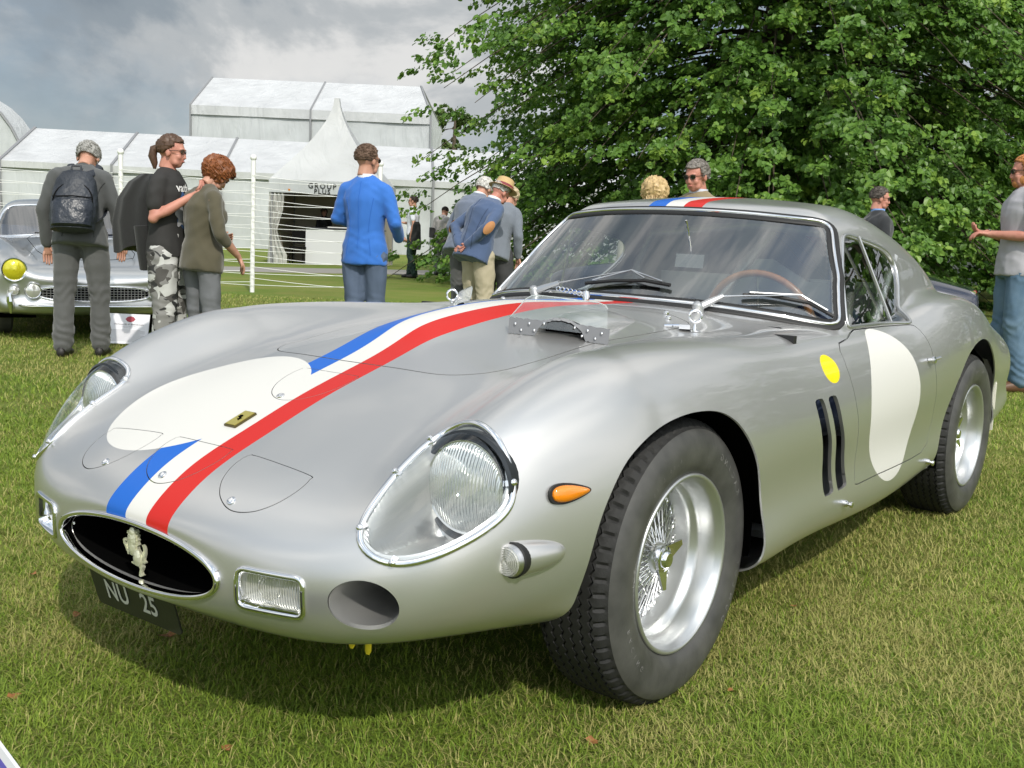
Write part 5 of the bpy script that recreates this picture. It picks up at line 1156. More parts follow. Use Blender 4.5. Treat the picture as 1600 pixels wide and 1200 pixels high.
# ------------------------------------------------------------ the two other cars
RINGS2 = [
 mouth_ring(.455, .062, .885, .022, .405), mouth_ring(.472, .076, .905, .022, .405),
 [(.90, 0, .505), (.90, .16, .505), (.895, .32, .505), (.885, .45, .512), (.870, .54, .53), (.855, .61, .545), (.83, .67, .52), (.81, .70, .47), (.80, .705, .41), (.805, .69, .35), (.83, .62, .30), (.86, .45, .28), (.875, .25, .275), (.88, 0, .275)],
 [(.80, 0, .60), (.80, .2, .60), (.80, .36, .60), (.80, .47, .61), (.79, .56, .655), (.78, .635, .675), (.765, .715, .645), (.75, .765, .575), (.74, .785, .48), (.74, .775, .37), (.75, .72, .27), (.77, .58, .235), (.78, .3, .22), (.78, 0, .22)],
 side_ring(.45, [(0, .68), (.2, .68), (.36, .685), (.47, .695), (.56, .74), (.64, .765), (.735, .735), (.795, .66), (.82, .54), (.815, .40), (.79, .26), (.72, .21)]),
 side_ring(-.05, [(0, .77), (.2, .765), (.36, .76), (.47, .765), (.56, .80), (.645, .82), (.74, .79), (.80, .71), (.83, .57), (.825, .41), (.80, .26), (.73, .20)]),
 side_ring(-.6, [(0, .84), (.2, .84), (.36, .83), (.47, .825), (.56, .825), (.65, .825), (.74, .79), (.80, .71), (.83, .57), (.82, .41), (.80, .26), (.73, .20)]),
 side_ring(-1.2, [(0, .85), (.2, .85), (.36, .84), (.47, .83), (.56, .825), (.65, .82), (.74, .785), (.80, .70), (.825, .56), (.815, .40), (.79, .25), (.73, .19)]),
 side_ring(-1.9, [(0, .85), (.2, .85), (.36, .85), (.47, .85), (.56, .86), (.65, .86), (.75, .82), (.81, .72), (.83, .57), (.82, .41), (.80, .26), (.73, .20)]),
 side_ring(-2.5, [(0, .85), (.2, .85), (.36, .85), (.46, .85), (.54, .86), (.63, .86), (.73, .815), (.79, .72), (.815, .57), (.81, .41), (.78, .27), (.71, .22)]),
 side_ring(-3.0, [(0, .80), (.2, .80), (.34, .80), (.44, .80), (.52, .805), (.60, .80), (.69, .755), (.745, .67), (.77, .55), (.76, .43), (.73, .32), (.66, .27)], .26),
 side_ring(-3.4, [(0, .74), (.18, .74), (.32, .735), (.41, .73), (.49, .72), (.56, .705), (.63, .665), (.67, .60), (.685, .53), (.68, .46), (.65, .38), (.58, .34)], .33),
 side_ring(-3.5, [(0, .70), (.16, .70), (.28, .695), (.36, .69), (.43, .68), (.49, .665), (.55, .635), (.585, .585), (.60, .53), (.59, .48), (.57, .42), (.50, .38)], .37)]
_P2 = fitnet(np.array(RINGS2, float)); _S2 = surf(_P2, 190, 96); _S2[:, 0, 1] = 0; _S2[:, -1, 1] = 0; _S2 = displace(_S2)
_dU = np.gradient(_S2, axis=0); _Sv = np.concatenate([_S2[:, 1:2]*[1, -1, 1], _S2, _S2[:, -2:-1]*[1, -1, 1]], 1); _N2 = np.cross((_Sv[:, 2:]-_Sv[:, :-2])/2, _dU); _N2 /= np.maximum(np.linalg.norm(_N2, axis=-1, keepdims=True), 1e-12)
def coupe(label, paint_, loc, ang, front):
    c = empty('parked_car', label, 'car', tuple(loc), ang); V, N_, Q = full(_S2, _N2); B = Surf(V, N_, np.concatenate([Q[:, [0, 2, 1]], Q[:, [0, 3, 2]]]))
    A1 = [(.06+.385*math.cos(a), .31+.375*math.sin(a)) for a in np.linspace(0, 2*np.pi, 50)[:-1]]; A2 = [(x-2.46, z) for x, z in A1]
    for poly in (A1, A2): _, B = split(B, arch(poly)(B))
    scr, B = cut_out(B, f_ws, 0); surf_obj('windscreen', scr, GLASS, c)
    for sg in (1, -1): w, B = cut_out(B, f_win(sg), 0); surf_obj('side_window', w, GLASS, c)
    surf_obj('body_shell', B, [paint_], c, None, .012, 0)
    m = MB(); e = _S2[-1]; ring = np.concatenate([e, (e*[1, -1, 1])[-2:0:-1]]); m.add(np.concatenate([ring, [(-3.52, 0, .54)]]), [(i, (i+1) % len(ring), len(ring)) for i in range(len(ring))]); m.build('tail_panel', paint_, c, smooth=False)
    Pw = resample(np.asarray(WS), .05); Sx = Surf(V, N_, B.T[:1]); sel = (V[:, 0] > -1.6) & (V[:, 0] < -.6) & (V[:, 2] > .79) & (N_[:, 0] > .2)
    class Q_: pass
    q = Q_(); q.V = V[sel]; q.N = N_[sel]; P, Nn = loop_on(q, Pw, YZ); P, Nn = smooth_pts(P, 1), smooth_pts(Nn, 2); m = MB(); sweep(m, P, Nn, dome(-.014, .014, .012)); m.build('windscreen_trim', CHROME, c)
    for x in (.06, -2.40):
        for sg in (1, -1):
            y = .76*sg; w = bpy.data.objects.new('wheel', None); COL.objects.link(w); w.parent = c; w.location = (x, y, .32); w.rotation_euler = (0, 0, 0 if sg > 0 else math.pi)
            m = MB(); m.lathe([(.20, -.01), (.25, .006), (.30, -.004), (.322, -.03), (.325, -.09), (.322, -.15), (.30, -.17)], (0, 0, 0), (0, 1, 0), 40); m.build('tyre', TYRE, w)
            m = MB(); m.lathe([(.205, -.012), (.198, .0), (.185, -.02), (.17, -.06), (.06, -.05), (.04, -.02), (0, -.015)], (0, 0, 0), (0, 1, 0), 40); m.build('rim', RIMM, w)
            m = MB(); i2 = [(x+.39*math.cos(t), .42*sg, .31+.37*math.sin(t)) for t in np.linspace(-.4, math.pi+.4, 20)]; m.loft([[(a, .76*sg, b) for a, _, b in i2], i2], closed=False, cap=False); m.add(i2, [tuple(range(20))]); m.build('wheel_well', BLACK, c)
    m = MB(); m.box((-1.4, 0, .24), (1.9, 1.4, .02)); m.box((-1.55, 0, .55), (.12, 1.2, .5)); m.box((-.72, 0, .55), (.02, 1.3, .5)); m.build('cabin_floor', DASH, c)
    for y in (.33, -.33): m = MB(); m.box((-1.5, y, .66), (.14, .44, .55)); m.box((-1.3, y, .42), (.5, .44, .12)); m.build('seat', SEAT, c)
    if front:
        m = MB(); ma = np.linspace(0, 2*np.pi, 90, endpoint=False); mo = lambda k, x: np.stack([x-.022*(np.cos(ma)*.455*k/.27)**2, np.sign(np.cos(ma))*np.abs(np.cos(ma))**.75*.455*k, .405+np.sign(np.sin(ma))*np.abs(np.sin(ma))**.75*.064*k], 1)
        sweep(m, mo(1, .905), np.tile([1., 0, 0], (90, 1)), dome(-.009, .009, .010, -.02)); gr = m.build('grille_surround', CHROME, c); m = MB(); m.loft([mo(.99, .88), mo(.97, .70)], cap=False); m.add(mo(.97, .70), [tuple(range(90))]); m.build('air_intake', BLACK, c)
        for k in range(-15, 16):
            y = k*.029; h = .060*max(1-(abs(y)/.455)**3, .05)**.5; m = MB(); x = .885-.022*(y/.27)**2; m.box((x, y, .405), (.012, .0035, 2*h)); m.build('grille_bar', BRUSH, c)
        for z in (-.042, -.021, 0, .021, .042): m = MB(); wy = .44*max(1-(abs(z)/.066)**3, .05)**.5; m.tube([(.888-.022*(y/.27)**2, y, .405+z) for y in np.linspace(-wy, wy, 15)], .0022, 4); m.build('grille_bar', BRUSH, c)
        for sg in (1, -1):
            m = MB(); m.lathe([(.098, -.05), (.099, .0), (.094, .012), (.086, .010), (.084, 0)], (.850, .62*sg, .595), (1, .12*sg, 0), 36); h = m.build('headlight', CHROME, c); m = MB(); m.lathe([(.086, .004), (.07, .018), (.04, .028), (0, .032)], (.850, .62*sg, .595), (1, .12*sg, 0), 36); m.build('yellow_lens', mat('yellow_headlamp', (.60, .55, .02), .12, .35, coat=1., bump=(60, .003)), h)
            m = MB(); m.lathe([(.064, -.05), (.065, .0), (.060, .010), (.055, .006)], (.885, .485*sg, .425), (1, 0, 0), 30); h = m.build('driving_lamp', CHROME, c); m = MB(); m.lathe([(.057, .004), (.04, .014), (0, .020)], (.885, .485*sg, .425), (1, 0, 0), 30); m.build('lens', CLEARL, h)
            m = MB(); m.lathe([(.042, -.05), (.043, .0), (.038, .008), (.035, .004)], (.845, .625*sg, .425), (1, .2*sg, 0), 24); h = m.build('parking_lamp', CHROME, c); m = MB(); m.lathe([(.036, .003), (.025, .010), (0, .014)], (.845, .625*sg, .425), (1, .2*sg, 0), 24); m.build('lens', CLEARL, h)
            m = MB(); m.tube([(.86, .66*sg, .40), (.875, .655*sg, .34), (.85, .65*sg, .24)], [(.02, .03), (.03, .035), (.008, .01)], 10); m.build('overrider', CHROME, c)
        m = MB(); m.tube([(.80-.0, -.60, .300), (.88, -.50, .300), (.925, -.3, .302), (.935, 0, .303), (.925, .3, .302), (.88, .50, .300), (.80, .60, .300)], np.array([(.026, .012)]*7), 10); m.build('bumper', CHROME, c)
        m = MB(); m.tube([(.60, -.35, .70), (.40, -.40, .735), (-.3, -.42, .83), (-.45, -.35, .86), (-.5, 0, .868), (-.45, .35, .86), (-.3, .42, .83), (.40, .40, .735), (.60, .35, .70), (.66, 0, .672)], .003, 4, closed=True); m.build('bonnet_seam', DARK, c)
        for y in (.25, -.30): m = MB(); m.tube([np.array(on_ws(y, .86, .02)[0]), on_ws(y+.33, .872, .02)[0]], .006, 5); m.build('wiper', RUBBER, c)
    else:
        for sg in (1, -1):
            m = MB(); m.box((-3.42, .50*sg, .60), (.10, .12, .20)); lm_ = m.build('tail_lamp_housing', CHROME, c)
            for z in (.665, .60, .535): m = MB(); m.lathe([(.042, 0), (.038, .02), (0, .03)], (-3.46, .50*sg, z), (-1, .35*sg, 0), 18); m.build('tail_lamp', mat('ruby_lens', (.45, .01, .02), .15, coat=1.), lm_)
        m = MB(); m.tube([(-3.25, -.72, .47), (-3.5, -.62, .47), (-3.6, 0, .47), (-3.5, .62, .47), (-3.25, .72, .47)], np.array([(.04, .02)]*5), 10); m.build('bumper', CHROME, c)
        m = MB(); m.tube([(-3.50, -.55, .70), (-3.545, 0, .735), (-3.50, .55, .70)], .012, 6); m.build('tail_trim', CHROME, c)
    return c
PAINT2 = mat('pale_silver_paint', (.52, .53, .53), .3, .8, coat=1.); NAVYP = mat('midnight_blue_paint', (.012, .016, .035), .25, .2, coat=1.)
def car_at(label, p, _n, pxn, dn, bdir, refx, front):
    n = at(pxn, dn); f = -nrm(bdir); ang = math.atan2(f[1], f[0]); loc = n-f*refx; return coupe(label, p, (loc[0], loc[1], 0), ang, front)
car_at('pale silver coupe with yellow headlamps and chrome grille parked behind the standing people', PAINT2, None, 150, 8.9, CRG*-.93+CFG*1.65, .93, True)
car_at('dark blue car whose rounded tail shows behind the grey racing coupe', NAVYP, None, 1526, 11.0, CRG*.95-CFG*.30, -3.5, False)
# ------------------------------------------------------------ people
SKIN = mat('skin', (.50, .27, .19), .5, noise=(9, 1, (.44, .22, .15))); SKIN2 = mat('skin_red', (.55, .26, .19), .5, noise=(9, 1, (.46, .19, .14)))
def fuse(mb, voxel, smooth=4):
    """fuses overlapping shapes into one continuous surface"""
    me = mesh_from('f', np.concatenate(mb.V), mb.F, [], False); o = link('f', me); r = o.modifiers.new('r', 'REMESH'); r.mode = 'VOXEL'; r.voxel_size = voxel
    s = o.modifiers.new('s', 'SMOOTH'); s.iterations = smooth; s.factor = .6
    dg = bpy.context.evaluated_depsgraph_get(); ev = o.evaluated_get(dg).to_mesh(); n = len(ev.vertices); V = np.zeros(n*3, np.float32); ev.vertices.foreach_get('co', V)
    k = len(ev.loops); L_ = np.zeros(k, np.int32); ev.loops.foreach_get('vertex_index', L_); tot = np.zeros(len(ev.polygons), np.int32); ev.polygons.foreach_get('loop_total', tot)
    F = L_.reshape(-1, 4) if (tot == 4).all() else [tuple(p.vertices) for p in ev.polygons]
    o.evaluated_get(dg).to_mesh_clear(); bpy.data.objects.remove(o); bpy.data.meshes.remove(me); return V.reshape(-1, 3).astype(float), F
def creases(V, amp, seed, sc=1.):
    rs = np.random.RandomState(seed); d = np.zeros(len(V))
    for _ in range(7):
        k = rs.normal(0, 1, 3)*np.array([15, 15, 8])*sc; k2 = rs.normal(0, 1, 3)*6; w = np.sin(V@k+rs.rand()*6+2.6*np.sin(V@k2+rs.rand()*6)); d += (1-np.abs(w))*1.6-.6
    return d/7*amp*1.9
def cloth(mb, name, m, root, voxel=.014, amp=.007, seed=1, sm=3, sc=1.):
    V, F = fuse(mb, voxel, sm); me = mesh_from(name, V, F, m, True); N_ = np.zeros(len(V)*3, np.float32); me.vertices.foreach_get('normal', N_) if False else None
    nn = np.array([v.normal[:] for v in me.vertices]); V2 = V+nn*creases(V, amp, seed, sc)[:, None]; me.vertices.foreach_set('co', V2.astype(np.float32).ravel()); me.update(); return link(name, me, root)
def lerp(a, b, t): return np.asarray(a, float)*(1-t)+np.asarray(b, float)*t
BASE = dict(pelvis=(0, 0, .94), chest=(0, 0, 1.28), neck=(0, .0, 1.475), head=(0, .015, 1.625), look=(0, 1, 0),
            shR=(.172, -.005, 1.385), elR=(.225, -.02, 1.125), wrR=(.225, .04, .88), shL=(-.172, -.005, 1.385), elL=(-.225, -.02, 1.125), wrL=(-.225, .04, .88),
            hipR=(.095, 0, .90), knR=(.105, .02, .50), anR=(.11, -.01, .09), hipL=(-.095, 0, .90), knL=(-.105, .02, .50), anL=(-.11, -.01, .09), toe=(0, 1, 0), hdR=(0, .2, -1), hdL=(0, .2, -1))
def person(label, px, depth, facing, H=1.75, pose=None, fat=1., top=None, legs=None, hair=None, extra=None, fem=False, sleeves=1., hem=.80, name='person', skin=None, group=None, tuck=False, lower=True, detail=True, seed=1, fist=('', ''), z=0., hairfn=None, shoes=(.02, .018, .016)):
    J = {k: np.array(v, float) for k, v in BASE.items()}
    for k, v in (pose or {}).items(): J[k] = np.array(v, float)
    s = H/1.75; facing = facing+math.degrees(math.atan((px-800)/CAM_F)); fwd = nrm(CFG*math.cos(math.radians(facing))+CRG*math.sin(math.radians(facing))); rgt = np.cross(fwd, UP); M3 = np.stack([rgt, fwd, UP], 1)*s
    loc = at(px, depth, z); ro = empty(name, label, 'person', tuple(loc), 0, group); sk = skin or SKIN
    T = lambda p: M3@np.asarray(p, float)
    for k in J: J[k] = T(J[k])
    L = lambda v: M3@np.asarray(v, float)
    up = nrm(J['neck']-J['pelvis']); lat = nrm(J['shR']-J['shL']); fr = nrm(np.cross(up, lat)); fr = fr if fr@fwd > 0 else -fr
    wS = .88 if fem else 1.
    def torso(m, add=0., z0=.0, hemdrop=0., hemw=1., chest_add=0., neckr=.062):
        P = []; R = []
        spine = [J['pelvis']-up*(.06+hemdrop)*s, J['pelvis']+up*.02*s, lerp(J['pelvis'], J['chest'], .45), lerp(J['pelvis'], J['chest'], .8), J['chest']+up*.04*s, lerp(J['chest'], J['neck'], .62), lerp(J['chest'], J['neck'], .86), J['neck']+up*.01*s]
        trap = [(J['neck']-up*.005*s, .052), (lerp(J['neck'], J['shR'], .55)-up*.012*s, .050), (lerp(J['neck'], J['shL'], .55)-up*.012*s, .050)]
        for sd_ in 'RL': m.tube([J['neck']-up*.0*s, lerp(J['neck'], J['sh'+sd_], .55)-up*.008*s, J['sh'+sd_]], np.array([.050+add, .050+add, .048+add])*s, 12)
        rad = [(.168*hemw, .118*hemw), (.165*(1.04 if fem else 1), .118), (.138*wS, .105), (.150*wS, .112), (.166*wS, .120), (.150*wS, .102), (.105*wS, .082), (neckr, neckr)]
        for p, (a, b) in zip(spine, rad): P.append(p); R.append(((a*(fat if a > .11 else 1)+add)*s, (b*(fat**1.6 if a > .11 else 1)+add)*s))
        m.tube(P, np.array(R), 18, up=fr)
        if fem:
            for sx in (-1, 1): m.ball(J['chest']+lat*.07*sx*s+fr*.085*s-up*.01*s, (.062+add)*s, 12, 8)
    def limb(m, pts, rad, n=12): m.tube(pts, np.array(rad)*s, n); [m.ball(p, r*s*.98, n, 6) for p, r in zip(pts, rad)]
    # body, continuous
    b = MB(); torso(b); hd = J['head']; look = nrm(L(np.array((pose or {}).get('look', BASE['look']), float))); hu = nrm(UP-look*(look@UP)); hr = np.cross(look, hu)
    if pose and 'tilt' in pose: hu = nrm(hu+L(pose['tilt'])*.0+hr*0)
    RH = np.stack([hr, look, hu], 1)
    b.tube([J['neck']-up*.03*s, lerp(J['neck'], hd, .5)-look*.012*s, hd-look*.01*s], np.array([.064, .056, .054])*s*(1 if not fem else .88), 12)
    for sd in 'RL':
        a = fat**.5; limb(b, [J['sh'+sd], lerp(J['sh'+sd], J['el'+sd], .5), J['el'+sd], lerp(J['el'+sd], J['wr'+sd], .35), J['wr'+sd]], [.052*a, .047*a, .040*a, .041*a, .027])
        limb(b, [J['hip'+sd], lerp(J['hip'+sd], J['kn'+sd], .5), J['kn'+sd], lerp(J['kn'+sd], J['an'+sd], .35), J['an'+sd]], [.088, .076, .056, .055, .036])
    for sd in 'RL':
        d = nrm(L(np.array((pose or {}).get('hd'+sd, BASE['hd'+sd]), float))); w = J['wr'+sd]; b.tube([w, w+d*.05*s, w+d*.085*s], np.array([(.026, .020), (.036, .016), (.036, .014)])*s, 10, up=np.cross(d, lat) if abs(d@lat) < .9 else UP)
    V1, F1 = fuse(b, .0125, 4)
    h = MB(); c = hd
    def hp(x, y, z_): return c+RH@(np.array([x, y, z_])*s)
    hb = lambda x, y, z_, r, n=12, m_=8: h.ball(hp(x, y, z_), np.array(r)*s, n, m_, RH)
    hb(0, -.012, .028, (.076, .096, .088), 20, 14); hb(0, .022, -.035, (.058, .068, .075), 16, 12); hb(0, .045, -.083, (.034, .036, .030)); hb(0, .086, -.020, (.013, .020, .026)); hb(0, .094, -.032, (.014, .016, .011)); hb(0, .078, .022, (.050, .016, .014)); hb(0, .074, -.062, (.026, .018, .014))
    for sx in (-1, 1): hb(.078*sx, -.008, -.012, (.011, .020, .032)); hb(.036*sx, .060, -.03, (.024, .022, .026)); hb(.030*sx, .040, -.070, (.03, .03, .03))
    h.tube([hp(0, -.02, -.05), hp(0, -.035, -.13)], np.array([.054, .054])*s*(1 if not fem else .88), 12)
    V2, F2 = fuse(h, .0075, 3)
    hands = MB()
    for sd in 'RL':
        d = nrm(L(np.array((pose or {}).get('hd'+sd, BASE['hd'+sd]), float))); w = J['wr'+sd]; sgn = 1 if sd == 'R' else -1; nx = nrm(np.cross(d, fr*.6+lat*.1*sgn)) if abs(d@fr) < .95 else lat; curl = (1.5 if sd in fist else .55); nz = nrm(np.cross(nx, d)); inw = nz if nz@(-lat*sgn) > 0 else -nz
        for k in range(4):
            ln = (.072, .080, .075, .060)[k]; b0 = w+d*.080*s+nx*(.027-.018*k)*s; P = [b0]; dd = d.copy()
            for q in range(3): dd = nrm(dd+inw*curl*.55); P.append(P[-1]+dd*ln*(.42, .32, .26)[q]*s)
            hands.tube([w+d*.05*s+nx*(.02-.013*k)*s]+P, np.array([.010, .0095, .0088, .008, .0065])*s, 7)
        P = [w+d*.02*s+nx*.02*s, w+d*.055*s+nx*.045*s+inw*.012*s, w+d*.085*s+nx*.042*s+inw*.03*s]; hands.tube(P, np.array([.013, .011, .0085])*s, 7)
    allm = MB(); allm.add(V1, F1); allm.add(V2, F2); allm.add(np.concatenate(hands.V), hands.F)
    me = mesh_from('body', np.concatenate(allm.V), allm.F, sk, True); link('body', me, ro)
    if detail:
        for sx in (-1, 1): e = MB(); e.ball(hp(.031*sx, .079, .004), .0095*s, 8, 6); e.build('eye', mat('eye', (.10, .07, .05), .3), ro)
        e = MB(); e.ball(hp(0, .090, -.060), np.array([.022, .008, .0065])*s, 10, 6, RH); e.build('lips', mat('lips', (.42, .15, .12), .5), ro)
        for sx in (-1, 1): e = MB(); e.tube([hp(.014*sx, .092, .022), hp(.034*sx, .088, .027), hp(.052*sx, .074, .020)], .0035*s, 5); e.build('eyebrow', mat('brow', (.12, .08, .05), .9), ro)
    # trousers
    if legs is not None and lower:
        m = MB(); k = legs[1] if isinstance(legs, tuple) else 1.; lm_ = legs[0] if isinstance(legs, tuple) else legs
        m.tube([J['pelvis']-up*.09*s, J['pelvis']+up*.0*s, J['pelvis']+up*.10*s], np.array([(.155*fat, .118*fat), (.176*fat, .130*fat), (.158*fat, .120*fat**1.3)])*s, 18, up=fr)
        for sd in 'RL': limb(m, [J['hip'+sd], lerp(J['hip'+sd], J['kn'+sd], .5), J['kn'+sd], lerp(J['kn'+sd], J['an'+sd], .5), J['an'+sd]+UP*.0], [.098*k**.5, .090*k, .072*k, .068*k, .062*k])
        m2 = MB(); m2.V, m2.F, m2.n = m.V, m.F, m.n
        to = cloth(m2, 'trousers', lm_, ro, .0135, .008, seed+3, 2, .9); me_ = to.data; Vt = np.zeros(len(me_.vertices)*3, np.float32); me_.vertices.foreach_get('co', Vt); Vt = Vt.reshape(-1, 3); Nt = np.array([v.normal[:] for v in me_.vertices]); zt = Vt[:, 2]/s; an = np.arctan2(Nt[:, 1], Nt[:, 0]); rs_ = np.random.RandomState(seed); ph_ = rs_.rand()*6; wv = 1-np.abs(np.sin(zt*46+ph_+1.6*np.sin(2*an+zt*9+ph_)+.8*np.sin(3*an))); am = .0085*np.exp(-((zt-.17)/.12)**2)+.006*np.exp(-((zt-.50)/.08)**2)+.005*np.exp(-((zt-.86)/.06)**2); Vt = Vt+Nt*(wv*am)[:, None]*s*1.5; me_.vertices.foreach_set('co', Vt.astype(np.float32).ravel()); me_.update()
    if lower:
        for sd in 'RL':
            m = MB(); a = J['an'+sd]; td = nrm(L(np.array((pose or {}).get('toe', BASE['toe']), float))); td = nrm([td[0], td[1], 0]); rt = np.cross(td, UP); Rs = np.stack([rt, td, UP], 1); g0 = np.array([a[0], a[1], 0.])
            m.loft([[g0+Rs@(np.array([(.040-.006*(y_ < 0))*math.cos(q)*w_, y_+.0, .0])*s)+UP*(max(zz+.034*w_*math.sin(q)*hh, 0))*s for q in np.linspace(0, 2*np.pi, 12, endpoint=False)] for y_, w_, zz, hh in ((-.075, .4, .035, 1), (-.065, .85, .042, 1.2), (-.02, 1., .052, 1.6), (.05, 1.05, .045, 1.3), (.11, 1.12, .036, 1.), (.16, .95, .030, .85), (.185, .45, .026, .6))]); m.build('shoe', mat('shoe_'+str(shoes), shoes, .5), ro)
    # top
    if top is not None:
        m = MB(); torso(m, .020, 0, max(.86-hem, -.02) if not tuck else -.03, 1.06 if not tuck else 1., neckr=.066)
        for sd in 'RL':
            w = J['wr'+sd]; e = J['el'+sd]; sh = J['sh'+sd]; a = fat**.5
            if sleeves >= 1: limb(m, [sh, lerp(sh, e, .5), e, lerp(e, w, .5), lerp(e, w, .95*sleeves)], [.062*a, .060*a, .054*a, .050, .043])
            elif sleeves >= .6: limb(m, [sh, lerp(sh, e, .5), e, lerp(e, w, .35)], [.058*a, .055*a, .050*a, .048])
            else: limb(m, [sh, lerp(sh, e, .35), lerp(sh, e, .62)], [.060*a, .064*a, .062*a])
        cloth(m, top[1], top[0], ro, .0135, .007, seed, 3)
    # hair
    if hair is not None:
        m = MB(); hm, style = hair[:2]
        def shell(front, low, th, back=0., n=40, mm=26, side=.0, puff=0., sd_=3):
            rs = np.random.RandomState(sd_); V = []; F = []; ok = {}
            for i in range(mm+1):
                t = math.pi*i/mm
                for j in range(n):
                    p = 2*math.pi*j/n; dv = np.array([math.sin(t)*math.cos(p), math.sin(t)*math.sin(p), math.cos(t)])
                    nz_ = .004*math.sin(9*p+5*t)+.003*math.sin(17*p-3*t+2)+.003*math.sin(23*t+4*p)
                    r = np.array([.080, .100, .093])+th+puff*max(0, math.sin(t*1.2))
                    V.append(hp(*(dv*(r+nz_*(1+puff*40))+np.array([0, -.012-back*max(0, -dv[1]), .028]))))
                    y_, z_ = dv[1]*(r[1]), dv[2]*r[2]; keepit = z_+.028 > low+max(0, (y_+.02))*front and not (y_ > .055 and z_ < .045) or (y_ < -.015 and z_ > low-.035); ok[i*n+j] = keepit
            for i in range(mm):
                for j in range(n):
                    a, b_, c_, d_ = i*n+j, i*n+(j+1) % n, (i+1)*n+(j+1) % n, (i+1)*n+j
                    if ok[a] and ok[b_] and ok[c_] and ok[d_]: F.append((a, d_, c_, b_))
            return V, F
        if style == 'short': V, F = shell(.9, -.01, .005)
        elif style == 'grey': V, F = shell(.8, -.03, .008, .006)
        elif style == 'bob': V, F = shell(.3, -.085, .020, .014, side=.01, puff=.014)
        elif style == 'curly': V, F = shell(.25, -.105, .022, .012, puff=.014)
        elif style == 'tied': V, F = shell(.85, -.02, .007)
        m.add(V, F); ho = m.build('hair', hm, ro); sl = ho.modifiers.new('s', 'SOLIDIFY'); sl.thickness = .006; sl.offset = -1
        rs = np.random.RandomState(seed+5); m = MB()
        if style in ('bob', 'curly', 'grey', 'short'):
            for _ in range({'bob': 420, 'curly': 520, 'grey': 320, 'short': 420}[style]):
                p = rs.uniform(0, 2*np.pi); t = rs.uniform(.02, .60)*np.pi; ln = {'bob': .13, 'curly': .05, 'grey': .030, 'short': .014}[style]*rs.uniform(.7, 1.2)
                dv = np.array([math.sin(t)*math.cos(p), math.sin(t)*math.sin(p), math.cos(t)])
                if dv[1] > .35 and dv[2] < .75: continue
                if style == 'short' and dv[2] < -.1: continue
                r = np.array([.080, .100, .093])+{'bob': .024, 'curly': .030, 'grey': .010, 'short': .0075}[style]+rs.normal(0, .0015); P = []; ph = rs.rand()*6; cw = {'bob': .04, 'curly': .32, 'grey': .12, 'short': .1}[style]
                for k in range(6):
                    f = k/5*ln; t2 = min(t+f/.1, 2.2); ex = max(t+f/.1-2.2, 0)*.1; p2 = p+cw*math.sin(k*1.5+ph); d2 = np.array([math.sin(t2)*math.cos(p2), math.sin(t2)*math.sin(p2), math.cos(t2)]); P.append(hp(*(d2*(r+{'curly': .010, 'short': .0012}.get(style, .004)*math.sin(k*1.9+ph))+np.array([0, -.016, .028-ex]))))
                rr = {'bob': .0035, 'curly': .0045, 'grey': .0030, 'short': .0026}[style]; m.tube(P, np.array([.6, 1, 1.1, 1, .7, .25])*rr*s, 4)
            o_ = m.build('hair_locks', hm, ro); o_['kind'] = 'stuff'
        if style == 'tied':
            m = MB(); m.tube([hp(0, -.10, .03), hp(0, -.135, .005), hp(0, -.14, -.05), hp(0, -.12, -.10), hp(0, -.115, -.14)], np.array([.018, .030, .032, .024, .010])*s, 12); m.build('ponytail', hm, ro)
    ctx = dict(root=ro, J=J, hp=hp, RH=RH, s=s, L=L, up=up, lat=lat, fr=fr, fwd=fwd, rgt=rgt, M3=M3)
    if extra: extra(ctx)
    return ctx
def glasses(c, dark=True):
    m = MB(); hp = c['hp']; s = c['s']
    for sx in (-1, 1):
        m.tube([hp(.034*sx+.021*math.cos(a), .098-.012*abs(.034*sx+.021*math.cos(a))/.05, .006+.015*math.sin(a)) for a in np.linspace(0, 2*np.pi, 14, endpoint=False)], .0022*s, 5, closed=True); m.tube([hp(.055*sx, .085, .012), hp(.080*sx, .06, .012), hp(.083*sx, -.01, .006)], .0024*s, 5)
    m.tube([hp(-.013, .097, .010), hp(.013, .097, .010)], .0022*s, 5); g = m.build('glasses', mat('spectacle_frame', (.03, .025, .02), .3), c['root'])
    for sx in (-1, 1):
        m = MB(); m.add([hp(.034*sx+.020*math.cos(a), .097-.012*abs(.034*sx+.021*math.cos(a))/.05, .006+.0145*math.sin(a)) for a in np.linspace(0, 2*np.pi, 14, endpoint=False)], [tuple(range(14))])
        m.build('lens', mat('dark_lens', (.01, .01, .01), .08, coat=1.) if dark else glass_mat('clear_spectacle', (.9, .92, .92)), g)
def seams(c, lines, m_, r=.0035, prefix='jacket'):
    from mathutils.bvhtree import BVHTree
    ob = [o for o in c['root'].children if o.name.startswith(prefix)][0]; bt = BVHTree.FromPolygons([v.co.copy() for v in ob.data.vertices], [tuple(p.vertices) for p in ob.data.polygons]); J, s, up, lat, fr = c['J'], c['s'], c['up'], c['lat'], c['fr']
    for L_ in lines:
        P = []
        for a, v in catmull(L_, 5, False):
            a = math.radians(a); d = lat*math.sin(a)-fr*math.cos(a); ax = J['pelvis']+(J['neck']-J['pelvis'])*v; h = bt.ray_cast(Vector(ax+d*.6), Vector(-d))
            if h[0] is not None and abs((np.array(h[0])-ax)@up) < .05: P.append(np.array(h[0])+d*.0005)
        if len(P) > 3: m = MB(); m.tube(P, r*s, 4); m.build('seam', m_, ob)
BACKSEAMS = [[(0, .97), (0, .6), (0, .3), (0, .02)], [(48, .74), (40, .5), (36, .25)], [(-48, .74), (-40, .5), (-36, .25)], [(38, .16), (40, .05), (42, -.08)], [(-38, .16), (-40, .05), (-42, -.08)]]
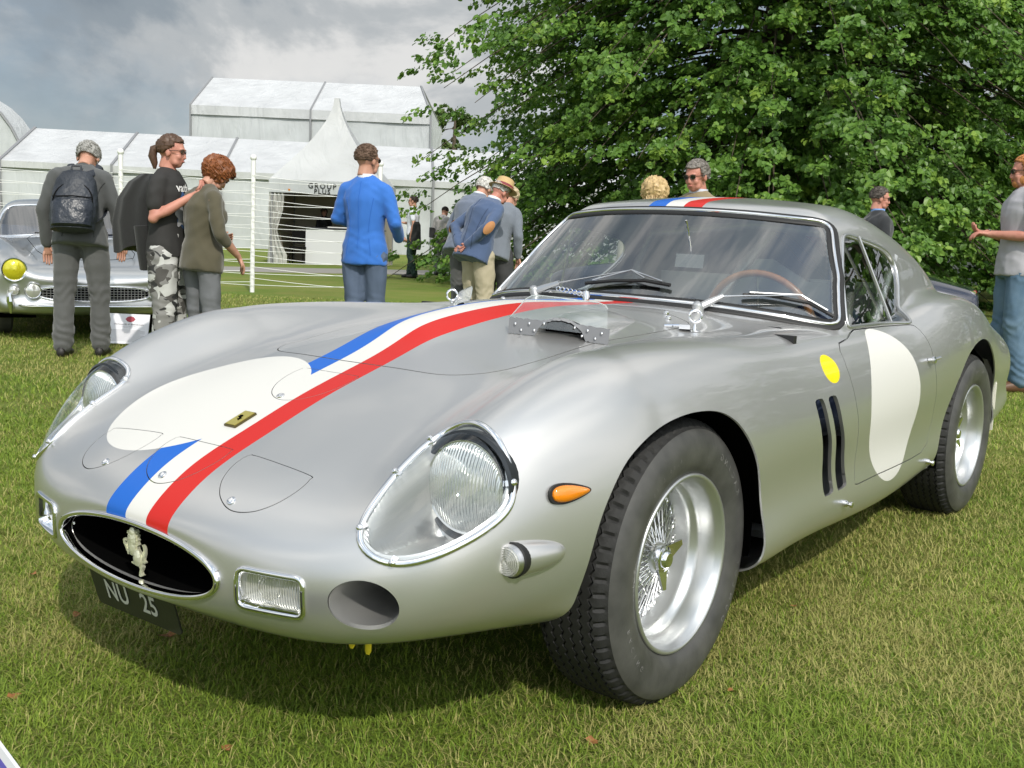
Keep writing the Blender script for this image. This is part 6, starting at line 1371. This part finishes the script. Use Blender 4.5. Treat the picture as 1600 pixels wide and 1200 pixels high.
def collar(c, m_, w=.070):
    m = MB(); J = c['J']; n0 = J['neck']; ax = c['up']; m.lathe([(.060*c['s'], .0), (.064*c['s'], .03*c['s']), (w*c['s'], .045*c['s']), (.072*c['s'], .012*c['s'])], n0-ax*.0, ax, 20); m.build('collar', m_, c['root'])
def jacket_mat(name, col, sc=260): return mat(name, col, .85, sheen=.25, bump=(sc, .0006))
GREYHAIR = mat('grey_hair', (.40, .39, .37), .6, noise=(60, 1, (.22, .215, .20))); WHITEHAIR = mat('white_hair', (.68, .66, .62), .6, noise=(60, 1, (.50, .48, .45)))
BROWNHAIR = mat('brown_hair', (.10, .055, .032), .5, noise=(70, 1, (.06, .032, .02))); DARKHAIR = mat('dark_hair', (.035, .024, .018), .5); REDHAIR = mat('auburn_hair', (.28, .095, .03), .5, noise=(60, 1, (.14, .045, .015))); BLOND = mat('blonde_hair', (.62, .45, .22), .45, noise=(70, 1, (.36, .24, .11))); GINGER = mat('ginger_hair', (.50, .22, .07), .6, noise=(60, 1, (.34, .13, .04)))
# 1 man with backpack
def backpack(c):
    r, J, s, up, lat, fr = c['root'], c['J'], c['s'], c['up'], c['lat'], c['fr']; BP = mat('backpack_cloth', (.018, .022, .030), .5, bump=(14, .02), noise=(7, 1, (.032, .038, .05)))
    cen = J['chest']*.62+J['pelvis']*.38-fr*.20*s-lat*.015; m = MB(); rings = []
    for v, w, d in ((-.235, .10, .05), (-.22, .155, .10), (-.12, .172, .125), (0, .168, .12), (.08, .160, .10), (.17, .142, .085), (.225, .105, .065), (.245, .05, .03)):
        rings.append([cen+up*v*s+lat*(w*np.sign(math.cos(a))*abs(math.cos(a))**.7)*s-fr*(d*(math.sin(a) if math.sin(a) > 0 else math.sin(a)*.5))*s for a in np.linspace(0, 2*np.pi, 24, endpoint=False)])
    m.loft(rings); V, F = np.concatenate(m.V), m.F; bo = m.build('backpack', BP, None); tag(bo, 'dark navy backpack worn by the grey haired man', 'backpack'); bo.location = r.location
    m = MB(); rings = []
    for v, w, d in ((-.215, .11, .05), (-.20, .145, .085), (-.10, .152, .10), (-.02, .148, .085), (.0, .14, .05)):
        rings.append([cen-fr*.05*s+up*v*s+lat*(w*np.sign(math.cos(a))*abs(math.cos(a))**.6)*s-fr*(d*max(math.sin(a), 0))*s for a in np.linspace(0, 2*np.pi, 24, endpoint=False)])
    m.loft(rings); m.build('front_pocket', mat('backpack_pocket', (.022, .027, .038), .35, bump=(12, .02)), bo); m = MB(); m.tube([cen+lat*.14*s-fr*.085*s+up*-.02*s+up*.15*s*math.sin(q)+lat*(-.14+.14*math.cos(q))*s-lat*.0 for q in np.linspace(0, np.pi, 14)], .005, 5); m.tube([cen-fr*.10*s-lat*.14*s+up*.01, cen-fr*.135*s+up*.01, cen-fr*.10*s+lat*.14*s+up*.01], .004, 5); m.build('zip', DARK, bo)
    for sx in (-1, 1):
        m = MB(); P = [cen+up*.21*s+lat*.06*sx*s-fr*.02*s, J['neck']-up*.03*s+lat*.10*sx*s-fr*.105*s, J['neck']+up*.045*s+lat*.105*sx*s-fr*.0*s, J['neck']-up*.07*s+lat*.135*sx*s+fr*.085*s, J['chest']+lat*.15*sx*s+fr*.12*s, J['chest']-up*.15*s+lat*.18*sx*s+fr*.02, cen-up*.16*s+lat*.15*sx*s]
        m.tube(catmull(P, 5, False), np.tile([.026*s, .006*s], (31, 1)), 8, up=fr); m.build('strap', BP, bo)
    m = MB(); m.tube([cen+up*.235*s+lat*.035*s-fr*.03*s, cen+up*.275*s+lat*.03*s-fr*.03*s, cen+up*.275*s-lat*.03*s-fr*.03*s, cen+up*.235*s-lat*.035*s-fr*.03*s], .008, 6); m.build('grab_loop', BP, bo)
    collar(c, jacket_mat('grey_jacket', (.075, .078, .078))); seams(c, BACKSEAMS, mat('grey_seam', (.035, .037, .037), .9))
GREYJ = jacket_mat('grey_jacket', (.075, .078, .078)); GREYT = jacket_mat('grey_trousers', (.095, .096, .094), 200)
person('grey haired man in grey jacket and trousers, back turned, wearing a navy backpack', 126, 7.95, 8, 1.68,
       dict(pelvis=(0, -.02, .94), chest=(0, .03, 1.26), neck=(.02, .12, 1.44), head=(.035, .20, 1.545), look=(.12, .75, -.65), elR=(.265, .0, 1.13), wrR=(.285, .10, .90), elL=(-.265, .0, 1.13), wrL=(-.255, .06, .86), hipR=(.10, 0, .90), hipL=(-.10, 0, .90), knR=(.13, .02, .50), anR=(.135, .03, .09), knL=(-.12, .0, .50), anL=(-.135, -.04, .09), toe=(.15, 1, 0)),
       fat=1.08, top=(GREYJ, 'jacket'), legs=(GREYT, 1.08), hair=(GREYHAIR, 'grey'), extra=backpack, seed=2, hem=.83)
# 2 long haired man with band shirt and camouflage trousers
def camo():
    m, nt, N, L = node_mat('camouflage'); b = N['Principled BSDF']; b.inputs['Roughness'].default_value = .8; tc = N.new('ShaderNodeTexCoord'); prev = None
    cols = [(.22, .215, .205), (.075, .07, .065), (.50, .50, .48), (.03, .03, .03)]
    for i in range(1, 4):
        mp = N.new('ShaderNodeMapping'); mp.inputs['Location'].default_value = (i*3.1, i*1.7, i); mp.inputs['Scale'].default_value = (1, 1, 1.5); L.new(tc.outputs['Object'], mp.inputs[0]); n = N.new('ShaderNodeTexNoise'); n.inputs['Scale'].default_value = 7.5; n.inputs['Detail'].default_value = 1.5; n.inputs['Distortion'].default_value = .8; L.new(mp.outputs[0], n.inputs[0])
        g = N.new('ShaderNodeMath'); g.operation = 'GREATER_THAN'; g.inputs[1].default_value = (.53, .53, .60)[i-1]; L.new(n.outputs[0], g.inputs[0]); x = N.new('ShaderNodeMix'); x.data_type = 'RGBA'; L.new(g.outputs[0], x.inputs[0])
        if prev is None: x.inputs[6].default_value = (*cols[0], 1)
        else: L.new(prev, x.inputs[6])
        x.inputs[7].default_value = (*cols[i], 1); prev = x.outputs[2]
    L.new(prev, b.inputs['Base Color']); return m
def shirtprint(c):
    r, J, s, up, lat, fr = c['root'], c['J'], c['s'], c['up'], c['lat'], c['fr']
    glasses(c, False)
    def on(u, v, k=.0):   # u lateral, v up on the front of the shirt
        th = u/.16; return J['chest']+up*v*s+(lat*math.sin(th)*.185+fr*math.cos(th)*.146)*s*(1+k)
    ob = [o for o in r.children if o.name.startswith('tshirt')][0]; bv = [v.co for v in ob.data.vertices]
    from mathutils.bvhtree import BVHTree
    bt = BVHTree.FromPolygons([v.co.copy() for v in ob.data.vertices], [tuple(p.vertices) for p in ob.data.polygons])
    def proj(p, k=.0025):
        ax = J['chest']+up*((p-J['chest'])@up); d = nrm(p-ax); h = bt.ray_cast(Vector(ax+d*.5), Vector(-d)); return np.array(h[0])+d*k if h[0] is not None else p
    for nm, col, f, nmat in (('print_blue', (.06, .16, .42), lambda a: (.085+.02*math.sin(5*a), .13+.015*math.sin(7*a)), 0), ('print_pale', (.42, .44, .44), lambda a: (.060+.014*math.sin(6*a+1), .085+.02*math.sin(5*a)), 1)):
        n = 36; rad = [0, .35, .7, 1.]; V = []; 
        for q in rad:
            for a in np.linspace(0, 2*np.pi, n, endpoint=False): ru, rv = f(a); V.append(proj(on(.02+ru*q*math.cos(a)+(.02 if nmat else 0), -.07-(.04 if nmat else 0)+rv*q*math.sin(a)), .003+.0015*nmat))
        F = [(i*n+j, i*n+(j+1) % n, (i+1)*n+(j+1) % n, (i+1)*n+j) for i in range(3) for j in range(n)]; m = MB(); m.add(V, F); m.build('shirt_print', mat(nm, col, .8, noise=(45, 1, (.02, .03, .05) if not nmat else (.10, .12, .15))), ob)
    tv, tf = text_faces('vatha', .085, True, 2); m = MB(); m.add([proj(on(.01-q[0], q[1]+.085), .004) for q in tv], tf); m.F = [f[::-1] for f in m.F]; m.build('shirt_lettering', mat('print_white', (.7, .7, .68), .7), ob, smooth=False)
person('long haired man with ponytail and glasses in black band t-shirt and camouflage trousers', 262, 7.35, 114, 1.62,
       dict(elR=(.225, -.01, 1.135), wrR=(.13, .24, 1.31), hdR=(-.15, .7, .55), elL=(-.24, -.07, 1.15), wrL=(-.16, -.06, 1.28), hdL=(.1, .1, 1), head=(0, .035, 1.625), look=(-.12, 1, -.10)),
       fat=1.02, top=(mat('black_tshirt', (.028, .027, .026), .85), 'tshirt'), sleeves=.4, hem=.84, legs=(camo(), 1.2), hair=(BROWNHAIR, 'tied'), extra=shirtprint, seed=4, skin=SKIN2, fist=('R', ''))
# the jacket slung over his shoulder and the bag strap: things he holds
jp = at(222, 7.55); t = empty('slung_jacket', 'black jacket slung over the long haired man\'s far shoulder', 'jacket', tuple(jp)); m = MB(); rings = []
for z, w, d, ox in ((1.36, .10, .05, .10), (1.30, .14, .08, .055), (1.18, .165, .09, .0), (1.02, .18, .09, -.02), (.90, .175, .085, -.02), (.83, .17, .08, -.02)):
    rings.append([CRG*(ox+w*math.cos(a)*(1+.06*math.sin(6*a)))+CFG*(d*math.sin(a)*(1+.18*math.sin(7*a+z*4)))+UP*(z+.03*math.sin(3*a)*(z < .9)) for a in np.linspace(0, 2*np.pi, 40, endpoint=False)])
m.loft(rings, cap=True); BJ = mat('black_jersey', (.020, .020, .020), .9, sheen=.2, bump=(90, .002)); m.build('jacket_body', BJ, t, sharp=70)
m = MB(); m.tube([CRG*.03+UP*1.0-CFG*.09, CRG*.045+UP*.82-CFG*.08, CRG*.05+UP*.70-CFG*.05], [.055, .052, .048], 12); m.build('sleeve', BJ, t)
# 3 woman in olive top
person('woman with short auburn curly hair in olive jumper and grey jeans, head bowed', 316, 7.25, 58, 1.51,
       dict(chest=(0, .01, 1.27), neck=(0, .06, 1.455), head=(0, .135, 1.575), look=(.0, .8, -.7), elR=(.255, -.01, 1.12), wrR=(.20, .20, .95), hdR=(-.1, .5, -.8), elL=(-.235, .02, 1.14), wrL=(-.03, .20, 1.08), hdL=(.9, .2, .1)),
       fem=True, fat=1.06, top=(mat('olive_knit', (.080, .070, .042), .9, sheen=.3, bump=(150, .001)), 'jumper'), sleeves=.7, hem=.80, legs=(mat('grey_denim', (.14, .145, .155), .8, bump=(150, .0006)), .95), hair=(REDHAIR, 'curly'), seed=6)
# 4 man in bright blue jacket
def blue_extra(c):
    glasses(c); collar(c, mat('white_shirt', (.72, .73, .76), .7)); m = MB(); J, s, up, lat, fr = c['J'], c['s'], c['up'], c['lat'], c['fr']
    ob = [o for o in c['root'].children if o.name.startswith('jacket')][0]
    seams(c, BACKSEAMS, mat('blue_seam', (.022, .115, .42), .9))
    m.lathe([(.068*s, -.012*s), (.078*s, .004*s), (.074*s, .026*s), (.066*s, .020*s)], J['neck']-up*.012*s, up, 20); m.build('jacket_collar', mat('blue_jacket_cloth', (.045, .17, .56), .85), ob)
person('man in bright blue blazer and slate chinos seen from behind near the rope fence', 571, 8.0, 26, 1.665,
       dict(elR=(.255, -.01, 1.15), wrR=(.19, .22, 1.03), hdR=(-.2, .9, .1), elL=(-.25, .0, 1.17), wrL=(-.12, .21, 1.12), hdL=(.4, .9, 0), look=(.38, 1, -.05), knR=(.09, .03, .5), anR=(.08, .03, .09), knL=(-.07, -.03, .5), anL=(-.06, -.10, .09)),
       fat=.98, top=(mat('blue_jacket_cloth', (.03, .145, .50), .85, sheen=.2, bump=(220, .0006)), 'jacket'), hem=.80, legs=(mat('slate_chinos', (.085, .115, .175), .85, bump=(200, .0006)), 1.0), hair=(mat('cropped_hair', (.10, .06, .038), .75, noise=(30, 1, (.16, .10, .07))), 'short'), extra=blue_extra, seed=8)
# 5 man by the tent
def carried(c):
    glasses(c); r = c['root']; J, s, lat, fr, up = c['J'], c['s'], c['lat'], c['fr'], c['up']
    m = MB(); w = J['wrL']-fr*.02; m.loft([[w+lat*(.06+.0)*math.cos(a)*k_+fr*(.10*math.sin(a)*k_-.10)+UP*z_ for a in np.linspace(0, 2*np.pi, 16, endpoint=False)] for k_, z_ in ((.6, .30), (1, .22), (1.1, .0), (1.25, -.25), (1.1, -.33))]); o = m.build('draped_jacket', BJ, None); o.location = r.location; tag(o, 'dark jacket hanging over the arm of the man in white shirt', 'jacket')
    m = MB(); m.tube([J['neck']+lat*.06*s+fr*.05*s, J['chest']+fr*.145*s, J['neck']-lat*.06*s+fr*.05*s], .007, 5); m.build('lanyard', DARK, r)
person('man in white short sleeved shirt and dark green trousers walking past the pagoda tent', 645, 24.4, -80, 1.86, dict(elR=(.24, .0, 1.15), wrR=(.14, .24, 1.17), hdR=(0, 1, .2), elL=(-.24, -.06, 1.15), wrL=(-.24, .0, .92), anR=(.1, .06, .09), anL=(-.1, -.08, .09)),
       top=(mat('white_cotton', (.62, .64, .70), .8), 'shirt'), sleeves=.4, tuck=True, legs=(mat('bottle_trousers', (.022, .045, .038), .8), 1.1), hair=(DARKHAIR, 'short'), extra=carried, seed=9)
# 6 man in beige shirt
def shoulderbag(c):
    m = MB(); J, s, lat, fr = c['J'], c['s'], c['lat'], c['fr']; p = J['pelvis']-lat*.22*s+UP*.1; m.box(p, (.10, .30, .24), np.stack([lat, fr, UP], 1)); o = m.build('shoulder_bag', BJ, None); o.location = c['root'].location; tag(o, 'black shoulder bag on the man in pale grey shirt', 'bag'); m = MB(); m.tube([p+UP*.12, J['neck']-lat*.11*s, J['chest']+fr*.14*s], .012, 5); m.build('strap', BJ, o)
person('man in pale grey shirt and olive trousers half hidden behind the white haired man', 690, 26.5, 30, 1.74, dict(elR=(.25, 0, 1.15), wrR=(.2, .1, .95), neck=(0, .06, 1.46), head=(0, .14, 1.58), look=(0, 1, -.5)), top=(mat('pale_shirt', (.33, .31, .30), .8), 'shirt'), sleeves=.7, tuck=False, hem=.86, legs=(mat('olive_trousers', (.10, .11, .095), .8), 1.15), hair=(DARKHAIR, 'short'), extra=shoulderbag, seed=10)
# 7 white haired man, 8 man in straw hat, 9 third man
NAVY = jacket_mat('navy_tweed', (.060, .095, .180)); SLATE = jacket_mat('slate_jacket', (.13, .155, .21))
bow = dict(pelvis=(0, -.05, .93), chest=(0, .05, 1.25), neck=(0, .17, 1.42), head=(0, .26, 1.515), look=(.0, .8, -.6), shR=(.172, .10, 1.335), shL=(-.172, .10, 1.335))
person('stooping white haired man in grey blue jacket behind the man with the straw hat', 730, 11.4, 40, 1.76, dict(bow, elR=(.25, .02, 1.1), wrR=(.22, .08, .88), elL=(-.25, .02, 1.1), wrL=(-.22, .1, .88)), fat=1.12, top=(SLATE, 'jacket'), legs=(GREYT, 1.15), hem=.80, hair=(WHITEHAIR, 'grey'), extra=lambda c: collar(c, mat('white_shirt', (.72, .73, .76), .7), .074), seed=12)
def hat(c):
    hp, RH, s = c['hp'], c['RH'], c['s']; ax = nrm(RH@np.array([.0, -.22, 1])); b0 = hp(0, -.006, .062); m = MB(); m.lathe([(.100*s, .0), (.150*s, -.012*s), (.155*s, -.010*s), (.150*s, -.006*s), (.101*s, .006*s), (.096*s, .05*s), (.086*s, .095*s), (.070*s, .105*s), (.03*s, .090*s), (0, .088*s)], b0, ax, 32); h = m.build('straw_hat', mat('straw', (.52, .36, .17), .7, bump=(220, .002)), None); h.location = c['root'].location; tag(h, 'straw trilby with a maroon band on the stooping man in navy jacket', 'hat')
    m = MB(); m.lathe([(.1025*s, .006*s), (.1000*s, .036*s)], b0, ax, 32); m.build('hat_band', mat('maroon_band', (.20, .035, .045), .7), h)
    J, lat, fr, up = c['J'], c['lat'], c['fr'], c['up']; collar(c, mat('white_shirt', (.72, .73, .76), .7), .072)
    for sd in 'RL':
        e = J['el'+sd]; d = nrm(e-lerp(J['sh'+sd], J['wr'+sd], .5)); ar = nrm(J['wr'+sd]-J['sh'+sd]); sdv = nrm(np.cross(d, ar)); m = MB(); cc = e+d*.030*s; pts = []
        m.loft([[cc+d*(.022-.018*k_*k_)*s+ar*.078*k_*math.cos(a)*s+sdv*.045*k_*math.sin(a)*s for a in np.linspace(0, 2*np.pi, 20, endpoint=False)] for k_ in (1, .7, .35, .02)], cap=False); m.build('elbow_patch', mat('tan_patch', (.42, .20, .08), .8), c['root'])
    seams(c, BACKSEAMS, mat('navy_seam', (.028, .045, .09), .9))
person('stooping man in navy jacket with tan elbow patches and beige trousers, hands clasped behind', 748, 10.3, 52, 1.67, dict(bow, elR=(.27, -.10, 1.16), wrR=(.07, -.20, .98), hdR=(-.8, -.1, -.35), elL=(-.27, -.10, 1.16), wrL=(-.06, -.205, .97), hdL=(.8, -.1, -.3)),
       fat=1.16, top=(NAVY, 'jacket'), legs=(mat('beige_trousers', (.42, .37, .26), .85, bump=(150, .0008)), 1.2), hem=.80, hair=(WHITEHAIR, 'short'), extra=hat, seed=14, skin=SKIN2)
person('third stooping man with pale hair in grey jacket, mostly hidden behind the straw hat', 777, 11.0, 30, 1.65, dict(bow, elR=(.25, .02, 1.1), wrR=(.22, .08, .88), elL=(-.25, .02, 1.1), wrL=(-.22, .1, .88)), fat=1.0, top=(jacket_mat('ash_jacket', (.15, .17, .20)), 'jacket'), legs=(mat('charcoal_trousers', (.05, .05, .052), .85), 1.1), hem=.82, hair=(mat('sandy_hair', (.55, .45, .30), .6), 'grey'), seed=15)
# 10 blonde woman, 11 man with sunglasses
person('blonde woman seen from behind over the roof of the grey car', 1017, 7.45, 8, 1.49, dict(head=(0, .05, 1.60), look=(-.1, 1, -.35), elR=(.25, .05, 1.13), wrR=(.1, .22, 1.18)), fem=True, top=(mat('cream_top', (.50, .46, .38), .8), 'top'), legs=(GREYT, 1.), hair=(BLOND, 'bob'), seed=16)
def tan(c):
    glasses(c); collar(c, mat('striped_shirt', (.60, .62, .72), .7), .074)
person('grey haired man in sunglasses, white collar and tan jacket, seen over the roof stripe', 1086, 8.0, -152, 1.66, dict(look=(.15, 1, -.22), head=(0, .05, 1.615), elR=(.24, .04, 1.13), wrR=(.12, .24, 1.10), hdR=(-.4, .9, .1), elL=(-.24, .04, 1.13), wrL=(-.1, .24, 1.1)), top=(jacket_mat('tan_jacket', (.23, .18, .10)), 'jacket'), legs=(GREYT, 1.1), hair=(mat('iron_hair', (.14, .12, .10), .6, noise=(50, 1, (.24, .22, .20))), 'grey'), extra=tan, seed=17, skin=SKIN2)
# 12 man in dark suit
person('balding man in black suit looking right in front of the tree', 1366, 11.2, 62, 1.71, dict(look=(.25, 1, -.1)), fat=1.15, top=(jacket_mat('black_suit', (.022, .024, .028)), 'jacket'), legs=(mat('black_trousers', (.02, .02, .022), .85), 1.1), hair=(mat('thin_hair', (.09, .075, .065), .7), 'short'), extra=lambda c: (collar(c, mat('sky_shirt', (.20, .36, .70), .7), .072), glasses(c)), seed=18, skin=SKIN2)
# 13 ginger man at the right edge
def watch(c):
    glasses(c); J, s = c['J'], c['s']; ax = nrm(J['wrR']-J['elR']); p = J['wrR']-ax*.02; m = MB(); m.lathe([(.031*s, -.008), (.033*s, 0), (.031*s, .008)], p, ax, 20); w = m.build('wristwatch', BRUSH, None); w.location = c['root'].location; tag(w, 'steel wristwatch on the ginger haired man at the right edge', 'watch')
    d = nrm(-CFG*.8-CRG*.2); m = MB(); m.lathe([(.018, 0), (.018, .006), (0, .007)], p+d*.03*s, d, 16); m.build('dial', DARK, w)
    b = MB(); hp = c['hp']; b.ball(hp(0, .060, -.078), np.array([.040, .034, .034])*s, 14, 8, c['RH']); b.ball(hp(0, .090, -.048), np.array([.028, .010, .007])*s, 10, 6, c['RH'])
    for sx in (-1, 1): b.ball(hp(.052*sx, .015, -.060), np.array([.018, .035, .035])*s, 10, 6, c['RH'])
    b.build('beard', GINGER, c['root'])
person('ginger bearded man in sunglasses, grey t-shirt and blue jeans at the right edge', 1591, 8.35, -112, 1.83, dict(look=(.25, 1, -.12), elR=(.235, -.01, 1.15), wrR=(.06, .23, 1.17), hdR=(-.25, 1, .1), elL=(-.235, -.01, 1.15), wrL=(-.03, .24, 1.16), hdL=(.25, 1, .1), anR=(.13, .1, .09), anL=(-.12, -.05, .09)),
       fat=1.04, top=(mat('grey_tshirt', (.36, .355, .38), .85), 'tshirt'), sleeves=.4, hem=.84, legs=(mat('blue_jeans', (.07, .13, .20), .85, bump=(150, .0008), noise=(5, 1, (.13, .20, .27))), 1.1), hair=(GINGER, 'short'), extra=watch, seed=20, skin=SKIN2, fist=('R', 'L'), shoes=(.12, .06, .03))
# 14 receptionist
person('receptionist in black blouse sitting behind the desk in the pagoda tent', 506, 32.0, 180, 1.62, dict(), fem=True, top=(mat('black_blouse', (.015, .015, .017), .8), 'blouse'), legs=(DARK, 1.), hair=(DARKHAIR, 'bob'), seed=22, detail=False)
